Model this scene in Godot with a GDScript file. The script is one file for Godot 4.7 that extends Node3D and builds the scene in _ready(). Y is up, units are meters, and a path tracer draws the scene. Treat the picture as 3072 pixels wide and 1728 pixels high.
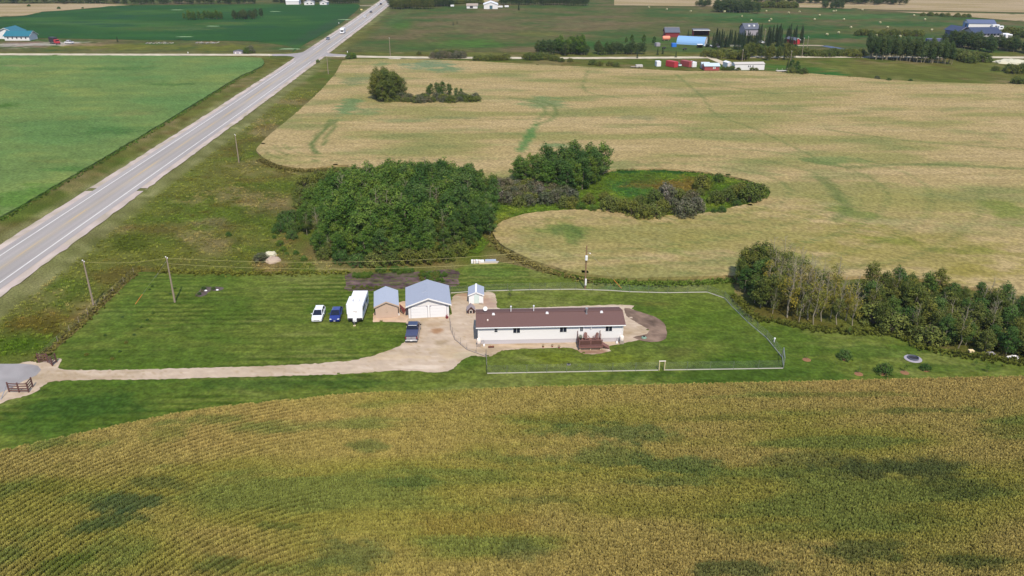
extends Node3D
# An acreage beside a highway, seen from the air. Pixels of the photograph (3072 x 1728) give directions only;
# each thing's distance comes from the flat ground (y = 0) that it stands on.

const LENS := 2400.0
const EYE := 57.7
const WIDE := 3072.0 / 2576.0
const GAIN := 1.15
var pitch := atan2(1064.0, LENS)
var rng := RandomNumberGenerator.new()
var mats := {}
var used := {}
var tex := {}
var n_big := FastNoiseLite.new()
var n_mid := FastNoiseLite.new()
var n_fine := FastNoiseLite.new()


func g(px: float, py: float, h := 0.0) -> Vector3:
	var v := Vector3((px - 1536.0) / LENS, -(py - 864.0) / LENS, -1.0)
	var c := cos(pitch)
	var s := sin(pitch)
	var w := Vector3(v.x, v.y * c + v.z * s, -v.y * s + v.z * c)
	var t := (h - EYE) / w.y
	return Vector3(w.x * t, h, w.z * t)


func w(px: float, py: float, h := 0.0) -> Vector3:
	return g(px * WIDE, py * WIDE, h)


func w2(px: float, py: float) -> Vector2:
	var p := w(px, py)
	return Vector2(p.x, p.z)


func g2(px: float, py: float) -> Vector2:
	var p := g(px, py)
	return Vector2(p.x, p.z)


func wpoly(a: Array) -> PackedVector2Array:
	var out := PackedVector2Array()
	for i in range(0, a.size(), 2):
		out.append(w2(a[i], a[i + 1]))
	return out


func gpoly(a: Array) -> PackedVector2Array:
	var out := PackedVector2Array()
	for i in range(0, a.size(), 2):
		out.append(g2(a[i], a[i + 1]))
	return out


# colour that a sunlit level surface of this base colour shows in the photograph -> the base colour, both as sRGB
func c8(r: float, gr: float, b: float, gain := GAIN) -> Color:
	var l := Color(r / 255.0, gr / 255.0, b / 255.0).srgb_to_linear()
	return Color(l.r / gain, l.g / gain, l.b / gain).linear_to_srgb()


func mat(key: String, col: Color, rough := 0.85, opt := {}) -> StandardMaterial3D:
	if mats.has(key):
		return mats[key]
	var m := StandardMaterial3D.new()
	m.resource_name = key
	m.albedo_color = col
	m.roughness = rough
	m.metallic_specular = opt.get("spec", 0.4)
	m.metallic = opt.get("metal", 0.0)
	m.cull_mode = BaseMaterial3D.CULL_DISABLED
	if opt.get("vc", false):
		m.vertex_color_use_as_albedo = true
		m.vertex_color_is_srgb = opt.get("srgb", true)
	if opt.has("coat"):
		m.clearcoat_enabled = true
		m.clearcoat = opt.coat
		m.clearcoat_roughness = 0.06
	if opt.has("back"):
		m.backlight_enabled = true
		m.backlight = opt.back
	if opt.has("tex"):
		m.albedo_texture = opt.tex
		m.uv1_scale = Vector3.ONE * opt.get("scale", 1.0)
		if opt.get("tri", false):
			m.uv1_triplanar = true
			m.uv1_world_triplanar = opt.get("world", true)
	if opt.has("tex2"):
		m.detail_enabled = true
		m.detail_albedo = opt.tex2
		m.detail_blend_mode = BaseMaterial3D.BLEND_MODE_MUL
		m.detail_uv_layer = BaseMaterial3D.DETAIL_UV_2
		m.uv2_scale = Vector3.ONE * opt.get("scale2", 1.0)
	if opt.has("height"):
		m.heightmap_enabled = true
		m.heightmap_texture = opt.height
		m.heightmap_scale = opt.get("hs", 4.0)
	mats[key] = m
	return m


func grain(key: String, freq: float, lo: float, hi: float, size := 512, octaves := 4, kind := FastNoiseLite.TYPE_SIMPLEX_SMOOTH) -> NoiseTexture2D:
	if tex.has(key):
		return tex[key]
	var n := FastNoiseLite.new()
	n.noise_type = kind
	n.seed = key.hash() % 1000
	n.frequency = freq
	n.fractal_octaves = octaves
	var t := NoiseTexture2D.new()
	t.width = size
	t.height = size
	t.seamless = true
	t.noise = n
	var r := Gradient.new()
	r.set_color(0, Color(lo, lo, lo))
	r.set_color(1, Color(hi, hi, hi))
	r.set_offset(0, 0.2)
	r.set_offset(1, 0.8)
	t.color_ramp = r
	tex[key] = t
	return t


# ---------------------------------------------------------------- things and parts
func numbered(called: String) -> String:
	var n: int = used.get(called, 0)
	used[called] = n + 1
	return called if n == 0 else "%s_%03d" % [called, n]


func tag(o: Node, label: String, category: String, group := "") -> Node:
	o.set_meta("label", label)
	o.set_meta("category", category)
	if group:
		o.set_meta("group", group)
	return o


func thing(called: String, label: String, category: String, at := Vector3.ZERO, turn := 0.0, group := "") -> Node3D:
	var o := Node3D.new()
	o.name = numbered(called)
	add_child(o)
	o.position = at
	o.rotation.y = turn
	tag(o, label, category, group)
	return o


func copy(root: Node3D, base_name: String, at: Vector3, turn: float, size := 1.0, label := "", group := "") -> Node3D:
	var o: Node3D = root.duplicate()
	o.name = numbered(base_name)
	add_child(o)
	o.position = at
	o.rotation.y = turn
	o.scale = Vector3.ONE * size
	if label:
		o.set_meta("label", label)
	if group:
		o.set_meta("group", group)
	return o


func part(called: String, mesh: Mesh, m: Material, parent: Node, at := Vector3.ZERO, rot := Vector3.ZERO) -> MeshInstance3D:
	var o := MeshInstance3D.new()
	o.name = called
	o.mesh = mesh
	o.material_override = m
	parent.add_child(o, true)
	o.position = at
	o.rotation = rot
	return o


func structure(called: String, mesh: Mesh, m: Material) -> MeshInstance3D:
	var o := part(numbered(called), mesh, m, self)
	o.set_meta("kind", "structure")
	return o


# ---------------------------------------------------------------- mesh builder
class MB:
	var v := PackedVector3Array()
	var c := PackedColorArray()
	var col := Color.WHITE
	var use_col := false

	func tri(a: Vector3, b: Vector3, d: Vector3) -> void:
		v.append(a)
		v.append(b)
		v.append(d)
		c.append(col)
		c.append(col)
		c.append(col)

	func quad(a: Vector3, b: Vector3, d: Vector3, e: Vector3) -> void:
		tri(a, b, d)
		tri(a, d, e)

	# box with chamfered upper rim when bev > 0
	func box(at: Vector3, size: Vector3, b := Basis.IDENTITY) -> void:
		var h := size * 0.5
		var p := []
		for k in 8:
			p.append(at + b * Vector3(h.x if k & 1 else -h.x, h.y if k & 2 else -h.y, h.z if k & 4 else -h.z))
		quad(p[0], p[1], p[3], p[2])
		quad(p[5], p[4], p[6], p[7])
		quad(p[4], p[0], p[2], p[6])
		quad(p[1], p[5], p[7], p[3])
		quad(p[2], p[3], p[7], p[6])
		quad(p[4], p[5], p[1], p[0])

	# box bevelled all round by r
	func rbox(at: Vector3, size: Vector3, r: float, b := Basis.IDENTITY) -> void:
		var h := size * 0.5
		var i := h - Vector3.ONE * r
		for ax in 3:
			var u := (ax + 1) % 3
			var t := (ax + 2) % 3
			for s in [-1.0, 1.0]:
				var q := []
				for k in [[-1, -1], [1, -1], [1, 1], [-1, 1]]:
					var p := Vector3.ZERO
					p[ax] = h[ax] * s
					p[u] = i[u] * k[0]
					p[t] = i[t] * k[1]
					q.append(at + b * p)
				quad(q[0], q[1], q[2], q[3])
				for s2 in [-1.0, 1.0]:
					var a1 := Vector3.ZERO
					a1[ax] = h[ax] * s
					a1[u] = i[u] * s2
					var a2 := Vector3.ZERO
					a2[ax] = i[ax] * s
					a2[u] = h[u] * s2
					var e := Vector3.ZERO
					e[t] = i[t]
					quad(at + b * (a1 - e), at + b * (a1 + e), at + b * (a2 + e), at + b * (a2 - e))
		for sx in [-1.0, 1.0]:
			for sy in [-1.0, 1.0]:
				for sz in [-1.0, 1.0]:
					var s := Vector3(sx, sy, sz)
					tri(at + b * (s * Vector3(h.x, i.y, i.z)), at + b * (s * Vector3(i.x, h.y, i.z)), at + b * (s * Vector3(i.x, i.y, h.z)))

	func bar(a: Vector3, b: Vector3, wide: float, high := -1.0) -> void:
		var dir := b - a
		var up := Vector3.UP if absf(dir.normalized().y) < 0.95 else Vector3.RIGHT
		var bs := Basis.looking_at(dir, up)
		box((a + b) * 0.5, Vector3(wide, wide if high < 0.0 else high, dir.length()), bs)

	func tube(path: Array, radii: Array, sides := 6, cap := true) -> void:
		var rings := []
		for i in path.size():
			var dir: Vector3 = (path[mini(i + 1, path.size() - 1)] - path[maxi(i - 1, 0)]).normalized()
			var s := dir.cross(Vector3.RIGHT if absf(dir.x) < 0.8 else Vector3.UP).normalized()
			var t := s.cross(dir)
			var ring := []
			for k in sides:
				var a := TAU * k / sides
				ring.append(path[i] + (s * cos(a) + t * sin(a)) * radii[i])
			rings.append(ring)
		for i in path.size() - 1:
			for k in sides:
				var n := (k + 1) % sides
				quad(rings[i][k], rings[i][n], rings[i + 1][n], rings[i + 1][k])
		if cap:
			for k in range(1, sides - 1):
				tri(rings[0][0], rings[0][k + 1], rings[0][k])
				tri(rings[-1][0], rings[-1][k], rings[-1][k + 1])

	func lathe(prof: Array, sides := 12, at := Vector3.ZERO, b := Basis.IDENTITY) -> void:
		for i in prof.size() - 1:
			var p: Vector2 = prof[i]
			var q: Vector2 = prof[i + 1]
			for k in sides:
				var a0 := TAU * k / sides
				var a1 := TAU * (k + 1) / sides
				var d0 := Vector3(cos(a0), 0, sin(a0))
				var d1 := Vector3(cos(a1), 0, sin(a1))
				quad(at + b * (d0 * p.x + Vector3.UP * p.y), at + b * (d1 * p.x + Vector3.UP * p.y), at + b * (d1 * q.x + Vector3.UP * q.y), at + b * (d0 * q.x + Vector3.UP * q.y))

	# closed outline (x, y), clockwise or not, pushed from z0 to z1
	func prism(outline: Array, z0: float, z1: float, b := Basis.IDENTITY, at := Vector3.ZERO) -> void:
		var pts := PackedVector2Array(outline)
		var ids := Geometry2D.triangulate_polygon(pts)
		for k in range(0, ids.size(), 3):
			var q := [pts[ids[k]], pts[ids[k + 1]], pts[ids[k + 2]]]
			tri(at + b * Vector3(q[0].x, q[0].y, z0), at + b * Vector3(q[1].x, q[1].y, z0), at + b * Vector3(q[2].x, q[2].y, z0))
			tri(at + b * Vector3(q[0].x, q[0].y, z1), at + b * Vector3(q[2].x, q[2].y, z1), at + b * Vector3(q[1].x, q[1].y, z1))
		for k in pts.size():
			var p := pts[k]
			var n := pts[(k + 1) % pts.size()]
			quad(at + b * Vector3(p.x, p.y, z0), at + b * Vector3(n.x, n.y, z0), at + b * Vector3(n.x, n.y, z1), at + b * Vector3(p.x, p.y, z1))

	func done(smooth := false) -> ArrayMesh:
		var a := []
		a.resize(Mesh.ARRAY_MAX)
		a[Mesh.ARRAY_VERTEX] = v
		if use_col:
			a[Mesh.ARRAY_COLOR] = c
		var m := ArrayMesh.new()
		m.add_surface_from_arrays(Mesh.PRIMITIVE_TRIANGLES, a)
		if smooth:
			var st := SurfaceTool.new()
			st.create_from(m, 0)
			st.index()
			st.generate_normals()
			return st.commit()
		return m


func boxmesh(size: Vector3, bev := 0.0) -> ArrayMesh:
	var b := MB.new()
	if bev > 0.0:
		b.rbox(Vector3.ZERO, size, bev)
	else:
		b.box(Vector3.ZERO, size)
	return b.done()


func boxpart(called: String, parent: Node, at: Vector3, size: Vector3, m: Material, bev := 0.0, rot := Vector3.ZERO) -> MeshInstance3D:
	return part(called, boxmesh(size, bev), m, parent, at, rot)


# ---------------------------------------------------------------- ground sheets
func spline(p: PackedVector2Array, step: float, closed := true) -> PackedVector2Array:
	var out := PackedVector2Array()
	var n := p.size()
	for i in (n if closed else n - 1):
		var a := p[posmod(i - 1, n)] if closed else p[maxi(i - 1, 0)]
		var b := p[i]
		var d := p[(i + 1) % n]
		var e := p[(i + 2) % n] if closed else p[mini(i + 2, n - 1)]
		var k := maxi(1, int(b.distance_to(d) / step))
		for j in k:
			out.append(b.cubic_interpolate(d, a, e, float(j) / k))
	if not closed:
		out.append(p[n - 1])
	return out


func ragged(p: PackedVector2Array, step: float, amp: float, closed := true) -> PackedVector2Array:
	var out := PackedVector2Array()
	var n := p.size()
	for i in (n if closed else n - 1):
		var b := p[i]
		var d := p[(i + 1) % n]
		var k := maxi(1, int(b.distance_to(d) / step))
		for j in k:
			var q := b.lerp(d, float(j) / k)
			q += Vector2(n_fine.get_noise_2d(q.x * 14.0, q.y * 14.0), n_fine.get_noise_2d(q.x * 14.0 + 500.0, q.y * 14.0)) * amp
			out.append(q)
	if not closed:
		out.append(p[n - 1])
	return out


func ribbon(path: PackedVector2Array, wide: float) -> PackedVector2Array:
	var l := PackedVector2Array()
	var r := PackedVector2Array()
	for i in path.size():
		var dir := (path[mini(i + 1, path.size() - 1)] - path[maxi(i - 1, 0)]).normalized()
		var side := Vector2(-dir.y, dir.x) * wide * 0.5
		l.append(path[i] + side)
		r.append(path[i] - side)
	r.reverse()
	l.append_array(r)
	return l


# a sheet over a polygon (x, z): cells of a world grid, cut along the outline; colours from paint(x, z); relief from lift(x, z); skirt: how far the rim goes down
func sheet(poly: PackedVector2Array, cell: float, y: float, paint: Callable, lift = null, skirt := 0.0) -> ArrayMesh:
	if Geometry2D.is_polygon_clockwise(poly):
		poly.reverse()
	var lo := poly[0]
	var hi := poly[0]
	for p in poly:
		lo = lo.min(p)
		hi = hi.max(p)
	lo -= Vector2(0.013, 0.017)
	var nx := int(ceil((hi.x - lo.x) / cell)) + 1
	var nz := int(ceil((hi.y - lo.y) / cell)) + 1
	var edge := {}
	var n := poly.size()
	for i in n:
		var a := poly[i]
		var b := poly[(i + 1) % n]
		var k := int(ceil(a.distance_to(b) / (cell * 0.2))) + 1
		for j in k + 1:
			var q := (a.lerp(b, float(j) / k) - lo) / cell
			edge[int(q.y) * nx + int(q.x)] = true
	var V := PackedVector3Array()
	var C := PackedColorArray()
	var U := PackedVector2Array()
	var I := PackedInt32Array()
	var ids := PackedInt32Array()
	ids.resize(nx * (nz + 1))
	ids.fill(-1)
	var has_lift: bool = lift != null
	for j in nz + 1:
		var z := lo.y + j * cell
		var xs := []
		for i in n:
			var a := poly[i]
			var b := poly[(i + 1) % n]
			if (a.y <= z) != (b.y <= z):
				xs.append(a.x + (z - a.y) / (b.y - a.y) * (b.x - a.x))
		xs.sort()
		for s in range(0, xs.size() - 1, 2):
			for i in range(maxi(0, int(ceil((xs[s] - lo.x) / cell))), mini(nx - 1, int(floor((xs[s + 1] - lo.x) / cell))) + 1):
				var x := lo.x + i * cell
				ids[j * nx + i] = V.size()
				V.append(Vector3(x, y + (lift.call(x, z) if has_lift else 0.0), z))
				C.append(paint.call(x, z))
				U.append(Vector2(x, z) * 0.1)
	for j in nz:
		for i in nx - 1:
			var at := j * nx + i
			if edge.has(at):
				var o := lo + Vector2(i, j) * cell
				for piece in Geometry2D.intersect_polygons(PackedVector2Array([o, o + Vector2(cell, 0), o + Vector2(cell, cell), o + Vector2(0, cell)]), poly):
					var t := Geometry2D.triangulate_polygon(piece)
					if t.is_empty():
						for k in range(1, piece.size() - 1):
							t.append_array(PackedInt32Array([0, k, k + 1]))
					var first := V.size()
					for p in piece:
						V.append(Vector3(p.x, y + (lift.call(p.x, p.y) if has_lift else 0.0), p.y))
						C.append(paint.call(p.x, p.y))
						U.append(p * 0.1)
					for k in range(0, t.size(), 3):
						var a: Vector2 = piece[t[k]]
						var b: Vector2 = piece[t[k + 1]]
						var d: Vector2 = piece[t[k + 2]]
						var flip := (b - a).cross(d - a) < 0.0
						I.append(first + t[k])
						I.append(first + (t[k + 2] if flip else t[k + 1]))
						I.append(first + (t[k + 1] if flip else t[k + 2]))
			else:
				var p0 := ids[at]
				var p1 := ids[at + 1]
				var p2 := ids[at + nx + 1]
				var p3 := ids[at + nx]
				if p0 >= 0 and p1 >= 0 and p2 >= 0 and p3 >= 0:
					I.append_array(PackedInt32Array([p0, p1, p2, p0, p2, p3]))
	if skirt > 0.0:
		for i in n:
			var a := poly[i]
			var b := poly[(i + 1) % n]
			var first := V.size()
			for p in [a, b]:
				var col: Color = paint.call(p.x, p.y)
				var h: float = y + (lift.call(p.x, p.y) if has_lift else 0.0)
				V.append(Vector3(p.x, h, p.y))
				V.append(Vector3(p.x, h - skirt, p.y))
				C.append(col)
				C.append(col)
				U.append(p * 0.1)
				U.append(p * 0.1 + Vector2(0.05, 0.05))
			I.append_array(PackedInt32Array([first, first + 1, first + 3, first, first + 3, first + 2]))
	var N := PackedVector3Array()
	N.resize(V.size())
	if has_lift:
		N.fill(Vector3.ZERO)
		for k in range(0, I.size(), 3):
			var f := (V[I[k + 2]] - V[I[k]]).cross(V[I[k + 1]] - V[I[k]])
			for e in 3:
				N[I[k + e]] += f
		for k in N.size():
			N[k] = N[k].normalized() if N[k].length() > 1e-9 else Vector3.UP
	else:
		N.fill(Vector3.UP)
	var arr := []
	arr.resize(Mesh.ARRAY_MAX)
	arr[Mesh.ARRAY_VERTEX] = V
	arr[Mesh.ARRAY_NORMAL] = N
	arr[Mesh.ARRAY_COLOR] = C
	arr[Mesh.ARRAY_TEX_UV] = U
	arr[Mesh.ARRAY_TEX_UV2] = U
	arr[Mesh.ARRAY_INDEX] = I
	var m := ArrayMesh.new()
	m.add_surface_from_arrays(Mesh.PRIMITIVE_TRIANGLES, arr)
	return m


# patches: [centre, radius x, radius z, colour, strength, turn]
func patch(px: float, py: float, rx: float, ry: float, col: Color, strength := 0.8, lean := 0.0) -> Array:
	var a := w2(px, py)
	return [a, absf(w2(px + rx, py).x - a.x), absf(w2(px, py + ry).y - w2(px, py - ry).y) * 0.5, col, strength, lean]


func patched(col: Color, x: float, z: float, patches: Array) -> Color:
	for p in patches:
		var dx: float = (x - p[0].x)
		var dz: float = (z - p[0].y)
		if absf(dx) > p[1] * 1.7 + absf(p[5]) * p[2] * 1.7 or absf(dz) > p[2] * 1.7:
			continue
		dx -= dz * p[5]
		var q := sqrt(dx * dx / (p[1] * p[1]) + dz * dz / (p[2] * p[2]))
		q += n_mid.get_noise_2d(x * 1.3, z * 2.0) * 0.85 + n_fine.get_noise_2d(x * 1.2, z * 2.0) * 0.5
		var k: float = clampf((1.25 - q) * 1.6, 0.0, 1.0) * p[4]
		if k > 0.0:
			col = col.lerp(p[3], k)
	return col


# ---------------------------------------------------------------- colours of the land
var ground_patches := []
var lawn_patches := []
var wheat_patches := []
var green_patches := []
var crop_patches := []
var marsh_patches := []
var dirt_patches := []
var bean_patches := []
var wheat_ruts := []


func hwy_x(z: float) -> float:
	var pts := [[0.0, -93.0], [-30.0, -93.6], [-151.0, -96.4], [-290.0, -99.3], [-417.0, -102.8], [-610.0, -109.0], [-803.0, -116.9], [-1100.0, -128.5], [-3000.0, -203.0]]
	for i in pts.size() - 1:
		if z >= pts[i + 1][0]:
			return lerpf(pts[i][1], pts[i + 1][1], (z - pts[i][0]) / (pts[i + 1][0] - pts[i][0]))
	return -203.0


func paint_ground(x: float, z: float) -> Color:
	var a := n_big.get_noise_2d(x, z * 1.3)
	var b := n_mid.get_noise_2d(x * 0.7, z)
	var f := n_fine.get_noise_2d(x, z)
	var col := c8(106, 110, 54)
	if z < -440.0:
		col = c8(97, 101, 60)
		col = col.lerp(c8(72, 96, 50), smoothstep(0.0, 0.5, a + b * 0.3))
		col = col.lerp(c8(115, 104, 74), smoothstep(0.05, 0.55, -a + f * 0.2))
	else:
		col = col.lerp(c8(90, 104, 44), smoothstep(0.02, 0.45, a + b * 0.6))
		col = col.lerp(c8(128, 118, 78), smoothstep(0.05, 0.5, n_big.get_noise_2d(x * 2.0 + 300.0, z * 2.0) + f * 0.4))
		col = col.lerp(c8(100, 84, 46), 0.5 * smoothstep(0.2, 0.5, n_mid.get_noise_2d(x * 0.8 + 90.0, z * 0.8)))
	var side := x - hwy_x(z)
	if absf(side) < 30.0 and z > -900.0:
		var mown := smoothstep(12.6, 11.6, side) if side > 0.0 else smoothstep(-9.6, -8.8, side)
		if side > 0.0 or side > -10.0:
			col = col.lerp(c8(132, 132, 88), mown * (0.75 + f * 0.4))
	col = patched(col, x, z, ground_patches)
	return col * (1.0 + f * 0.18 + b * 0.1)


func paint_lawn(x: float, z: float) -> Color:
	var a := n_big.get_noise_2d(x * 1.5, z * 1.5 + 40.0)
	var b := n_mid.get_noise_2d(x * 0.8, z * 2.4)
	var f := n_fine.get_noise_2d(x, z * 2.0)
	var col := c8(106, 119, 53)
	col = col.lerp(c8(88, 109, 44), smoothstep(-0.05, 0.4, a + b * 0.5))
	col = col.lerp(c8(120, 128, 66), smoothstep(0.05, 0.5, -a * 0.8 + b * 0.7))
	if x < -8.0 and z < -112.0 or x < -20.0:
		var k := sin((z + x * 0.03 + b * 0.35) * TAU / 1.7)
		col = col.lerp(c8(66, 88, 30), 0.7 * smoothstep(-0.1, 0.8, k) * smoothstep(-0.25, 0.25, n_mid.get_noise_2d(x * 0.25, z * 0.7)))
	elif x < 3.0 and z < -128.0:
		col = col.lerp(c8(66, 92, 36), 0.6 * smoothstep(0.3, 0.9, sin(z * TAU / 1.6)))
	col = patched(col, x, z, lawn_patches)
	return col * (1.0 + f * 0.22)


func paint_wheat(x: float, z: float) -> Color:
	var bend := (x - 20.0) * 0.05
	var a := n_big.get_noise_2d(x * 0.7, z * 2.2)
	var s := n_mid.get_noise_2d(x * 0.16, (z + bend) * 1.6)
	var t := n_fine.get_noise_2d(x * 0.1, (z + bend) * 0.9)
	var f := n_fine.get_noise_2d(x, z)
	var col := c8(180, 160, 112)
	col = col.lerp(c8(152, 147, 92), 0.9 * smoothstep(-0.02, 0.5, a * 1.2 + s * 0.35))
	col = col.lerp(c8(128, 136, 84), 0.5 * smoothstep(0.1, 0.5, n_mid.get_noise_2d(x * 0.35 + 50.0, z * 0.7) + s * 0.3 + f * 0.2))
	col = col.lerp(c8(198, 174, 132), 0.4 * smoothstep(0.1, 0.5, -a + t * 0.5))
	col = patched(col, x, z, wheat_patches)
	for r in wheat_ruts:
		var dist := INF
		if x > r.lo.x and x < r.hi.x and z > r.lo.y and z < r.hi.y:
			for i in r.path.size() - 1:
				dist = minf(dist, Vector2(x, z).distance_to(Geometry2D.get_closest_point_to_segment(Vector2(x, z), r.path[i], r.path[i + 1])))
			col = col.lerp(r.col, r.k * smoothstep(r.wide, r.wide * 0.35, dist + f * 0.25))
	return col * (1.0 + f * 0.1 + t * 0.05)


func paint_green(x: float, z: float) -> Color:
	var a := n_big.get_noise_2d(x * 0.8 + 70.0, z * 1.1)
	var b := n_mid.get_noise_2d(x * 0.5, z)
	var f := n_fine.get_noise_2d(x, z)
	var col := c8(116, 140, 80)
	col = col.lerp(c8(102, 133, 76), smoothstep(-0.05, 0.45, a + b * 0.3))
	col = col.lerp(c8(124, 140, 78), smoothstep(0.1, 0.6, -a + b * 0.6))
	col = patched(col, x, z, green_patches)
	return col * (1.0 + f * 0.12 + b * 0.1)


func paint_beans(x: float, z: float) -> Color:
	var a := n_big.get_noise_2d(x * 0.4 + 170.0, z * 0.7)
	var b := n_mid.get_noise_2d(x * 0.2, z * 0.5)
	var col := c8(52, 92, 48).lerp(c8(70, 106, 52), smoothstep(-0.1, 0.5, a)).lerp(c8(46, 80, 52), smoothstep(0.1, 0.6, b))
	return patched(col, x, z, bean_patches) * (1.0 + b * 0.12)


func paint_stubble(x: float, z: float) -> Color:
	var b := n_mid.get_noise_2d(x * 0.12, z * 0.5)
	return c8(186, 166, 132).lerp(c8(170, 152, 112), smoothstep(-0.2, 0.4, b))


func crop_rho(x: float, z: float) -> float:
	if x > -15.0:
		return -(z + 50.0) - (x + 15.0) * 0.043
	return Vector2((x + 15.0) * 0.965, z + 50.0).length()


func paint_crop(x: float, z: float) -> Color:
	var a := n_big.get_noise_2d(x * 0.8, z * 2.0 + 900.0)
	var r := crop_rho(x, z)
	var b := n_mid.get_noise_2d(x * 0.35 + 40.0, z * 1.5)
	var s := n_mid.get_noise_2d(r * 2.2, x * 0.08)
	var f := n_fine.get_noise_2d(x * 1.6, z * 1.6)
	var col := c8(176, 161, 100)
	col = col.lerp(c8(158, 154, 82), smoothstep(-0.1, 0.45, a + b * 0.5))
	col = col.lerp(c8(120, 136, 76), 0.65 * smoothstep(0.12, 0.5, b * 0.8 + s * 0.5 + a * 0.4))
	col = col.lerp(c8(188, 164, 108), 0.5 * smoothstep(0.1, 0.5, -a - b * 0.3))
	col = patched(col, x, z, crop_patches)
	return col * (1.0 + f * 0.12)


func paint_marsh(x: float, z: float) -> Color:
	var b := n_mid.get_noise_2d(x, z)
	var f := n_fine.get_noise_2d(x, z)
	var col := c8(90, 112, 42).lerp(c8(108, 122, 50), smoothstep(0.0, 0.5, b))
	return patched(col, x, z, marsh_patches) * (1.0 + f * 0.2)


func paint_gravel(x: float, z: float) -> Color:
	var b := n_mid.get_noise_2d(x * 0.5, z * 1.6)
	var f := n_fine.get_noise_2d(x * 0.7, z * 2.2)
	var col := c8(180, 162, 142).lerp(c8(166, 148, 124), smoothstep(0.0, 0.5, b)).lerp(c8(190, 174, 158), 0.4 * smoothstep(0.1, 0.5, f))
	var h := n_fine.get_noise_2d(x * 2.3, z * 5.0)
	col = col.lerp(c8(148, 130, 104), 0.7 * smoothstep(0.25, 0.5, h + b * 0.3))
	return patched(col, x, z, dirt_patches) * (1.0 + f * 0.06 + h * 0.07)


func paint_asphalt(x: float, z: float) -> Color:
	var s := absf(x - hwy_x(z))
	var side := x - hwy_x(z)
	var f := n_fine.get_noise_2d(x * 1.2, z * 0.05)
	var b := n_mid.get_noise_2d(x * 0.6, z * 0.1)
	var col := c8(160, 154, 150)
	for t in [1.0, 2.7]:
		col = col.lerp(c8(146, 141, 139), 0.75 * exp(-pow((s - t) / 0.42, 2.0)))
	col = col.lerp(c8(158, 152, 150), smoothstep(3.9, 4.3, s))
	col = col.lerp(c8(170, 154, 128), 0.55 * exp(-pow(side / 0.6, 2.0)))
	return col * (1.0 + f * 0.07 + b * 0.06)


func paint_shoulder(x: float, z: float) -> Color:
	return c8(182, 168, 160).lerp(c8(160, 150, 132), smoothstep(-0.1, 0.5, n_fine.get_noise_2d(x, z * 0.3))) * (1.0 + n_mid.get_noise_2d(x * 2.0, z * 2.0) * 0.1)


func flat(col: Color, vary := 0.1) -> Callable:
	return func(x: float, z: float) -> Color: return col * (1.0 + n_fine.get_noise_2d(x * 2.0, z * 2.0) * vary + n_mid.get_noise_2d(x * 2.0, z * 2.0) * vary)


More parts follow.
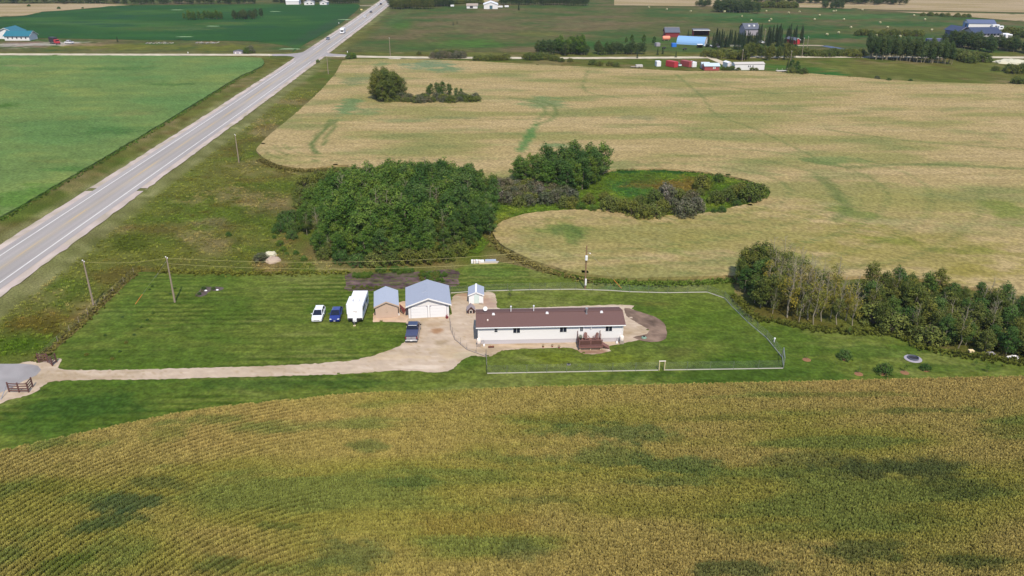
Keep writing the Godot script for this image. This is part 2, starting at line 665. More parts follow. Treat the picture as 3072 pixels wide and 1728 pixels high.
func make_patches() -> void:
	for p in [[700, 520, 60, 26, c8(118, 104, 74), 0.6], [600, 430, 70, 16, c8(112, 108, 58), 0.6], [430, 580, 60, 20, c8(116, 106, 66), 0.5], [330, 610, 70, 24, c8(70, 84, 28), 0.6], [120, 810, 90, 30, c8(96, 72, 36), 0.5], [60, 870, 90, 22, c8(70, 96, 28), 0.7], [540, 560, 40, 12, c8(124, 110, 86), 0.6], [700, 660, 46, 26, c8(142, 122, 82), 0.85], [690, 690, 40, 10, c8(144, 120, 80), 0.8], [620, 640, 40, 14, c8(112, 112, 48), 0.6], [780, 640, 26, 24, c8(130, 112, 74), 0.7], [730, 590, 30, 30, c8(126, 108, 72), 0.6], [960, 676, 80, 8, c8(108, 108, 44), 0.7], [1180, 640, 40, 26, c8(84, 102, 34), 0.8], [420, 640, 60, 20, c8(96, 100, 40), 0.5],
		[1000, 45, 16, 26, c8(88, 110, 62), 0.6], [1200, 60, 120, 22, c8(116, 106, 74), 0.7], [1480, 62, 120, 14, c8(124, 108, 80), 0.75], [1180, 108, 90, 9, c8(84, 118, 52), 0.8], [1460, 111, 110, 8, c8(60, 100, 46), 0.8], [1640, 102, 120, 8, c8(66, 104, 50), 0.7], [1010, 66, 24, 10, c8(74, 112, 46), 0.7], [1060, 112, 60, 8, c8(80, 104, 50), 0.6], [1350, 85, 60, 5, c8(120, 116, 62), 0.6],
		[1900, 50, 150, 7, c8(58, 96, 48), 0.8], [2060, 72, 120, 8, c8(52, 92, 44), 0.8], [1850, 38, 130, 5, c8(70, 108, 60), 0.8], [2150, 42, 160, 6, c8(72, 112, 58), 0.7], [2300, 60, 150, 7, c8(62, 98, 50), 0.7], [2080, 92, 120, 6, c8(48, 92, 44), 0.85], [1750, 70, 100, 12, c8(96, 102, 62), 0.6], [2250, 76, 160, 6, c8(110, 106, 58), 0.7], [2480, 66, 90, 5, c8(76, 104, 54), 0.7],
		[2150, 172, 190, 14, c8(112, 114, 58), 0.85], [2350, 190, 200, 14, c8(100, 106, 52), 0.85], [2030, 176, 60, 8, c8(64, 106, 42), 0.8], [2090, 186, 40, 5, c8(50, 104, 44), 0.9], [1880, 168, 120, 9, c8(72, 108, 46), 0.8], [1720, 164, 120, 7, c8(88, 104, 50), 0.7], [1700, 120, 100, 10, c8(84, 104, 54), 0.7], [1900, 126, 140, 6, c8(78, 102, 50), 0.7], [2050, 108, 60, 6, c8(92, 104, 54), 0.5],
		[300, 118, 200, 7, c8(116, 118, 50), 0.85], [560, 120, 80, 8, c8(112, 116, 48), 0.85], [300, 132, 300, 4, c8(110, 108, 66), 0.8], [900, 90, 26, 40, c8(108, 106, 50), 0.6], [880, 190, 30, 20, c8(100, 106, 42), 0.7], [690, 158, 30, 12, c8(98, 100, 42), 0.8]]:
		ground_patches.append(patch(p[0], p[1], p[2], p[3], p[4], p[5]))
	for p in [[60, 112, 80, 8, c8(176, 164, 154), 0.95], [150, 110, 70, 5, c8(196, 186, 176), 0.9], [60, 106, 60, 3, c8(130, 104, 84), 0.7], [220, 112, 50, 4, c8(150, 128, 96), 0.9], [90, 117, 40, 2, c8(128, 104, 84), 0.8]]:
		ground_patches.append(patch(p[0], p[1], p[2], p[3], p[4], p[5]))
	for p in [[1400, 905, 60, 14, c8(110, 122, 42), 0.7], [1560, 905, 90, 16, c8(114, 126, 46), 0.7], [1700, 890, 40, 12, c8(96, 94, 54), 0.4], [1760, 800, 120, 40, c8(94, 116, 42), 0.5], [1640, 765, 60, 8, c8(106, 94, 50), 0.35], [1320, 752, 50, 8, c8(104, 118, 46), 0.6], [900, 860, 100, 30, c8(100, 120, 46), 0.5], [820, 780, 40, 10, c8(70, 106, 32), 0.5], [350, 940, 200, 30, c8(88, 114, 42), 0.6], [300, 800, 60, 50, c8(84, 110, 44), 0.5], [200, 1020, 160, 30, c8(56, 86, 36), 0.6], [100, 1080, 120, 30, c8(70, 98, 38), 0.6], [700, 965, 300, 14, c8(68, 94, 40), 0.6], [1900, 945, 300, 16, c8(72, 96, 38), 0.7], [2300, 860, 80, 16, c8(92, 110, 42), 0.6], [2380, 925, 120, 12, c8(74, 96, 38), 0.6], [2200, 880, 120, 20, c8(70, 98, 36), 0.5], [1600, 725, 100, 6, c8(88, 116, 64), 0.6], [1240, 690, 60, 12, c8(96, 122, 52), 0.6], [500, 720, 200, 16, c8(98, 122, 48), 0.4], [1850, 900, 70, 22, c8(74, 100, 36), 0.6]]:
		lawn_patches.append(patch(p[0], p[1], p[2], p[3], p[4], p[5]))
	var wg := c8(104, 134, 86)
	for p in [[1500, 610, 240, 60, c8(158, 148, 88), 0.6], [1900, 590, 260, 60, c8(154, 146, 84), 0.55], [2300, 640, 260, 60, c8(150, 142, 76), 0.6], [2250, 520, 260, 30, c8(158, 150, 88), 0.5], [1080, 166, 60, 10, c8(118, 140, 104), 0.85], [1130, 178, 40, 6, c8(116, 138, 98), 0.8], [880, 270, 26, 22, wg, 0.75], [930, 285, 40, 8, wg, 0.5], [1370, 262, 50, 14, c8(110, 136, 88), 0.65], [1330, 350, 12, 34, c8(96, 132, 74), 0.9, -0.15], [1400, 372, 40, 5, wg, 0.6], [1010, 308, 90, 4, wg, 0.35], [960, 165, 20, 5, wg, 0.6], [900, 205, 30, 14, c8(120, 134, 92), 0.6], [1150, 300, 60, 4, c8(124, 132, 90), 0.5], [1600, 300, 60, 6, c8(130, 136, 94), 0.5], [1420, 585, 50, 14, c8(104, 126, 62), 0.7], [1440, 600, 24, 18, c8(96, 120, 60), 0.6], [2100, 408, 80, 10, c8(116, 138, 82), 0.6], [2140, 540, 50, 20, c8(108, 128, 62), 0.55], [2530, 540, 60, 26, c8(112, 130, 60), 0.6], [2200, 470, 60, 8, c8(130, 136, 76), 0.5], [1690, 640, 40, 8, c8(122, 136, 74), 0.55], [2240, 610, 60, 10, c8(128, 136, 62), 0.6], [1560, 420, 70, 9, c8(128, 138, 84), 0.6], [1900, 440, 60, 6, c8(126, 136, 84), 0.5], [2480, 690, 80, 20, c8(150, 140, 70), 0.6], [2420, 640, 80, 12, c8(124, 132, 60), 0.5], [1990, 650, 60, 10, c8(126, 134, 64), 0.55]]:
		wheat_patches.append(patch(p[0], p[1], p[2], p[3], p[4], p[5], p[6] if p.size() > 6 else 0.0))
	for p in [[40, 168, 60, 3, c8(140, 142, 92), 0.7], [300, 175, 90, 5, c8(82, 118, 62), 0.6], [330, 290, 50, 8, c8(134, 140, 84), 0.6], [180, 300, 60, 6, c8(124, 138, 78), 0.5], [300, 330, 80, 10, c8(74, 110, 58), 0.6], [180, 430, 70, 6, c8(74, 110, 54), 0.6], [420, 215, 60, 4, c8(76, 108, 54), 0.6], [60, 500, 60, 30, c8(88, 126, 52), 0.6], [10, 270, 30, 6, c8(72, 108, 44), 0.7], [150, 410, 60, 5, c8(128, 134, 76), 0.5]]:
		green_patches.append(patch(p[0], p[1], p[2], p[3], p[4], p[5]))
	for p in [[440, 72, 110, 6, c8(104, 110, 62), 0.55], [560, 60, 60, 4, c8(96, 108, 60), 0.6], [440, 71, 70, 3, c8(62, 98, 58), 0.6], [750, 52, 20, 2, c8(84, 120, 48), 0.7], [690, 120, 60, 5, c8(84, 118, 62), 0.6], [230, 60, 200, 2, c8(78, 104, 70), 0.5], [380, 90, 200, 4, c8(66, 108, 48), 0.5], [820, 70, 20, 50, c8(66, 82, 66), 0.5]]:
		bean_patches.append(patch(p[0], p[1], p[2], p[3], p[4], p[5]))
	var cg := c8(96, 118, 72)
	for p in [[1530, 1095, 150, 22, cg, 0.62], [1500, 1160, 160, 24, cg, 0.5], [1700, 1175, 120, 22, cg, 0.65], [1680, 1220, 160, 14, cg, 0.5], [2000, 1165, 160, 22, c8(106, 118, 70), 0.48], [2260, 1190, 200, 26, c8(82, 94, 64), 0.68], [2450, 1235, 160, 20, c8(92, 102, 60), 0.56], [1000, 1220, 80, 14, c8(100, 122, 70), 0.68], [930, 1130, 60, 12, c8(104, 122, 70), 0.56], [1380, 1060, 120, 8, c8(156, 138, 74), 0.4], [250, 1330, 70, 34, c8(84, 106, 68), 0.72, -0.6], [320, 1270, 90, 26, c8(82, 104, 72), 0.72, -0.6], [420, 1225, 90, 18, c8(100, 112, 70), 0.56], [180, 1420, 60, 30, c8(98, 118, 56), 0.64, -0.6], [120, 1235, 60, 20, c8(116, 124, 60), 0.48], [560, 1420, 70, 22, c8(96, 112, 66), 0.60], [720, 1330, 60, 12, c8(100, 116, 62), 0.56], [880, 1400, 110, 40, c8(104, 118, 74), 0.60], [1300, 1380, 60, 26, c8(106, 118, 78), 0.48], [2150, 1390, 120, 24, c8(94, 108, 64), 0.64], [2420, 1420, 160, 14, c8(86, 100, 58), 0.64], [1840, 1440, 100, 16, c8(92, 108, 68), 0.64], [2300, 1310, 60, 30, c8(100, 112, 58), 0.48], [1830, 1060, 160, 8, c8(112, 118, 64), 0.48], [2300, 1040, 140, 8, c8(104, 118, 64), 0.56], [2100, 1000, 160, 7, c8(118, 130, 68), 0.48], [2520, 1090, 80, 10, c8(110, 118, 66), 0.48], [1650, 1290, 200, 14, c8(138, 134, 74), 0.40], [1220, 1330, 160, 30, c8(156, 134, 74), 0.4], [560, 1060, 80, 14, c8(110, 130, 68), 0.48], [420, 1100, 60, 20, c8(116, 132, 66), 0.40], [1340, 1265, 90, 10, c8(106, 118, 70), 0.40]]:
		crop_patches.append(patch(p[0], p[1], p[2], p[3], p[4], p[5], p[6] if p.size() > 6 else 0.0))
	for p in [[1590, 470, 110, 22, c8(66, 102, 50), 0.95], [1690, 466, 110, 18, c8(120, 96, 52), 0.8], [1610, 450, 60, 12, c8(76, 96, 40), 0.6], [1500, 470, 40, 24, c8(92, 108, 40), 0.7], [1850, 480, 70, 24, c8(62, 86, 30), 0.7], [1650, 432, 140, 5, c8(50, 84, 40), 0.9], [1300, 560, 60, 12, c8(118, 108, 60), 0.6], [1250, 590, 30, 30, c8(112, 96, 66), 0.7], [1400, 524, 80, 6, c8(96, 118, 44), 0.6]]:
		marsh_patches.append(patch(p[0], p[1], p[2], p[3], p[4], p[5]))
	for p in [[1098, 834, 16, 8, c8(146, 112, 84), 0.9], [1096, 818, 18, 6, c8(160, 138, 112), 0.8], [1054, 828, 8, 14, c8(150, 136, 112), 0.7], [1106, 862, 14, 6, c8(150, 132, 106), 0.8], [1040, 900, 100, 8, c8(188, 168, 140), 0.6], [1120, 885, 40, 12, c8(180, 160, 130), 0.6], [1190, 750, 40, 10, c8(172, 146, 120), 0.7], [1160, 742, 30, 4, c8(140, 112, 86), 0.7], [1225, 765, 24, 14, c8(160, 134, 120), 0.8], [1060, 925, 60, 4, c8(206, 190, 172), 0.7], [950, 938, 60, 3, c8(160, 146, 116), 0.6], [1170, 895, 26, 8, c8(176, 164, 138), 0.6], [1490, 888, 44, 7, c8(132, 100, 82), 0.8], [1330, 872, 70, 4, c8(198, 174, 148), 0.7]]:
		dirt_patches.append(patch(p[0], p[1], p[2], p[3], p[4], p[5]))
	for r in [[[835, 305, 815, 330, 795, 350, 785, 372, 800, 392], 1.1, 0.8], [[845, 305, 838, 330, 822, 350, 815, 370], 0.9, 0.6], [[1280, 250, 1340, 255, 1390, 268, 1398, 290, 1380, 308, 1340, 318], 1.2, 0.55], [[1330, 258, 1365, 270, 1370, 290, 1350, 305], 1.0, 0.5], [[2020, 405, 2090, 420, 2160, 425, 2300, 418, 2576, 430], 1.8, 0.5], [[2060, 450, 2100, 490, 2130, 530, 2100, 560], 2.0, 0.5], [[1390, 600, 1400, 585, 1430, 570], 0.7, 0.7], [[1440, 575, 1450, 590, 1470, 605], 0.7, 0.7], [[1300, 590, 1340, 570, 1400, 556, 1500, 552, 1600, 562, 1760, 572, 1940, 556, 2060, 530, 2150, 500], 0.5, 0.35], [[1330, 610, 1380, 640, 1480, 655, 1640, 655, 1800, 645, 2000, 620, 2200, 580], 0.5, 0.35], [[1480, 180, 1470, 230, 1560, 250], 0.9, 0.4], [[1250, 545, 1400, 520, 1560, 526, 1720, 562, 1880, 540, 1980, 505, 1975, 470, 1900, 440, 1760, 420, 1600, 412], 0.6, 0.4], [[1330, 640, 1480, 640, 1700, 620, 1900, 590, 2060, 545, 2110, 500, 2080, 455, 1980, 420, 1820, 400, 1640, 395], 0.7, 0.35], [[1500, 680, 1800, 660, 2050, 610, 2200, 550, 2230, 490, 2160, 440, 2000, 395, 1800, 375], 0.8, 0.35], [[1700, 695, 2000, 670, 2250, 600, 2340, 520, 2300, 450, 2150, 400], 0.8, 0.3], [[2000, 700, 2300, 650, 2450, 560, 2470, 480], 0.9, 0.3], [[1700, 190, 1760, 240, 1800, 290, 1900, 330, 2050, 400], 0.8, 0.4], [[1560, 200, 1720, 208, 1960, 240], 1.2, 0.35], [[2080, 330, 2300, 360, 2576, 380], 1.2, 0.35], [[1000, 300, 1200, 302, 1330, 306], 0.5, 0.35], [[780, 412, 900, 405, 1000, 402, 1100, 408], 0.5, 0.35], [[665, 380, 680, 395, 720, 405, 800, 408], 0.35, 0.5], [[690, 372, 705, 388, 745, 398, 820, 400], 0.35, 0.5], [[715, 368, 730, 382, 770, 392, 840, 393], 0.35, 0.5]]:
		var path := spline(wpoly(r[0]), 3.0, false)
		var lo := path[0]
		var hi := path[0]
		for q in path:
			lo = lo.min(q)
			hi = hi.max(q)
		wheat_ruts.append({"path": path, "wide": r[1], "k": r[2], "col": c8(98, 116, 66), "lo": lo - Vector2(3, 3), "hi": hi + Vector2(3, 3)})


func lift_wheat(x: float, z: float) -> float:
	return n_fine.get_noise_2d(x * 1.7, z * 1.7) * 0.12 + n_mid.get_noise_2d(x, z) * 0.08


func lift_rough(x: float, z: float) -> float:
	return n_fine.get_noise_2d(x * 0.8, z * 0.8) * 0.1


func build_land() -> void:
	make_patches()
	var gtex := grain("turf", 0.05, 0.8, 1.0, 512, 4)
	var fine := grain("turf_fine", 0.09, 0.8, 1.0, 512, 3)
	var grav := grain("gravel", 0.12, 0.92, 1.0, 512, 3)
	var turf := {"vc": true, "tex": gtex, "scale": 1.3, "tex2": fine, "scale2": 0.37, "spec": 0.1}
	var m_turf := mat("meadow_turf", Color.WHITE, 0.95, turf)
	var m_lawn := mat("mown_grass", Color.WHITE, 0.92, {"vc": true, "tex": fine, "scale": 2.1, "tex2": gtex, "scale2": 0.5, "spec": 0.12})
	var m_crop := mat("ripe_crop", Color.WHITE, 0.95, {"vc": true, "tex": fine, "scale": 1.6, "tex2": gtex, "scale2": 0.33, "spec": 0.1})
	var m_gravel := mat("gravel", Color.WHITE, 0.95, {"vc": true, "tex": grav, "scale": 2.4, "spec": 0.15})
	var m_road := mat("worn_asphalt", Color.WHITE, 0.85, {"vc": true, "tex": grain("asphalt", 0.2, 0.92, 1.0, 512, 2), "scale": 2.0, "spec": 0.2})
	var rect := func(x0: float, z0: float, x1: float, z1: float) -> PackedVector2Array: return PackedVector2Array([Vector2(x0, z0), Vector2(x1, z0), Vector2(x1, z1), Vector2(x0, z1)])
	structure("terrain", sheet(rect.call(-3000, -4000, 3000, 1500), 250.0, -0.6, flat(c8(98, 104, 58))), m_turf)
	structure("ground", sheet(rect.call(-420, -1020, 420, 20), 2.6, 0.0, paint_ground, lift_rough), m_turf)
	# far fields
	structure("stubble_field", sheet(wpoly([-250, 55, 0, 43, 60, 40, 100, 33, 105, 30, 160, 27, 240, 20, 330, 13, 250, 10, -250, 10]), 4.0, 0.25, paint_stubble), m_crop)
	structure("stubble_field", sheet(wpoly([1545, -6, 1545, 14, 1717, 16, 1800, 17, 2017, 19.5, 2123, 22, 2250, 25.5, 2576, 32, 2760, 36, 2760, -8]), 5.0, 0.25, paint_stubble), m_crop)
	structure("stubble_field", sheet(wpoly([2250, 30, 2384, 39, 2576, 55, 2760, 70, 2760, 44, 2576, 36.5, 2400, 32]), 4.0, 0.25, paint_stubble), m_crop)
	structure("stubble_field", sheet(wpoly([1100, 0, 1270, 0, 1250, 5, 1200, 8, 1150, 8]), 4.0, 0.25, paint_stubble), m_crop)
	structure("bean_field", sheet(spline(wpoly([-250, 98, 0, 98, 100, 96, 300, 99.5, 500, 102.5, 600, 103, 648, 105.5, 700, 112, 740, 121, 735, 132, 762, 114, 815, 84, 870, 50, 905, 14, 860, 12, 700, 12.5, 330, 14, 240, 21, 160, 28, 105, 31, 60, 41, 0, 44, -250, 57]), 6.0), 3.0, 0.28, paint_beans, null, 0.3), m_crop)
	structure("green_field", sheet(ragged(spline(wpoly([-330, 143, 0, 142, 300, 142, 500, 144, 640, 147, 660, 152, 664, 164, 640, 178, 590, 202, 400, 318, 200, 436, 0, 552, -120, 622, -330, 740]), 3.0), 1.5, 0.5), 1.6, 0.5, paint_green, lift_wheat, 0.6), m_crop)
	# wheat with its rounded corners
	structure("wheat_field", sheet(ragged(spline(wpoly([872, 153, 960, 151, 1080, 153, 1200, 157, 1350, 165, 1500, 172, 1600, 176, 1740, 182, 1860, 181, 1990, 185, 2130, 195, 2260, 206, 2420, 212, 2576, 216, 2760, 222, 2760, 790, 2576, 755, 2400, 722, 2250, 700, 2100, 703, 1960, 700, 1850, 699, 1720, 703, 1600, 705, 1500, 699, 1440, 690, 1380, 673, 1320, 652, 1272, 627, 1243, 598, 1250, 572, 1290, 551, 1350, 539, 1430, 533, 1500, 532, 1560, 537, 1640, 545, 1720, 548, 1800, 536, 1870, 520, 1920, 505, 1938, 491, 1925, 476, 1890, 461, 1830, 447, 1760, 436, 1680, 430, 1600, 429, 1540, 432, 1480, 452, 1400, 486, 1300, 492, 1210, 476, 1100, 462, 1000, 452, 900, 424, 850, 420, 800, 426, 760, 428, 710, 420, 667, 404, 649, 387, 651, 372, 682, 340, 742, 290, 802, 235, 842, 190, 858, 163]), 2.2), 1.2, 0.45), 1.25, 0.55, paint_wheat, lift_wheat, 0.65), m_crop)
	structure("marsh", sheet(spline(wpoly([1235, 600, 1250, 572, 1290, 550, 1350, 538, 1430, 531, 1560, 537, 1720, 548, 1870, 520, 1938, 491, 1890, 460, 1760, 435, 1600, 428, 1480, 442, 1380, 470, 1230, 500, 1160, 600, 1200, 640]), 3.0), 1.2, 0.12, paint_marsh, lift_rough), m_turf)
	# highway
	var road := PackedVector2Array()
	for k in 56:
		var z := -20.0 * k
		road.append(Vector2(hwy_x(z), z))
	structure("gravel_shoulder", sheet(ragged(ribbon(road, 14.4), 2.0, 0.5), 2.4, 0.13, paint_shoulder), m_gravel)
	var z5 := func(a: Array) -> PackedVector2Array:
		var out := []
		for i in range(0, a.size(), 2):
			out.append(820.0 + a[i] / 6.3)
			out.append(a[i + 1] / 6.3)
		return gpoly(out)
	var cross := spline(wpoly([-260, 136, 0, 137.2, 300, 138, 700, 138.6, 740, 138.8, 800, 139.5, 870, 142, 960, 144, 1080, 145.3, 1300, 146.5, 1500, 146.5, 1720, 145.2, 2007, 143.6, 2200, 143.6, 2760, 146]), 6.0, false)
	structure("gravel_road", sheet(ragged(ribbon(cross, 7.0), 3.0, 0.6), 2.4, 0.14, flat(c8(184, 174, 152), 0.14)), m_gravel)
	structure("field_approach", sheet(wpoly([968, 144, 978, 148, 985, 152, 1002, 152, 1008, 148, 1020, 145]), 2.4, 0.146, flat(c8(176, 168, 150))), m_gravel)
	structure("road_junction", sheet(spline(z5.call([0, 1032, 250, 1025, 480, 1005, 600, 972, 760, 880, 900, 930, 980, 978, 1100, 1018, 1400, 1040, 1400, 1068, 1080, 1068, 880, 1082, 640, 1230, 360, 1230, 395, 1120, 385, 1080, 250, 1062, 0, 1062]), 2.0), 2.0, 0.15, flat(c8(152, 146, 145), 0.06)), m_road)
	structure("highway", sheet(ribbon(road, 10.7), 0.7, 0.16, paint_asphalt), m_road)
	var m_line := mat("road_paint", Color.WHITE, 0.7, {"vc": true, "spec": 0.3})
	for s in [-1.0, 1.0]:
		for span in [[0.0, -404.0], [-448.0, -1100.0]]:
			var line := PackedVector2Array()
			for k in 60:
				var z := lerpf(span[0], span[1], k / 59.0)
				line.append(Vector2(hwy_x(z) + s * 3.7, z))
			structure("edge_line", sheet(ragged(ribbon(line, 0.18), 1.0, 0.02), 2.0, 0.166, flat(c8(214, 212, 208), 0.06)), m_line)
	var yellow := PackedVector2Array()
	for k in 80:
		yellow.append(Vector2(hwy_x(-14.0 * k) - 0.15, -14.0 * k))
	structure("centre_line", sheet(ribbon(yellow, 0.14), 3.0, 0.166, func(x: float, z: float) -> Color: return c8(152, 146, 142).lerp(c8(196, 162, 92), smoothstep(-0.3, 0.35, n_mid.get_noise_2d(x * 0.1, z * 0.6)))), m_line)
	# yard
	structure("lawn", sheet(ragged(spline(wpoly([-190, 1060, 20, 1008, 62, 975, 100, 906, 175, 836, 240, 776, 330, 693, 400, 686, 500, 690, 870, 689, 1000, 684, 1145, 678, 1180, 664, 1250, 660, 1300, 668, 1350, 683, 1430, 701, 1500, 712, 1700, 716, 1830, 709, 1852, 745, 1892, 792, 1950, 806, 2050, 824, 2130, 830, 2230, 834, 2300, 860, 2400, 884, 2500, 897, 2720, 930, 2720, 955, 2576, 955, 2300, 962, 1900, 972, 1400, 984, 1000, 996, 860, 1002, 700, 1018, 495, 1042, 250, 1092, 0, 1148, -190, 1190]), 1.5), 0.7, 0.25), 0.42, 0.08, paint_lawn), m_lawn)
	structure("paved_approach", sheet(spline(wpoly([-190, 912, 0, 917, 60, 917, 96, 922, 104, 932, 92, 946, 60, 960, 30, 977, 0, 990, -190, 1010]), 1.0), 1.0, 0.128, flat(c8(146, 142, 142), 0.07)), m_road)
	structure("driveway", sheet(ragged(spline(wpoly([60, 912, 95, 914, 122, 908, 156, 904, 150, 920, 162, 931, 300, 932, 500, 927, 700, 921, 850, 912, 900, 905, 950, 893, 990, 878, 1012, 866, 1024, 850, 1024, 806, 1030, 798, 1128, 796, 1134, 775, 1142, 744, 1176, 739, 1238, 737, 1249, 758, 1252, 776, 1300, 790, 1330, 830, 1330, 872, 1262, 884, 1240, 897, 1222, 900, 1196, 896, 1166, 905, 1150, 921, 1125, 935, 1090, 939, 1050, 935, 1000, 934, 900, 940, 800, 945, 600, 950, 400, 955, 200, 958, 120, 964, 95, 985, 60, 999, 20, 1008, -40, 1030, -30, 960]), 0.8), 0.35, 0.3), 0.4, 0.112, paint_gravel), m_gravel)
	structure("dirt_yard", sheet(ragged(spline(wpoly([1200, 790, 1560, 768, 1590, 778, 1612, 800, 1630, 826, 1640, 848, 1600, 858, 1565, 866, 1530, 874, 1536, 884, 1502, 893, 1464, 890, 1440, 877, 1400, 877, 1300, 880, 1262, 884, 1230, 890, 1210, 860]), 0.8), 0.35, 0.28), 0.4, 0.117, paint_gravel), m_gravel)
	structure("mulch_bed", sheet(ragged(spline(wpoly([1572, 776, 1600, 783, 1650, 800, 1672, 818, 1677, 845, 1668, 858, 1640, 862, 1610, 858, 1592, 850, 1628, 842, 1634, 832, 1600, 812, 1576, 796]), 0.8), 0.45, 0.12), 0.5, 0.124, flat(c8(118, 100, 88), 0.25)), m_gravel)
	structure("shed_pad", sheet(ragged(gpoly([1120, 944, 1128, 930, 1210, 905, 1240, 908, 1238, 968, 1222, 969, 1150, 967, 1119, 968]), 0.45, 0.1), 0.5, 0.105, flat(c8(192, 166, 142), 0.1)), m_gravel)
	structure("garden_soil", sheet(ragged(spline(wpoly([869, 692, 900, 688, 1000, 687, 1143, 681, 1152, 704, 1142, 722, 1000, 729, 878, 733, 871, 715]), 0.8), 0.45, 0.15), 0.4, 0.11, flat(c8(88, 73, 72), 0.35), func(x: float, z: float) -> float: return 0.08 * sin(z * TAU / 0.9 + x * 0.1) + n_fine.get_noise_2d(x * 3.0, z * 3.0) * 0.1), m_gravel)
	structure("flower_bed", sheet(ragged(spline(gpoly([586, 888, 600, 872, 608, 862, 625, 862, 660, 862, 672, 866, 660, 873, 630, 876, 618, 886, 600, 892]), 0.4), 0.3, 0.08), 0.4, 0.1, flat(c8(92, 82, 80), 0.2)), m_gravel)
	structure("bare_track", sheet(ragged(ribbon(spline(wpoly([98, 908, 178, 838, 246, 775, 330, 697, 345, 690]), 1.0, false), 1.3), 0.6, 0.25), 0.6, 0.09, flat(c8(122, 110, 72), 0.15)), m_turf)
	# near crop: soil under the standing stalks
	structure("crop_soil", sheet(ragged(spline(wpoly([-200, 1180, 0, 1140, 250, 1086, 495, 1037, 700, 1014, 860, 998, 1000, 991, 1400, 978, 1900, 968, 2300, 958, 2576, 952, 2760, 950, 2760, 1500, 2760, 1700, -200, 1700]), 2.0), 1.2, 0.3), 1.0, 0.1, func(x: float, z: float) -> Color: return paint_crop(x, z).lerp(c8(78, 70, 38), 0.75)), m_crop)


# ---------------------------------------------------------------- plants scattered in their thousands
func scatter(called: String, mesh: Mesh, m: Material, spots: Array, label: String, category: String) -> void:
	var mm := MultiMesh.new()
	mm.transform_format = MultiMesh.TRANSFORM_3D
	mm.use_colors = true
	mm.mesh = mesh
	mm.instance_count = spots.size()
	for i in spots.size():
		mm.set_instance_transform(i, spots[i][0])
		mm.set_instance_color(i, spots[i][1])
	var o := MultiMeshInstance3D.new()
	o.name = numbered(called)
	o.multimesh = mm
	o.material_override = m
	add_child(o)
	tag(o, label, category)
	o.set_meta("kind", "stuff")


func tuft(blades: int, r: float, h: float, wide: float, seed_: int) -> ArrayMesh:
	var q := RandomNumberGenerator.new()
	q.seed = seed_
	var b := MB.new()
	b.use_col = true
	for k in blades:
		var a := q.randf() * TAU
		var d := Vector3(cos(a), 0, sin(a))
		var base := d * q.randf() * r * 0.5
		var top := base + d * q.randf_range(0.2, 1.0) * r + Vector3.UP * h * q.randf_range(0.75, 1.0)
		var s := Vector3(-d.z, 0, d.x).rotated(Vector3.UP, q.randf_range(-1.2, 1.2)) * wide * 0.5
		var t := q.randf_range(0.8, 1.0)
		b.col = Color(t, t, t * q.randf_range(0.85, 1.0))
		b.quad(base - s * 0.6, base + s * 0.6, top + s, top - s)
	return b.done()


func spot(x: float, z: float, y: float, size: Vector3, col: Color) -> Array:
	return [Transform3D(Basis(Vector3.UP, rng.randf() * TAU).scaled(size), Vector3(x, y, z)), col]


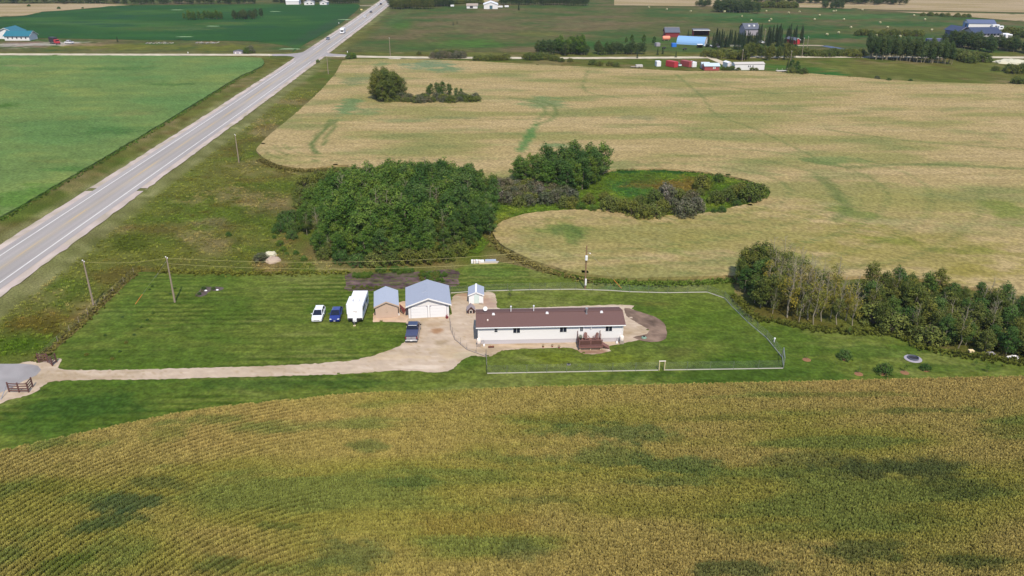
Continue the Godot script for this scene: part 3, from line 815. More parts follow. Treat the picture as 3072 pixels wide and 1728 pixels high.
func build_crops() -> void:
	var m_stalk := mat("stalks", Color.WHITE, 0.9, {"vc": true, "spec": 0.15, "back": Color(0.35, 0.35, 0.25)})
	var edge := spline(wpoly([-200, 1180, 0, 1140, 250, 1086, 495, 1037, 700, 1014, 860, 998, 1000, 991, 1400, 978, 1900, 968, 2300, 958, 2576, 952, 2760, 950]), 2.0, false)
	var body := edge.duplicate()
	body.append(Vector2(86, -52))
	body.append(Vector2(-70, -52))
	var spots := []
	rng.seed = 7
	var r := 4.0
	while r < 64.0:
		var step := 0.2
		for line in [-0.24, -0.08, 0.08, 0.24]:
			var x := -15.0 - rng.randf() * 2.0
			while x < 86.0:
				var loose := clampf((x + 16.0) / 34.0, 0.0, 1.0)
				var z: float = -50.0 - r - line * lerpf(0.8, 1.6, loose) - (x + 15.0) * 0.043 + rng.randfn() * lerpf(0.05, 0.14, loose)
				var xx := x + rng.randf_range(-0.1, 0.1)
				x += step * rng.randf_range(0.75, 1.3)
				if z > -54.0 or not Geometry2D.is_point_in_polygon(Vector2(xx, z), body):
					continue
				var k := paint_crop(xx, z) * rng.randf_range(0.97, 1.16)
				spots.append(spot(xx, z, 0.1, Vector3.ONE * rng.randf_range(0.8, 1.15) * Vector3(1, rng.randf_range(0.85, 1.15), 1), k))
			var a := 0.0 - rng.randf() * 0.02
			while a < 1.75:
				var open := smoothstep(-0.5, 0.1, n_mid.get_noise_2d(a * r * 0.25 + 31.0, r * 0.6)) * smoothstep(0.02, 0.4, a)
				var rr: float = r + line * lerpf(1.35, 0.6, open) + rng.randfn() * lerpf(0.1, 0.04, open)
				var xx := -15.0 - sin(a) * rr / 0.965
				var z := -50.0 - cos(a) * rr
				a += step * rng.randf_range(0.75, 1.3) / r
				if not Geometry2D.is_point_in_polygon(Vector2(xx, z), body):
					continue
				var k := paint_crop(xx, z) * rng.randf_range(0.97, 1.16)
				spots.append(spot(xx, z, 0.1, Vector3.ONE * rng.randf_range(0.8, 1.1), k))
		r += 0.8
	print("crop tufts ", spots.size())
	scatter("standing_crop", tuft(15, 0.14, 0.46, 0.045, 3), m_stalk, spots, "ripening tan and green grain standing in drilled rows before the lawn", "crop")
	# rough grass beside the highway and round the trees
	spots = []
	var rough := [wpoly([-60, 905, 95, 905, 240, 770, 330, 690, 740, 690, 870, 685, 760, 640, 700, 560, 740, 470, 760, 440, 700, 425, 640, 400, 640, 360, 800, 230, 850, 170, 820, 165, 700, 230, 560, 330, 340, 500, 100, 690, -60, 810])]
	rng.seed = 11
	for k in 26000:
		var p := Vector2(rng.randf_range(-110.0, -22.0), rng.randf_range(-330.0, -105.0))
		if p.y < -200.0 and rng.randf() < 0.5:
			continue
		if p.x - hwy_x(p.y) < 12.0 or not Geometry2D.is_point_in_polygon(p, rough[0]):
			continue
		spots.append(spot(p.x, p.y, 0.0, Vector3(1.1, rng.randf_range(0.3, 0.75), 1.1), paint_ground(p.x, p.y) * rng.randf_range(1.1, 1.4)))
	for k in 8000:
		var p := Vector2(rng.randf_range(-8.0, 70.0), rng.randf_range(-222.0, -146.0))
		if not Geometry2D.is_point_in_polygon(p, wpoly([1240, 600, 1290, 553, 1430, 533, 1560, 538, 1720, 548, 1870, 520, 1934, 491, 1890, 462, 1760, 438, 1600, 431, 1480, 445, 1380, 470, 1230, 510, 1170, 600, 1200, 640])):
			continue
		spots.append(spot(p.x, p.y, 0.1, Vector3(1.1, rng.randf_range(0.35, 0.8), 1.1), paint_marsh(p.x, p.y) * rng.randf_range(1.1, 1.4)))
	print("grass tufts ", spots.size())
	scatter("rough_grass", tuft(9, 0.3, 0.5, 0.09, 5), m_stalk, spots, "rough olive grass between the highway and the trees", "grass")
	# taller weeds along field rims
	spots = []
	for run in [[[1232, 602, 1262, 632, 1315, 660, 1372, 682, 1436, 700, 1500, 711], c8(124, 116, 74), 0.4, 300], [[1500, 711, 1600, 716, 1700, 717, 1840, 708], c8(96, 116, 54), 0.5, 450], [[0, 556, 200, 440, 400, 322, 590, 206, 640, 182], c8(90, 116, 54), 0.45, 700], [[655, 405, 700, 424, 760, 432, 820, 430], c8(112, 106, 66), 0.8, 300], [[1850, 752, 1895, 800, 1960, 812, 2060, 832, 2140, 838, 2240, 842, 2300, 868, 2400, 892, 2576, 915], c8(96, 102, 50), 0.6, 800], [[330, 692, 245, 775, 178, 838, 102, 905], c8(112, 108, 62), 0.45, 300], [[1460, 440, 1600, 427, 1700, 430, 1800, 440, 1900, 462], c8(76, 104, 46), 0.5, 300], [[400, 684, 500, 688, 640, 690, 760, 690, 868, 688], c8(110, 112, 54), 0.45, 350]]:
		var path := spline(wpoly(run[0]), 1.0, false)
		for k in run[3]:
			var q := path[rng.randi() % path.size()] + Vector2(rng.randfn() * 0.5, rng.randfn() * 0.6)
			spots.append(spot(q.x, q.y, 0.08, Vector3(1.1, run[2] * rng.randf_range(0.7, 1.3), 1.1), run[1] * rng.randf_range(0.75, 1.3)))
	scatter("weed_strip", tuft(10, 0.28, 0.8, 0.12, 8), m_stalk, spots, "tall weeds lining the rims of the fields", "weeds")


# ---------------------------------------------------------------- trees and shrubs
var protos := {}


func leaf_mat(key: String, tint: Color) -> StandardMaterial3D:
	return mat(key, tint, 0.75, {"vc": true, "spec": 0.25, "back": Color(0.42, 0.5, 0.22)})


# cards of foliage spread through a set of ellipsoids [centre, radii]
func foliage(q: RandomNumberGenerator, lobes: Array, count: int, size: float, tones: Array, up := 0.35) -> ArrayMesh:
	var b := MB.new()
	b.use_col = true
	var vol := []
	var total := 0.0
	for l in lobes:
		total += l[1].x * l[1].y * l[1].z
		vol.append(total)
	for l in lobes.size():
		var lobe: Array = lobes[l]
		var n := maxi(4, int(count * (vol[l] - (vol[l - 1] if l else 0.0)) / total))
		var tone: Color = tones[q.randi() % tones.size()]
		for k in n:
			var d := Vector3(q.randfn(), q.randfn(), q.randfn()).normalized()
			var r := pow(q.randf_range(0.12, 1.0), 0.45) * q.randf_range(0.85, 1.08)
			var p: Vector3 = lobe[0] + d * r * lobe[1]
			var nrm := (d + Vector3.UP * up + Vector3(q.randfn(), q.randfn(), q.randfn()) * 0.55).normalized()
			var s := nrm.cross(Vector3(q.randfn(), q.randfn(), q.randfn())).normalized()
			var t := nrm.cross(s)
			var z := size * q.randf_range(0.55, 1.3)
			var u := q.randf_range(0.86, 1.1)
			var c: Color = tone.lerp(tones[q.randi() % tones.size()], 0.4)
			b.col = Color(minf(c.r * u, 1.0), minf(c.g * u, 1.0), minf(c.b * u, 1.0))
			var mid := p + nrm * z * 0.18
			b.tri(p - s * z, mid + t * z * 0.55, mid - t * z * 0.5)
			b.tri(p + s * z * 0.9, mid - t * z * 0.5, mid + t * z * 0.55)
	return b.done()


func limbs(q: RandomNumberGenerator, h: float, r: float, n: int, from: float, reach: float, rise: float, twigs := 0) -> ArrayMesh:
	var b := MB.new()
	var lean := Vector3(q.randfn(), 0, q.randfn()) * 0.03 * h
	var path := []
	var rad := []
	for k in 6:
		var t := k / 5.0
		path.append(Vector3.UP * h * t + lean * t * t + Vector3(q.randfn(), 0, q.randfn()) * 0.012 * h * (1.0 if k else 0.0))
		rad.append(r * (1.0 - 0.85 * t))
	b.tube(path, rad, 6)
	for k in n:
		var t := lerpf(from, 0.95, (k + q.randf()) / n)
		var p := Vector3.UP * h * t + lean * t * t
		var a := q.randf() * TAU
		var d := Vector3(cos(a), rise * q.randf_range(0.5, 1.5), sin(a))
		var l := reach * q.randf_range(0.6, 1.1) * (1.15 - t * 0.75)
		var e := p + d * l + Vector3.UP * 0.15 * l
		b.tube([p, p + d * l * 0.5, e], [r * (1.0 - 0.85 * t) * 0.6, r * 0.25 * (1.1 - t), r * 0.08], 4, false)
		for w_ in twigs:
			var f := p.lerp(e, q.randf_range(0.3, 1.0))
			var dd := (d + Vector3(q.randfn(), q.randfn() * 0.6 + 0.3, q.randfn()) * 0.7).normalized() * l * q.randf_range(0.25, 0.5)
			b.tube([f, f + dd], [r * 0.13, r * 0.04], 3, false)
	return b.done()


func c_leaf(r: float, gr: float, b: float) -> Color:
	return c8(r, gr, b)


func make_protos() -> void:
	var bark := mat("pale_bark", c8(138, 130, 112), 0.9, {"spec": 0.2})
	var dark_bark := mat("grey_bark", c8(112, 102, 90), 0.95, {"spec": 0.2})
	var m_leaf := leaf_mat("leaves", Color.WHITE)
	var greens := [c_leaf(92, 116, 50), c_leaf(78, 104, 44), c_leaf(106, 126, 56), c_leaf(70, 98, 44)]
	var deep := [c_leaf(72, 98, 48), c_leaf(82, 106, 52), c_leaf(62, 88, 44), c_leaf(90, 110, 58)]
	var olive := [c_leaf(104, 110, 56), c_leaf(92, 100, 50), c_leaf(116, 120, 60), c_leaf(82, 92, 48)]
	var far_tones := [c_leaf(72, 90, 54), c_leaf(82, 98, 58), c_leaf(62, 80, 50), c_leaf(90, 104, 62)]
	var willow := [c_leaf(104, 112, 54), c_leaf(92, 100, 52), c_leaf(116, 122, 60), c_leaf(84, 94, 50)]
	var grey := [c_leaf(116, 110, 102), c_leaf(100, 98, 84), c_leaf(92, 96, 70), c_leaf(124, 118, 110), c_leaf(84, 92, 60)]
	var gold := [c_leaf(142, 132, 56), c_leaf(112, 112, 56), c_leaf(126, 118, 60), c_leaf(88, 92, 50)]
	var sprucet := [c_leaf(60, 76, 54), c_leaf(70, 86, 60), c_leaf(52, 68, 50)]
	var q := RandomNumberGenerator.new()
	for kind in [["aspen", greens, 5], ["poplar", deep, 4], ["olive_tree", olive, 3], ["far_poplar", far_tones, 4], ["slim_poplar", far_tones, 3]]:
		for v in kind[2]:
			q.seed = 100 + v * 7 + kind[0].length()
			var lobes := []
			var h := 9.0
			for k in 20:
				var t := (k + 0.5) / 20.0
				var y := lerpf(1.7 if kind[0] != "slim_poplar" else 3.1, 8.2, t)
				var wide := (1.9 if kind[0] != "slim_poplar" else 1.15) * sin(PI * clampf(0.24 + t * 0.64, 0.0, 1.0))
				var a := k * 2.4 + q.randf()
				var rr := q.randf_range(0.7, 1.15)
				lobes.append([Vector3(cos(a) * wide * q.randf_range(0.4, 0.85), y, sin(a) * wide * q.randf_range(0.4, 0.85)), Vector3(rr, rr * q.randf_range(0.65, 0.95), rr)])
			lobes.append([Vector3(q.randfn() * 0.2, 8.7, q.randfn() * 0.2), Vector3(0.55, 0.8, 0.55)])
			protos[kind[0] + str(v)] = {"trunk": limbs(q, h * 0.97, 0.13, 9, 0.3, 1.9, 0.7), "crown": foliage(q, lobes, 3000, 0.175, kind[1]), "bark": bark, "leaf": m_leaf}
	for kind in [["willow", willow, 4], ["grey_willow", grey, 3], ["green_bush", greens, 3], ["gold_bush", [c_leaf(104, 112, 50), c_leaf(90, 100, 44), c_leaf(116, 118, 58)], 2], ["dark_bush", deep, 2]]:
		for v in kind[2]:
			q.seed = 300 + v * 11 + kind[0].length()
			var lobes := []
			for k in 13:
				var a := k * 2.4
				var rr := sqrt((k + 0.3) / 13.0) * 1.35
				var s := q.randf_range(0.5, 0.8)
				lobes.append([Vector3(cos(a) * rr, 1.95 - rr * rr * 0.62 + q.randfn() * 0.12, sin(a) * rr), Vector3(s, s * 0.9, s)])
			for k in 6:
				var a := k * 1.05 + 0.3
				lobes.append([Vector3(cos(a) * 1.35, 0.5, sin(a) * 1.35), Vector3(0.55, 0.5, 0.55)])
			var b := MB.new()
			for k in 14:
				var a := q.randf() * TAU
				var r2 := q.randf_range(0.3, 1.3)
				b.tube([Vector3(cos(a), 0, sin(a)) * r2 * 0.25, Vector3(cos(a) * r2 * 0.7, 1.2, sin(a) * r2 * 0.7), Vector3(cos(a) * r2, 2.5 - r2 * r2 * 0.7, sin(a) * r2)], [0.05, 0.035, 0.012], 4, false)
			protos[kind[0] + str(v)] = {"trunk": b.done(), "crown": foliage(q, lobes, 1500, 0.15, kind[1], 0.5), "bark": dark_bark, "leaf": m_leaf}
	for v in 3:
		q.seed = 500 + v
		var b := MB.new()
		b.use_col = true
		for k in 900:
			var t := pow(q.randf(), 0.7)
			var y := lerpf(7.6, 0.5, t)
			var a := q.randf() * TAU
			var r := (0.12 + t * 1.55) * q.randf_range(0.45, 1.0) * (0.86 + 0.14 * sin(y * 8.0))
			var d := Vector3(cos(a), 0, sin(a))
			var s := Vector3(-d.z, 0, d.x)
			var p := d * r + Vector3.UP * (y - r * 0.18)
			var u := q.randf_range(0.85, 1.15)
			var c: Color = sprucet[q.randi() % 3]
			b.col = Color(c.r * u, c.g * u, c.b * u)
			b.tri(p - d * 0.3 + s * 0.02, p + s * 0.17 - Vector3.UP * 0.08, p + d * 0.24 - Vector3.UP * 0.16)
			b.tri(p - d * 0.3 - s * 0.02, p - s * 0.17 - Vector3.UP * 0.08, p + d * 0.24 - Vector3.UP * 0.16)
		b.tri(Vector3(-0.08, 7.2, 0), Vector3(0.08, 7.2, 0), Vector3(0, 8.0, 0))
		b.tri(Vector3(0, 7.2, -0.08), Vector3(0, 7.2, 0.08), Vector3(0, 8.0, 0))
		var tb := MB.new()
		tb.tube([Vector3.ZERO, Vector3(0, 7.6, 0)], [0.14, 0.02], 6)
		protos["spruce" + str(v)] = {"trunk": tb.done(), "crown": b.done(), "bark": dark_bark, "leaf": m_leaf}
	for v in 4:
		q.seed = 600 + v
		var lobes := []
		for k in 12:
			var a := k * 2.4
			lobes.append([Vector3(cos(a) * q.randf_range(0.3, 1.3), q.randf_range(2.2, 6.4), sin(a) * q.randf_range(0.3, 1.3)), Vector3.ONE * q.randf_range(0.45, 0.85)])
		protos["thin_aspen" + str(v)] = {"trunk": limbs(q, 8.6, 0.12, 18, 0.3, 1.8, 0.9, 4), "crown": foliage(q, lobes, 420 if v < 2 else 800, 0.16, gold if v % 2 == 0 else olive), "bark": bark, "leaf": m_leaf}
	for v in 2:
		q.seed = 700 + v
		protos["sapling" + str(v)] = {"trunk": limbs(q, 1.5, 0.025, 7, 0.3, 0.5, 1.0, 1), "crown": foliage(q, [[Vector3(0, 0.9, 0), Vector3(0.35, 0.45, 0.35)], [Vector3(0.1, 1.3, 0), Vector3(0.22, 0.35, 0.22)]], 130, 0.07, greens), "bark": dark_bark, "leaf": m_leaf}


var grown := {}


func plant(kind: String, v: int, at: Vector3, size: float, called: String, label: String, category: String, group: String, stretch := 1.0) -> void:
	var tint := rng.randi() % 4
	var key := kind + str(v) + called + str(tint)
	var o: Node3D
	if grown.has(key):
		o = grown[key].duplicate()
		o.name = numbered(called)
		add_child(o)
		o.set_meta("label", label)
		o.set_meta("category", category)
		o.set_meta("group", group)
	else:
		o = thing(called, label, category, at, 0.0, group)
		var p: Dictionary = protos[kind + str(v)]
		part("trunk" if not kind.contains("willow") and not kind.contains("bush") else "stems", p.trunk, p.bark, o)
		part("crown" if not kind.contains("willow") and not kind.contains("bush") else "foliage", p.crown, leaf_mat("leaves" + ["", "_dull", "_warm", "_deep"][tint], [Color.WHITE, Color(0.9, 0.93, 0.86), Color(1.0, 0.97, 0.88), Color(0.84, 0.9, 0.84)][tint]), o)
		grown[key] = o
	o.position = at
	o.rotation.y = rng.randf() * TAU
	var fat: float = {"aspen": 1.38, "poplar": 1.3, "olive_tree": 1.32, "willow": 1.12, "far_poplar": 1.5, "slim_poplar": 1.0}.get(kind, 1.0)
	o.scale = Vector3(size * fat, size * stretch, size * fat)


# trees spread over a polygon at a least spacing
func grove(poly: PackedVector2Array, gap: float, most: int, pick: Callable) -> void:
	var lo := poly[0]
	var hi := poly[0]
	for p in poly:
		lo = lo.min(p)
		hi = hi.max(p)
	var done := []
	var tries := 0
	while done.size() < most and tries < most * 60:
		tries += 1
		var p := Vector2(rng.randf_range(lo.x, hi.x), rng.randf_range(lo.y, hi.y))
		if not Geometry2D.is_point_in_polygon(p, poly):
			continue
		var free := true
		for d in done:
			if d.distance_to(p) < gap:
				free = false
				break
		if free:
			done.append(p)
			pick.call(p)


func build_trees() -> void:
	make_protos()
	rng.seed = 21
	# the big grove behind the garden
	var mass := wpoly([765, 585, 800, 636, 850, 654, 950, 658, 1080, 650, 1180, 632, 1236, 588, 1250, 530, 1240, 492, 1150, 474, 1000, 468, 900, 476, 810, 500, 768, 540])
	grove(mass, 2.4, 200, func(p: Vector2) -> void:
		var right := p.x > -22.0 + rng.randfn() * 5.0
		var front := p.y > -152.0
		var side := "on the garden side of" if p.y > -150.0 else ("on the wheat side of" if p.y < -182.0 else ("on the highway side of" if p.x < -38.0 else ("on the marsh side of" if p.x > -13.0 else "in the heart of")))
		var rim := INF
		for i in mass.size():
			rim = minf(rim, p.distance_to(Geometry2D.get_closest_point_to_segment(p, mass[i], mass[(i + 1) % mass.size()])))
		var size := rng.randf_range(0.85, 1.08) * lerpf(0.62, 1.0, smoothstep(0.5, 7.0, rim)) * (0.92 if front else 1.0)
		if right and rng.randf() < 0.55:
			plant("poplar", rng.randi() % 4, Vector3(p.x, 0, p.y), size * 1.02, "poplar_tree", "tall dark green poplar " + side + " the dense grove behind the garden", "tree", "poplars of the grove behind the garden", 1.06)
		elif rng.randf() < 0.14:
			plant("thin_aspen", 3, Vector3(p.x, 0, p.y), size * 1.1, "thin_aspen_tree", "thin aspen with pale branches " + side + " the dense grove behind the garden", "tree", "thin aspens of the grove behind the garden")
		else:
			plant("aspen", rng.randi() % 5, Vector3(p.x, 0, p.y), size, "aspen_tree", "leafy mid green aspen " + side + " the dense grove behind the garden", "tree", "aspens of the grove behind the garden"))
	# bushes on its front and left rims
	for a in [[940, 668, 1.0, "olive"], [985, 664, 1.1, "olive"], [1030, 660, 1.2, "olive"], [1075, 658, 1.15, "willow"], [1120, 655, 1.1, "gold"], [1155, 640, 1.1, "gold"], [1180, 622, 1.0, "gold"], [1130, 632, 1.1, "willow"], [1080, 636, 1.0, "gold"], [900, 668, 1.0, "dark"], [860, 660, 1.0, "dark"], [820, 648, 1.0, "willow"], [800, 615, 0.9, "dark"], [1015, 640, 1.0, "willow"], [960, 645, 1.1, "olive"]]:
		var at := w(a[0], a[1])
		var kind: String = {"olive": "willow", "willow": "willow", "gold": "gold_bush", "dark": "dark_bush"}[a[3]]
		plant(kind, rng.randi() % 2, at, a[2] * 1.05, "grove_bush", "rounded bush on the garden side of the dense grove", "bush", "bushes along the front of the grove")
	for a in [[770, 470, 1.3], [800, 460, 1.4], [840, 452, 1.5], [870, 455, 1.5], [760, 500, 1.2], [790, 490, 1.3], [830, 480, 1.3], [760, 520, 1.1], [880, 470, 1.3], [785, 525, 1.1]]:
		plant("gold_bush" if a[0] > 790 else "willow", rng.randi() % 2, w(a[0], a[1]), a[2], "meadow_bush", "olive yellow bush at the meadow corner of the dense grove", "bush", "bushes at the meadow corner of the grove")
	for a in [[704, 584, 0.95], [722, 572, 1.0], [738, 584, 1.05], [716, 556, 1.0], [740, 556, 1.1], [735, 600, 0.8]]:
		plant("dark_bush", rng.randi() % 2, w(a[0], a[1]), a[2], "thicket_bush", "dark bush in the small thicket left of the grove", "bush", "bushes of the small meadow thicket")
	for a in [[575, 594, 0.4], [705, 618, 0.5], [714, 632, 0.45], [745, 640, 0.35], [722, 642, 0.28], [765, 655, 0.4], [690, 600, 0.3]]:
		plant("green_bush", rng.randi() % 3, w(a[0], a[1]), a[2], "low_bush", "low green bush standing alone in the rough meadow", "bush", "lone bushes in the meadow")
	# poplars and grey willows round the marsh
	grove(wpoly([1360, 486, 1420, 498, 1470, 480, 1500, 462, 1528, 448, 1520, 438, 1440, 438, 1370, 446]), 2.7, 42, func(p: Vector2) -> void: plant("poplar" if rng.randf() < 0.6 else "aspen", rng.randi() % 4, Vector3(p.x, 0, p.y), rng.randf_range(0.82, 1.02), "marsh_poplar", "leafy poplar in the clump at the edge of the marsh", "tree", "poplars beside the marsh"))
	for a in [[1310, 452, 0.72], [1335, 450, 0.75], [1300, 458, 0.66], [1350, 455, 0.8], [1322, 462, 0.7]]:
		plant("aspen", rng.randi() % 5, w(a[0], a[1]), a[2], "small_poplar", "small poplar standing behind the grey willows", "tree", "small poplars behind the grey willows")
	grove(wpoly([1232, 508, 1300, 520, 1370, 516, 1440, 506, 1400, 486, 1320, 478, 1250, 476]), 1.9, 52, func(p: Vector2) -> void:
		if rng.randf() < 0.62:
			plant("grey_willow", rng.randi() % 3, Vector3(p.x, 0, p.y), rng.randf_range(1.0, 1.45), "grey_willow", "grey half bare willow in the thicket beside the grove", "willow", "grey willows beside the grove", 1.1)
		else:
			plant("willow", rng.randi() % 4, Vector3(p.x, 0, p.y), rng.randf_range(0.9, 1.3), "thicket_willow", "olive green willow among the grey willows beside the grove", "willow", "green willows beside the grove"))
	for a in [[920, 505, 55, 0], [1040, 490, 50, 0], [1085, 545, 85, 0], [1180, 560, 70, 0], [1255, 580, 80, 0], [1330, 605, 80, 0], [1410, 600, 80, 0], [1470, 570, 75, 0], [1420, 500, 80, 0], [1500, 470, 95, 2], [1590, 480, 70, 0], [1560, 560, 70, 2], [1650, 590, 95, 2], [1730, 560, 80, 2], [1690, 500, 80, 2], [1770, 380, 72, 0], [1895, 345, 50, 1], [2130, 470, 90, 0], [2200, 450, 75, 0], [2070, 450, 80, 0], [1960, 480, 70, 0], [1880, 490, 70, 0], [2040, 535, 40, 1], [1920, 585, 42, 1], [1860, 595, 30, 1], [860, 560, 45, 3], [800, 535, 60, 0], [740, 530, 60, 0], [950, 575, 40, 3], [1760, 450, 40, 0], [2010, 430, 50, 0], [1300, 520, 60, 0]]:
		var px: float = 1400.0 + a[0] * 0.3975
		var py: float = 400.0 + (a[1] + a[2] * 0.55) * 0.3975
		var size: float = a[2] * 0.3975 / (0.914 * (py + 200.0) / EYE) / 1.9
		plant(["willow", "dark_bush", "grey_willow", "green_bush"][a[3]], rng.randi() % 2, g(px, py), size, "marsh_willow" if a[3] != 2 else "grey_marsh_willow", "rounded olive willow growing in the marsh" if a[3] != 2 else "rounded greyish willow growing in the marsh", "willow", "willows in the marsh" if a[3] != 2 else "greyish willows in the marsh", 1.25)
	# bluff standing in the wheat
	for a in [[944, 252, 1.05], [956, 256, 1.12], [966, 248, 1.15], [978, 252, 1.15], [990, 246, 1.05], [1002, 250, 0.98], [950, 242, 1.12], [972, 240, 1.15], [994, 238, 0.95], [1014, 250, 0.85], [962, 260, 0.9], [982, 258, 0.95]]:
		plant("olive_tree", rng.randi() % 3, w(a[0], a[1]), a[2], "bluff_poplar", "tall olive poplar at the end of the bluff in the wheat", "tree", "tall poplars of the bluff in the wheat", 1.08)
	for a in [[1012, 252, 0.72], [1022, 248, 0.6], [1006, 244, 0.85]]:
		plant("thin_aspen", 1, w(a[0], a[1]), a[2], "bluff_aspen", "thin aspen beside the tall poplars of the wheat bluff", "tree", "thin aspens of the bluff in the wheat")
	for a in [[1085, 240, 0.52], [1100, 242, 0.6], [1115, 240, 0.62], [1130, 242, 0.55], [1078, 243, 0.45], [1148, 245, 0.42], [1160, 246, 0.4], [1108, 247, 0.5]]:
		plant("poplar", rng.randi() % 4, w(a[0], a[1]), a[2], "bluff_sapling", "small dark poplar in the bluff in the wheat", "tree", "small poplars of the bluff in the wheat")
	for k in 34:
		var t := k / 33.0
		plant("grey_willow" if k % 3 else "willow", rng.randi() % 3, w(955 + t * 248 + rng.randfn() * 3, 262 - absf(t - 0.5) * 6 - 9 * rng.randf()), rng.randf_range(0.95, 1.4), "bluff_willow", "grey green willow along the front of the bluff in the wheat", "willow", "willows of the bluff in the wheat")
	# belt along the right-hand lawn
	grove(gpoly([2205, 846, 2235, 880, 2275, 926, 2300, 938, 2330, 905, 2330, 860, 2270, 838, 2230, 832]), 1.9, 26, func(p: Vector2) -> void: plant("poplar" if rng.randf() < 0.5 else "olive_tree", rng.randi() % 3, Vector3(p.x, 0, p.y), rng.randf_range(0.5, 0.74), "belt_poplar", "bushy green poplar at the head of the tree belt by the fence", "tree", "green poplars at the head of the belt"))
	for a in [[2235, 838, 0.7], [2262, 842, 0.82], [2290, 846, 0.86], [2250, 856, 0.66], [2285, 862, 0.72]]:
		plant("olive_tree", rng.randi() % 3, g(a[0], a[1]), a[2], "belt_poplar", "bushy green poplar at the head of the tree belt by the fence", "tree", "green poplars at the head of the belt")
	grove(gpoly([2290, 925, 2330, 952, 2450, 978, 2560, 985, 2560, 950, 2520, 905, 2460, 872, 2380, 850, 2310, 850]), 1.75, 58, func(p: Vector2) -> void:
		if p.x < 52.0 and rng.randf() < 0.5:
			plant("thin_aspen", rng.randi() % 2, Vector3(p.x, 0, p.y), rng.randf_range(0.85, 1.2), "bare_aspen", "half bare aspen with pale trunk and a few yellow leaves in the belt", "tree", "half bare aspens of the belt")
		else:
			plant("thin_aspen", rng.randi() % 4, Vector3(p.x, 0, p.y), rng.randf_range(0.55, 0.95), "yellowing_aspen", "yellowing aspen with pale slim trunk in the belt right of the fence", "tree", "yellowing aspens of the belt"))
	grove(gpoly([2600, 985, 2690, 1002, 2790, 1034, 2900, 1052, 3072, 1080, 3300, 1120, 3300, 1000, 3072, 955, 2950, 920, 2820, 905, 2700, 885, 2610, 880, 2570, 890, 2620, 930]), 1.9, 140, func(p: Vector2) -> void:
		var k := rng.randf()
		var rim := "on the lawn side of" if p.y > -113.0 else "on the wheat side of"
		if k < 0.25:
			plant("olive_tree", rng.randi() % 3, Vector3(p.x, 0, p.y), rng.randf_range(0.45, 0.7), "olive_poplar", "olive green poplar " + rim + " the dense end of the belt", "tree", "olive poplars of the belt")
		elif k < 0.48:
			plant("poplar", rng.randi() % 4, Vector3(p.x, 0, p.y), rng.randf_range(0.42, 0.64), "dark_poplar", "dark green poplar " + rim + " the dense end of the belt", "tree", "dark poplars of the belt")
		elif k < 0.62:
			plant("thin_aspen", 3, Vector3(p.x, 0, p.y), rng.randf_range(0.6, 0.85), "pale_aspen", "thin aspen with pale branches " + rim + " the dense end of the belt", "tree", "thin aspens of the belt")
		else:
			plant("willow" if k < 0.9 else "dark_bush", rng.randi() % 2, Vector3(p.x, 0, p.y), rng.randf_range(1.0, 1.5), "belt_willow", "rounded willow " + rim + " the dense end of the belt", "willow", "willows of the belt"))
	for a in [[2480, 842], [2560, 872], [2500, 872], [2590, 900], [2620, 905]]:
		plant("gold_bush", rng.randi() % 2, g(a[0] + 40, a[1] + 60), 0.5, "gap_bush", "low yellow green bush in the gap of the belt", "bush", "bushes in the gap of the belt")
	# planted trees and bushes of the lawns
	for a in [[2535, 1078, 1.05, "dark_bush"], [2650, 1122, 1.15, "dark_bush"], [2776, 1110, 0.75, "dark_bush"]]:
		plant(a[3], 0, g(a[0], a[1]), a[2] * 0.62, "lawn_shrub", {2535: "leafy round shrub in a mulch ring nearest the mesh fence", 2650: "largest round dark shrub in a mulch ring on the open lawn", 2776: "small dark shrub in a mulch ring below the fire pit"}[a[0]], "shrub", "mulched shrubs of the right lawn")
	for a in [[2420, 1079], [2576, 1122], [2714, 1118], [2960, 1118], [2546, 1004], [2925, 1100]]:
		plant("sapling", rng.randi() % 2, g(a[0], a[1]), rng.randf_range(0.75, 1.05), "sapling", "young thin sapling planted in the lawn by the tree belt", "sapling", "saplings of the right lawn")
	var spots := [[795, 765, 0], [925, 628, 0], [1015, 762, 0], [1068, 705, 0], [1112, 650, 0], [1158, 600, 0], [955, 822, 1], [850, 945, 1], [655, 912, 1], [908, 888, 0], [1320, 410, 0], [1285, 452, 0], [1130, 420, 0], [1150, 395, 0]]
	for a in spots:
		plant("gold_bush" if a[2] else "dark_bush", 0, g(a[0] / 2.5156, 700 + a[1] / 2.5156 + 4), 0.2 if a[2] else 0.16, "seedling_bush" if not a[2] else "yellow_seedling_bush", "tiny dark evergreen seedling in the lawn by the road fence" if not a[2] else "tiny yellow green seedling bush in the lawn by the road fence", "shrub", "dark seedlings of the road side lawn" if not a[2] else "yellow green seedlings of the road side lawn")
	plant("sapling", 0, g(1532, 890), 1.25, "young_tree", "young leafy tree on the lawn between the house and the rear fence", "sapling", "")
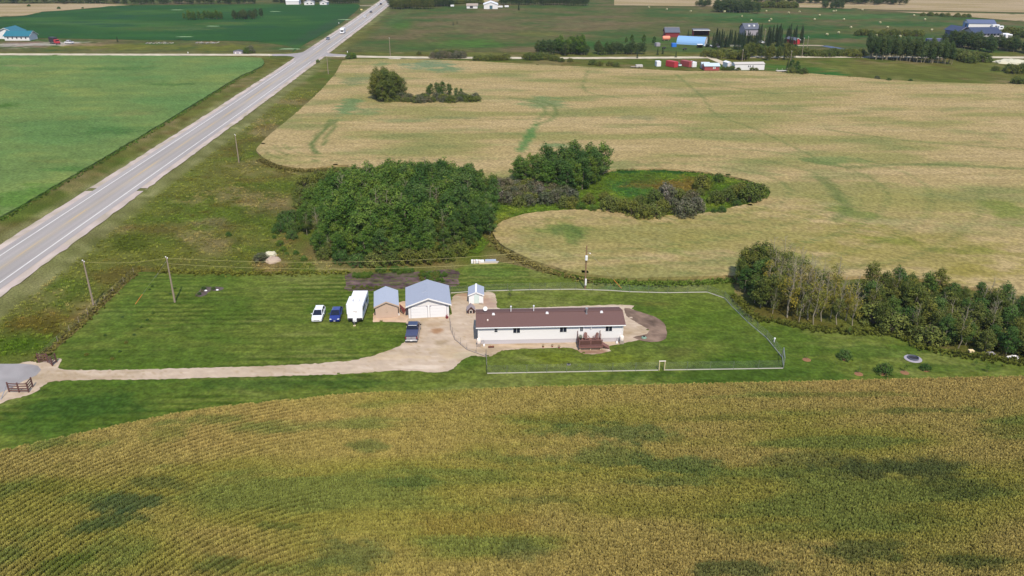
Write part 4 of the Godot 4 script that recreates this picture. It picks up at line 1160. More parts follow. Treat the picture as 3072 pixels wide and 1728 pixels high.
	# planted rows, hedges and woods far off
	var far := [
		# kind, called, label, group, count, from, to, spread, size
		["slim_poplar", "windbreak_poplar", "slim pale trunked poplar in the front row of the windbreak across the gravel road", "front windbreak poplars", 62, [2182, 147], [2396, 161], 2.0, 0.9], ["slim_poplar", "windbreak_poplar", "slim poplar in the rear row of the windbreak across the gravel road", "rear windbreak poplars", 40, [2180, 140], [2380, 152], 5.0, 0.9],
		["far_poplar", "road_poplar", "poplar in the short row behind the gravel road", "short poplar rows behind the gravel road", 13, [1500, 136], [1622, 136], 2.0, 0.55], ["far_poplar", "road_poplar", "poplar in the short row behind the gravel road", "short poplar rows behind the gravel road", 15, [1352, 137], [1478, 137], 2.5, 0.6], ["aspen", "road_poplar", "poplar in the short row behind the gravel road", "short poplar rows behind the gravel road", 8, [1400, 135], [1470, 134], 2.5, 0.85],
		["spruce", "farm_spruce", "dark spruce of the farm shelterbelt by the arched building", "spruces of the red barn farm", 20, [1780, 118], [1905, 120], 5.0, 0.85], ["spruce", "farm_spruce", "dark spruce of the farm shelterbelt behind the slate blue house", "spruces of the red barn farm", 20, [1905, 104], [2010, 104], 5.0, 0.95], ["spruce", "farm_spruce", "dark spruce of the farm shelterbelt before the slate blue house", "spruces of the red barn farm", 16, [1800, 108], [1900, 112], 4.0, 0.75], ["spruce", "farm_spruce", "dark spruce of the farm shelterbelt beside the small red shed", "spruces of the red barn farm", 14, [1920, 114], [2000, 118], 5.0, 0.7],
		["olive_tree", "hedge_poplar", "olive poplar in the hedge between the gravel road and the farm", "hedge poplars by the farm", 26, [1852, 148], [2000, 146], 4.0, 0.6], ["willow", "hedge_willow", "low willow in the hedge between the gravel road and the farm", "hedge willows by the farm", 14, [1780, 142], [1870, 148], 2.5, 1.3],
		["willow", "ditch_willow", "low willow along the ditch of the gravel road", "ditch willows of the gravel road", 9, [1100, 141], [1165, 142], 1.5, 1.15], ["grey_willow", "ditch_willow", "low willow along the ditch of the gravel road", "ditch willows of the gravel road", 10, [1090, 147], [1170, 146], 1.0, 1.2], ["willow", "ditch_willow", "low willow along the ditch of the gravel road", "ditch willows of the gravel road", 10, [1190, 151], [1275, 151], 0.8, 0.95], ["willow", "ditch_willow", "low willow along the ditch of the gravel road", "ditch willows of the gravel road", 10, [1320, 149], [1380, 151], 1.2, 1.1], ["willow", "ditch_willow", "low willow along the ditch of the gravel road", "ditch willows of the gravel road", 5, [1385, 152], [1408, 153], 1.0, 0.9],
		["far_poplar", "left_wood_tree", "dark tree in the wood left of the highway at the far edge", "trees of the far left wood", 34, [0, 6], [300, 8], 8.0, 1.0], ["far_poplar", "left_wood_tree", "dark tree in the wood left of the highway at the far edge", "trees of the far left wood", 34, [315, 10], [645, 9], 5.0, 0.8], ["spruce", "left_wood_spruce", "dark spruce behind the white farm buildings at the far edge", "spruces behind the far white farm", 22, [690, 6], [830, 5], 6.0, 1.1], ["far_poplar", "left_wood_tree", "dark tree in the wood left of the highway at the far edge", "trees of the far left wood", 18, [830, 8], [900, 8], 3.0, 0.75],
		["far_poplar", "yard_wood_tree", "dark tree in the wood right of the highway by the white barn", "trees of the white barn wood", 34, [985, 18], [1090, 14], 9.0, 1.0], ["olive_tree", "yard_hedge_tree", "olive tree in the clipped hedge before the white barn wood", "hedge trees of the white barn wood", 22, [985, 23], [1090, 22], 3.0, 0.75], ["far_poplar", "yard_wood_tree", "dark tree in the wood right of the highway by the white barn", "trees of the white barn wood", 14, [1090, 14], [1135, 16], 4.0, 0.8], ["far_poplar", "barn_wood_tree", "dark tree in the shelterbelt behind the white barn", "shelterbelt behind the white barn", 30, [1255, 11], [1480, 13], 4.0, 0.75], ["willow", "barn_wood_bush", "low bush in the shelterbelt behind the white barn", "bushes behind the white barn", 16, [1130, 10], [1215, 9], 3.0, 1.4],
		["far_poplar", "hay_wood_tree", "dark tree in the wood beyond the hay field", "trees of the wood beyond the hay field", 60, [1880, 5], [2270, 12], 7.0, 0.85], ["far_poplar", "hay_clump_tree", "dark tree in the clump standing in the hay field", "trees of the clump in the hay field", 22, [1800, 30], [1898, 31], 5.0, 0.85], ["willow", "hay_clump_bush", "low bush in the hedge behind the hay field", "bushes behind the hay field", 16, [1895, 18], [2010, 19], 3.0, 1.8], ["far_poplar", "hay_wood_tree", "dark tree in the wood beyond the hay field", "trees of the wood beyond the hay field", 10, [2070, 20], [2120, 21], 2.0, 0.5], ["far_poplar", "hay_clump_tree", "dark tree in the clump standing in the hay field", "trees of the clump in the hay field", 8, [1750, 16], [1785, 16], 2.0, 0.5],
		["willow", "slough_bush", "low dark bush in the line across the far hay field", "bushes across the far hay field", 22, [2160, 88], [2330, 90], 2.5, 1.2], ["willow", "slough_bush", "low dark bush in the line across the far hay field", "bushes across the far hay field", 10, [2305, 39], [2440, 43], 2.0, 0.9], ["willow", "windbreak_willow", "dark willow in the hedge left of the windbreak", "willows left of the windbreak", 24, [2010, 141], [2165, 141], 2.0, 1.3], ["far_poplar", "house_poplar", "dark poplar below the large blue house", "poplars below the large blue house", 26, [2380, 112], [2480, 128], 6.0, 0.7], ["willow", "house_willow", "dark willow right of the windbreak", "willows right of the windbreak", 24, [2395, 146], [2470, 154], 6.0, 1.5], ["far_poplar", "house_poplar", "dark poplar below the large blue house", "poplars below the large blue house", 24, [2490, 120], [2640, 142], 9.0, 0.65], ["willow", "corner_willow", "dark willow in the corner past the large blue house", "willows past the large blue house", 10, [2545, 92], [2640, 96], 4.0, 1.8],
		["willow", "pasture_willow", "dark willow at the rim of the wheat by the pasture", "willows on the pasture rim", 8, [2548, 210], [2640, 217], 1.5, 1.1], ["willow", "pasture_willow", "dark willow at the rim of the wheat by the pasture", "willows on the pasture rim", 8, [2535, 182], [2620, 184], 2.0, 1.4],
		["aspen", "bean_clump_tree", "tree in the clump standing in the far green field", "trees of the clump in the green field", 17, [458, 50], [566, 48], 4.0, 0.55], ["far_poplar", "bean_clump_tree", "tree in the clump standing in the far green field", "trees of the clump in the green field", 10, [590, 48], [648, 47], 4.0, 0.6]]
	for f in far:
		var many := int(f[4] * (1.4 if f[0] == "far_poplar" else 1.1))
		for k in many:
			var t: float = (k + rng.randf_range(0.1, 0.9)) / many
			var a := w(f[5][0], f[5][1])
			var b := w(f[6][0], f[6][1])
			var p := a.lerp(b, t) + Vector3(rng.randfn() * 0.6, 0, rng.randfn() * f[7])
			var n: int = {"slim_poplar": 3, "far_poplar": 4, "poplar": 4, "aspen": 5, "olive_tree": 3, "spruce": 3, "willow": 4, "grey_willow": 3}[f[0]]
			plant(f[0], rng.randi() % n, p, f[8] * rng.randf_range(0.95, 1.4), f[1], f[2], "spruce" if f[0] == "spruce" else ("willow" if f[0].contains("willow") else "tree"), f[3])
	for a in [["willow", 1412, 156, 0.9], ["willow", 1435, 156, 0.9], ["willow", 1490, 163, 1.15], ["willow", 1508, 165, 0.95], ["willow", 1535, 166, 1.1], ["willow", 1550, 168, 0.9], ["willow", 1055, 137, 0.8], ["dark_bush", 2236, 205, 0.7], ["grey_willow", 2206, 201, 0.8], ["dark_bush", 2290, 206, 0.6], ["willow", 1990, 186, 1.4], ["willow", 2018, 188, 1.4], ["willow", 2504, 178, 1.0], ["dark_bush", 73, 17, 0.9], ["dark_bush", 148, 23, 0.9], ["dark_bush", 208, 22, 0.6], ["dark_bush", 2435, 42, 1.0], ["green_bush", 880, 148, 1.4], ["green_bush", 888, 147, 1.2], ["green_bush", 800, 157, 0.6]]:
		plant(a[0], 0, w(a[1], a[2]), a[3], "lone_bush", "lone rounded bush standing along a field rim", "bush", "lone bushes along the field rims")
	for a in [[296, 105, 0.45], [1972, 150, 0.55], [1820, 144, 0.0], [1654, 138, 0.5], [1667, 136, 0.5], [1700, 145, 0.45], [1603, 147, 0.45], [1730, 106, 0.9], [1140, 64, 0.35], [1150, 60, 0.35], [1305, 26, 0.8], [1980, 176, 0.6]]:
		if a[2] > 0.0:
			plant("spruce", rng.randi() % 3, w(a[0], a[1]), a[2], "lone_spruce", "lone dark spruce standing apart in the open country", "spruce", "lone spruces of the open country")
	for a in [[1990, 180, 0.62], [2004, 181, 0.55], [1800, 142, 0.5], [1620, 110, 0.6], [1590, 108, 0.55], [1645, 112, 0.5], [1575, 109, 0.4]]:
		plant("poplar", rng.randi() % 4, w(a[0], a[1]), a[2], "yard_poplar", "single bushy poplar near the farmyards across the road", "tree", "single poplars near the farmyards")


# ---------------------------------------------------------------- buildings
func paint_mat(key: String, r: float, gr: float, b: float, rough := 0.6, opt := {}) -> StandardMaterial3D:
	return mat(key, c8(r, gr, b), rough, opt)


# ridge along z, front gable at z = 0 facing +z; returns the thing
func gable(called: String, label: String, category: String, at: Vector3, turn: float, wide: float, deep: float, h: float, rise: float, over: float, wall: Material, roof: Material, trim: Material, group := "") -> Node3D:
	var o := thing(called, label, category, at, turn, group)
	var b := MB.new()
	b.prism([Vector2(-wide / 2, 0), Vector2(wide / 2, 0), Vector2(wide / 2, h), Vector2(0, h + rise), Vector2(-wide / 2, h)], -deep, 0.0)
	part("wall", b.done(), wall, o)
	b = MB.new()
	var run := wide / 2 + over
	var drop := rise * run / (wide / 2)
	for s in [-1.0, 1.0]:
		var top := h + rise + 0.03
		b.prism([Vector2(0, top), Vector2(s * run, top - drop), Vector2(s * run, top - drop + 0.1), Vector2(0, top + 0.1)], -deep - over, over)
	part("roof", b.done(), roof, o)
	if trim:
		for s in [-1.0, 1.0]:
			b = MB.new()
			var top := h + rise + 0.025
			b.prism([Vector2(s * 0.005, top - 0.13), Vector2(s * run, top - drop - 0.13), Vector2(s * run, top - drop + 0.09), Vector2(s * 0.005, top + 0.09)], over + 0.005, over + 0.045)
			part("fascia", b.done(), trim, o)
	return o


func window(o: Node, x: float, y: float, z: float, wide: float, high: float, frame: Material, panes := 2, upright := true) -> void:
	var win := boxpart("window", o, Vector3(x, y, z), Vector3(wide + 0.16, high + 0.16, 0.06), frame, 0.015)
	for k in panes:
		var t := (k + 0.5) / panes - 0.5
		if upright:
			boxpart("pane", win, Vector3(t * wide, 0, 0.034), Vector3(wide / panes - 0.05, high, 0.02), mats.glass)
		else:
			boxpart("pane", win, Vector3(0, t * high, 0.034), Vector3(wide, high / panes - 0.05, 0.02), mats.glass)


func base_mats() -> void:
	paint_mat("white_siding", 212, 211, 213, 0.55)
	paint_mat("white_paint", 226, 226, 228, 0.45)
	paint_mat("white_metal", 220, 221, 225, 0.35)
	paint_mat("skirting", 184, 180, 186, 0.6)
	paint_mat("brown_paint", 120, 84, 78, 0.7)
	paint_mat("dark_brown", 84, 56, 50, 0.8)
	paint_mat("corral_wood", 96, 66, 62, 0.85)
	paint_mat("tan_siding", 184, 162, 146, 0.7)
	paint_mat("grey_wood", 150, 138, 128, 0.9)
	paint_mat("pale_wood", 204, 188, 150, 0.85)
	paint_mat("dark", 44, 42, 46, 0.6)
	paint_mat("black_rubber", 36, 36, 38, 0.8)
	paint_mat("steel", 168, 170, 174, 0.35, {"metal": 0.6})
	paint_mat("cream_plastic", 226, 214, 206, 0.5)
	paint_mat("mint_paint", 196, 212, 210, 0.5)
	paint_mat("post_green", 96, 104, 92, 0.7)
	paint_mat("pole_wood", 140, 126, 112, 0.9)
	paint_mat("pole_brown", 130, 104, 78, 0.9)
	paint_mat("red_paint", 172, 52, 58, 0.6)
	paint_mat("barn_red", 120, 40, 46, 0.7)
	paint_mat("rust_red", 150, 70, 70, 0.7)
	paint_mat("blue_metal", 120, 160, 204, 0.45)
	paint_mat("slate", 86, 91, 104, 0.8)
	paint_mat("teal_roof", 34, 100, 116, 0.5)
	paint_mat("stone_wall", 150, 146, 156, 0.9)
	paint_mat("orange", 206, 120, 60, 0.7)
	paint_mat("concrete", 180, 175, 170, 0.9)
	paint_mat("yellow_wire", 176, 168, 110, 0.6)
	mat("glass", c8(30, 35, 50), 0.12, {"spec": 0.35})
	mat("brown_shingles", c8(124, 97, 93), 0.92, {"tex": grain("shingle", 0.07, 0.68, 1.0, 512, 4), "scale": 0.45, "tri": true, "spec": 0.15})
	mat("grey_shingles", c8(176, 184, 202), 0.9, {"tex": tex.shingle, "scale": 0.8, "tri": true, "spec": 0.2})
	mat("grey_metal", c8(160, 168, 184), 0.45, {"spec": 0.5})


func build_home() -> void:
	var a := g(1434, 1035)
	var b0 := g(1867.5, 1026.5)
	var turn := atan2(-(b0.z - a.z), b0.x - a.x)
	var L := Vector2(b0.x - a.x, b0.z - a.z).length()
	var D := 5.75
	var o := thing("mobile_home", "long white mobile home with brown shingled roof inside the mesh fence", "house", Vector3(a.x, 0.11, a.z), turn)
	# skirting with upright ribs
	var m := MB.new()
	m.box(Vector3(L / 2, 0.34, -D / 2), Vector3(L - 0.08, 0.68, D - 0.08))
	var x := 0.15
	while x < L - 0.1:
		m.box(Vector3(x, 0.34, -0.04), Vector3(0.12, 0.66, 0.04))
		x += 0.3
	part("skirting", m.done(), mats.skirting, o)
	# lapped siding
	m = MB.new()
	m.box(Vector3(L / 2, 1.84, -D / 2), Vector3(L, 2.3, D))
	for k in 15:
		var y0 := 0.69 + k * 0.153
		m.quad(Vector3(0, y0, 0.028), Vector3(L, y0, 0.028), Vector3(L, y0 + 0.153, 0.006), Vector3(0, y0 + 0.153, 0.006))
		m.quad(Vector3(0, y0, 0.002), Vector3(L, y0, 0.002), Vector3(L, y0, 0.028), Vector3(0, y0, 0.028))
	part("siding", m.done(), mats.white_siding, o)
	m = MB.new()
	for s in [0.0, 1.0]:
		m.prism([Vector2(0.05, 2.99), Vector2(-D - 0.05, 2.99), Vector2(-D / 2, 3.84)], s * L - 0.04, s * L + 0.04, Basis(Vector3(0, 0, 1), Vector3.UP, Vector3(1, 0, 0)))
	part("gable_end", m.done(), mats.white_siding, o)
	# roof
	m = MB.new()
	var bx := Basis(Vector3(0, 0, 1), Vector3.UP, Vector3(1, 0, 0))
	m.prism([Vector2(0.36, 2.93), Vector2(-D / 2, 3.87), Vector2(-D / 2, 3.99), Vector2(0.36, 3.05)], -0.28, L + 0.28, bx)
	m.prism([Vector2(-D - 0.36, 2.93), Vector2(-D / 2, 3.87), Vector2(-D / 2, 3.99), Vector2(-D - 0.36, 3.05)], -0.28, L + 0.28, bx)
	var roof := part("roof", m.done(), mats.brown_shingles, o)
	m = MB.new()
	m.bar(Vector3(-0.28, 4.0, -D / 2), Vector3(L + 0.28, 4.0, -D / 2), 0.3, 0.04)
	part("ridge_cap", m.done(), mats.brown_shingles, roof)
	for s in [[0.39, 0.41], [-D - 0.39, -D - 0.41]]:
		boxpart("gutter", o, Vector3(L / 2, 2.96, s[0] + (0.02 if s[0] > 0 else -0.02)), Vector3(L + 0.58, 0.14, 0.1), mats.white_paint, 0.02)
	for s in [0.12, L - 0.1]:
		boxpart("downspout", o, Vector3(s, 1.95, 0.08), Vector3(0.09, 1.9, 0.08), mats.white_paint)
	for v in [[2.45, -2.35], [10.75, -2.4], [19.2, -2.4]]:
		var y: float = 3.05 + (0.36 - v[1]) * 0.29
		var vent := boxpart("roof_vent", roof, Vector3(v[0], y + 0.06, v[1]), Vector3(0.44, 0.14, 0.34), mats.white_paint, 0.02)
		boxpart("cap", vent, Vector3(0, 0.14, 0), Vector3(0.32, 0.14, 0.3), mats.white_paint, 0.02)
	boxpart("roof_vent", roof, Vector3(1.55, 3.05 + 1.45 * 0.29 + 0.1, -1.1), Vector3(0.2, 0.24, 0.2), mats.cream_plastic, 0.02)
	for v in [[5.2, -3.5], [8.75, -3.6]]:
		m = MB.new()
		m.lathe([Vector2(0.065, 0), Vector2(0.065, 0.85), Vector2(0.13, 0.85), Vector2(0.13, 1.02), Vector2(0.0, 1.06)], 10)
		part("vent_pipe", m.done(), mats.white_metal, roof, Vector3(v[0], 3.72, v[1]))
	m = MB.new()
	m.lathe([Vector2(0.16, 0), Vector2(0.12, 0.1), Vector2(0.12, 0.8), Vector2(0.2, 0.82), Vector2(0.2, 0.98), Vector2(0.0, 1.04)], 12)
	part("flue", m.done(), mats.steel, roof, Vector3(16.85, 3.78, -2.25))
	# dish on its mast
	m = MB.new()
	m.tube([Vector3.ZERO, Vector3(0.05, 0.55, 0)], [0.03, 0.03], 6)
	var mast := part("dish_mast", m.done(), mats.steel, roof, Vector3(1.1, 3.6, -3.9))
	m = MB.new()
	m.lathe([Vector2(0.0, 0.0), Vector2(0.2, 0.03), Vector2(0.34, 0.1), Vector2(0.35, 0.12), Vector2(0.2, 0.06), Vector2(0.0, 0.03)], 16)
	part("dish", m.done(), mats.white_paint, mast, Vector3(0.08, 0.62, 0.05), Vector3(1.15, 0.35, 0))
	# openings
	window(o, 2.78, 2.4, 0.03, 0.46, 0.66, mats.white_paint, 2, false)
	window(o, 5.92, 2.32, 0.03, 1.08, 0.86, mats.white_paint)
	window(o, 13.05, 2.32, 0.03, 1.08, 0.88, mats.white_paint)
	window(o, 20.05, 2.32, 0.03, 1.04, 0.86, mats.white_paint)
	var door := boxpart("door", o, Vector3(15.85, 1.82, 0.045), Vector3(0.95, 2.0, 0.07), mats.white_paint, 0.015)
	for i in 3:
		for j in 3:
			boxpart("pane", door, Vector3((i - 1) * 0.165, 0.48 + (j - 1) * 0.24, 0.034), Vector3(0.14, 0.21, 0.02), mats.glass)
	m = MB.new()
	m.lathe([Vector2(0, -0.04), Vector2(0.04, -0.02), Vector2(0.04, 0.02), Vector2(0, 0.04)], 8)
	part("handle", m.done(), mats.steel, door, Vector3(0.38, -0.05, 0.06))
	m = MB.new()
	m.box(Vector3.ZERO, Vector3(0.12, 0.2, 0.06))
	m.lathe([Vector2(0.03, -0.1), Vector2(0.09, -0.06), Vector2(0.09, 0.1), Vector2(0.02, 0.16)], 8, Vector3(0, 0, 0.12))
	part("porch_lamp", m.done(), mats.white_paint, o, Vector3(17.3, 2.5, 0.05))
	build_deck(o)
	build_near_house(o, L)


func local(o: Node3D, v: Vector3) -> Vector3:
	return o.transform * v


func build_deck(home: Node3D) -> void:
	var at := local(home, Vector3(15.2, 0, 0.06))
	var W := 3.55
	var D := 2.7
	var H := 0.78
	var o := thing("deck", "brown wooden deck with railings and side steps before the white door", "deck", at, home.rotation.y)
	var m := MB.new()
	var k := 0.0
	while k < D - 0.05:
		m.box(Vector3(W / 2, H, k + 0.07), Vector3(W, 0.035, 0.128))
		k += 0.14
	part("deck_boards", m.done(), mats.brown_paint, o)
	boxpart("rim_board", o, Vector3(W / 2, H - 0.16, D + 0.02), Vector3(W + 0.08, 0.26, 0.045), mats.brown_paint, 0.008)
	for s in [-0.02, W + 0.02]:
		boxpart("rim_board", o, Vector3(s, H - 0.16, D / 2), Vector3(0.045, 0.26, D - 0.02), mats.brown_paint, 0.008)
	for p in [[0.2, D - 0.3], [W / 2, D - 0.3], [W - 0.2, D - 0.3], [0.2, 0.3], [W - 0.2, 0.3]]:
		boxpart("footing", o, Vector3(p[0], 0.3, p[1]), Vector3(0.14, 0.66, 0.14), mats.pale_wood)
	var posts := [[0.05, D - 0.05, 1.0], [W / 2, D - 0.05, 1.0], [W - 0.05, D - 0.05, 1.0], [0.05, 0.15, 1.35], [0.05, D * 0.5, 1.0], [W - 0.05, 0.15, 1.35], [W - 0.05, 1.0, 1.1]]
	for p in posts:
		boxpart("post", o, Vector3(p[0], H + p[2] * 0.5 - 0.1, p[1]), Vector3(0.09, p[2] + 0.16, 0.09), mats.brown_paint, 0.008)
	for y in [0.14, 0.95]:
		boxpart("rail", o, Vector3(W / 2, H + y, D - 0.05), Vector3(W, 0.09, 0.05), mats.brown_paint, 0.008)
		boxpart("rail", o, Vector3(0.05, H + y, D / 2 + 0.05), Vector3(0.05, 0.09, D - 0.3), mats.brown_paint, 0.008)
		boxpart("rail", o, Vector3(W - 0.05, H + y, 0.58), Vector3(0.05, 0.09, 0.8), mats.brown_paint, 0.008)
	for s in [-1.0, 1.0]:
		boxpart("infill_panel", o, Vector3(W / 2 + s * W * 0.245, H + 0.52, D - 0.1), Vector3(W * 0.44, 0.62, 0.02), mats.dark_brown)
	boxpart("infill_panel", o, Vector3(0.09, H + 0.52, D / 2 + 0.1), Vector3(0.02, 0.62, D - 0.6), mats.dark_brown)
	boxpart("cap_rail", o, Vector3(W / 2, H + 1.02, D - 0.05), Vector3(W + 0.1, 0.035, 0.14), mats.brown_paint, 0.008)
	for s in 4:
		boxpart("step", o, Vector3(W + 0.2 + s * 0.27, H - 0.17 * (s + 1) + 0.02, 1.75), Vector3(0.29, 0.04, 1.1), mats.brown_paint, 0.006)
	m = MB.new()
	for s in [1.22, 2.28]:
		m.prism([Vector2(0.04, H - 0.02), Vector2(1.25, 0.02), Vector2(0.9, 0.02), Vector2(0.04, H - 0.3)], s - 0.02, s + 0.02, Basis.IDENTITY, Vector3(W, 0, 0))
	part("stringer", m.done(), mats.dark_brown, o)
	for c in [[1.35, 0.75, 0.25, "brown slatted garden chair on the deck facing the steps side"], [2.75, 0.8, -0.75, "brown slatted garden chair on the deck turned toward the other chair"]]:
		garden_chair(local(o, Vector3(c[0], H + 0.018, c[1])), o.rotation.y + c[2], c[3])
	# plant in a pot by the door
	var pot := thing("potted_plant", "grey green plant in a dark pot at the deck corner by the door", "plant", local(o, Vector3(0.45, H + 0.018, 0.75)))
	m = MB.new()
	m.lathe([Vector2(0.0, 0.0), Vector2(0.16, 0.0), Vector2(0.22, 0.36), Vector2(0.19, 0.36), Vector2(0.0, 0.3)], 12)
	part("pot", m.done(), mats.dark, pot)
	var q := RandomNumberGenerator.new()
	q.seed = 4
	part("leaves", foliage(q, [[Vector3(0, 0.62, 0), Vector3(0.3, 0.36, 0.3)]], 220, 0.07, [c8(116, 126, 110), c8(86, 98, 78), c8(140, 146, 130)]), mats.leaves, pot)


func garden_chair(at: Vector3, turn: float, label: String) -> void:
	var o := thing("garden_chair", label, "chair", at, turn, "garden chairs on the deck")
	var seat := MB.new()
	for k in 5:
		seat.box(Vector3(0, 0.38 - k * 0.03, 0.22 - k * 0.1), Vector3(0.52, 0.025, 0.09), Basis(Vector3.RIGHT, 0.28))
	part("seat", seat.done(), mats.brown_paint, o)
	for k in 5:
		var s := (k - 2) * 0.108
		boxpart("back_slat", o, Vector3(s, 0.66 + (0.06 - absf(s) * 0.25), -0.38), Vector3(0.095, 0.86 - absf(s) * 0.5, 0.022), mats.brown_paint, 0.004, Vector3(-0.35, 0, 0))
	for s in [-1.0, 1.0]:
		boxpart("arm", o, Vector3(s * 0.35, 0.56, -0.02), Vector3(0.13, 0.025, 0.72), mats.brown_paint, 0.005)
		boxpart("leg", o, Vector3(s * 0.3, 0.28, 0.28), Vector3(0.05, 0.55, 0.1), mats.brown_paint)
		var b := MB.new()
		b.bar(Vector3(s * 0.27, 0.38, 0.3), Vector3(s * 0.27, 0.05, -0.5), 0.03, 0.12)
		part("leg", b.done(), mats.brown_paint, o)


func build_near_house(home: Node3D, L: float) -> void:
	for c in [[0.15, 0.55, "cream rain barrel under the downspout by the driveway end of the home"], [L - 0.25, 0.55, "cream rain barrel under the downspout by the mulch bed end of the home"]]:
		var o := thing("rain_barrel", c[2], "barrel", local(home, Vector3(c[0], 0, c[1])), 0.0, "rain barrels")
		boxpart("stand", o, Vector3(0, 0.2, 0), Vector3(0.66, 0.4, 0.66), mats.grey_wood, 0.02)
		var m := MB.new()
		m.lathe([Vector2(0.0, 0.4), Vector2(0.28, 0.4), Vector2(0.33, 0.65), Vector2(0.34, 0.9), Vector2(0.32, 1.2), Vector2(0.28, 1.28), Vector2(0.24, 1.29), Vector2(0.23, 1.24), Vector2(0.0, 1.24)], 16)
		part("barrel", m.done(true), mats.cream_plastic, o)
		m = MB.new()
		var side := 1.0 if c[0] < 5.0 else -1.0
		var pts := []
		for k in 9:
			var t := k / 8.0
			pts.append(Vector3(side * (0.34 + 0.45 * sin(t * PI * 0.8)), 0.75 + 0.35 * sin(t * PI) - 0.7 * t * t, 0.1))
		m.tube(pts, [0.025, 0.025, 0.025, 0.025, 0.025, 0.025, 0.025, 0.025, 0.025], 5)
		part("hose", m.done(), mats.slate, o)
		var jug := thing("water_jug", "white plastic jug standing beside the rain barrel " + ("by the driveway end" if side > 0 else "by the mulch bed end"), "jug", local(home, Vector3(c[0] + side * 0.75, 0, c[1] + 0.1)), 0.0, "water jugs")
		m = MB.new()
		m.lathe([Vector2(0.0, 0.0), Vector2(0.14, 0.0), Vector2(0.16, 0.08), Vector2(0.16, 0.3), Vector2(0.06, 0.42), Vector2(0.05, 0.48), Vector2(0.0, 0.48)], 12)
		part("bottle", m.done(true), mats.white_paint, jug)
		boxpart("handle", jug, Vector3(0.12, 0.4, 0), Vector3(0.1, 0.03, 0.03), mats.white_paint)
	var pl := thing("flower_planter", "low planter of red flowers on the dirt before the home", "planter", local(home, Vector3(2.0, 0, 1.1)), 0.1)
	boxpart("box", pl, Vector3(0, 0.09, 0), Vector3(0.9, 0.18, 0.3), mats.dark_brown, 0.01)
	var q := RandomNumberGenerator.new()
	q.seed = 9
	part("flowers", foliage(q, [[Vector3(-0.2, 0.24, 0), Vector3(0.26, 0.1, 0.16)], [Vector3(0.2, 0.24, 0), Vector3(0.26, 0.1, 0.16)]], 90, 0.05, [c8(176, 84, 64), c8(150, 74, 58), c8(96, 110, 60)]), mats.leaves, pl)
	for p in [[9.9, 1.4], [11.3, 1.3], [12.3, 1.7]]:
		var c := thing("potted_shrub", "small dry shrub in a pot on the dirt left of the deck", "plant", local(home, Vector3(p[0], 0, p[1])), 0.0, "small dry shrubs left of the deck")
		var m := MB.new()
		m.lathe([Vector2(0.0, 0.0), Vector2(0.1, 0.0), Vector2(0.13, 0.16), Vector2(0.0, 0.15)], 10)
		part("pot", m.done(), mats.rust_red, c)
		q.seed = int(p[0] * 10)
		part("leaves", foliage(q, [[Vector3(0, 0.32, 0), Vector3(0.24, 0.2, 0.24)]], 90, 0.05, [c8(120, 108, 70), c8(96, 100, 60), c8(140, 120, 84)]), mats.leaves, c)
	# green access riser in the mulch, black lid in the front lawn, white cleanout post
	var r := thing("access_riser", "green lid with dark top on the sandy strip of the mulch bed", "lid", g(1932, 1014, 0.11))
	var m2 := MB.new()
	m2.lathe([Vector2(0.0, 0.0), Vector2(0.42, 0.0), Vector2(0.42, 0.1), Vector2(0.3, 0.2), Vector2(0.0, 0.24)], 14)
	part("lid", m2.done(), paint_mat("lid_green", 112, 140, 124, 0.6), r)
	m2 = MB.new()
	m2.lathe([Vector2(0.14, 0.2), Vector2(0.14, 0.4), Vector2(0.0, 0.44)], 10)
	part("cap", m2.done(), mats.dark, r)
	r = thing("valve_box", "small black box with grey rim in a bare spot of the front lawn", "box", g(1706, 1094, 0.08))
	boxpart("rim", r, Vector3(0, 0.05, 0), Vector3(0.5, 0.1, 0.42), mats.stone_wall, 0.02)
	boxpart("lid", r, Vector3(0, 0.13, 0.02), Vector3(0.4, 0.12, 0.34), mats.black_rubber, 0.03)
	r = thing("cleanout_post", "short white post on the lawn outside the right fence", "post", g(2323, 1026, 0.08))
	m2 = MB.new()
	m2.lathe([Vector2(0.11, 0.0), Vector2(0.11, 0.55), Vector2(0.14, 0.56), Vector2(0.14, 0.7), Vector2(0.0, 0.74)], 12)
	part("pipe", m2.done(), mats.white_paint, r)
	# fire pit
	r = thing("fire_pit", "round dark fire pit set in a ring of grey gravel on the right lawn", "fire pit", g(2739, 1076, 0.08))
	m2 = MB.new()
	m2.lathe([Vector2(1.25, 0.0), Vector2(1.2, 0.05), Vector2(0.72, 0.06)], 28)
	part("gravel_ring", m2.done(), paint_mat("ring_gravel", 152, 146, 156, 0.95), r)
	m2 = MB.new()
	m2.lathe([Vector2(0.8, 0.03), Vector2(0.8, 0.26), Vector2(0.74, 0.28), Vector2(0.72, 0.26), Vector2(0.72, 0.02)], 28)
	part("steel_ring", m2.done(), mats.slate, r)
	m2 = MB.new()
	m2.lathe([Vector2(0.73, 0.03), Vector2(0.4, 0.06), Vector2(0.0, 0.09)], 20)
	part("ash", m2.done(), mats.dark, r)
	for a in [[2420, 1079], [2535, 1078], [2576, 1122], [2650, 1122], [2714, 1118], [2776, 1110]]:
		m2 = MB.new()
		m2.lathe([Vector2(0.62, 0.0), Vector2(0.45, 0.05), Vector2(0.0, 0.07)], 14)
		var ring := part(numbered("mulch_ring"), m2.done(), paint_mat("mulch", 128, 92, 64, 0.95), self, g(a[0], a[1], 0.08))
		tag(ring, "ring of red brown mulch round a planted shrub or sapling on the right lawn", "mulch", "mulch rings of the right lawn")


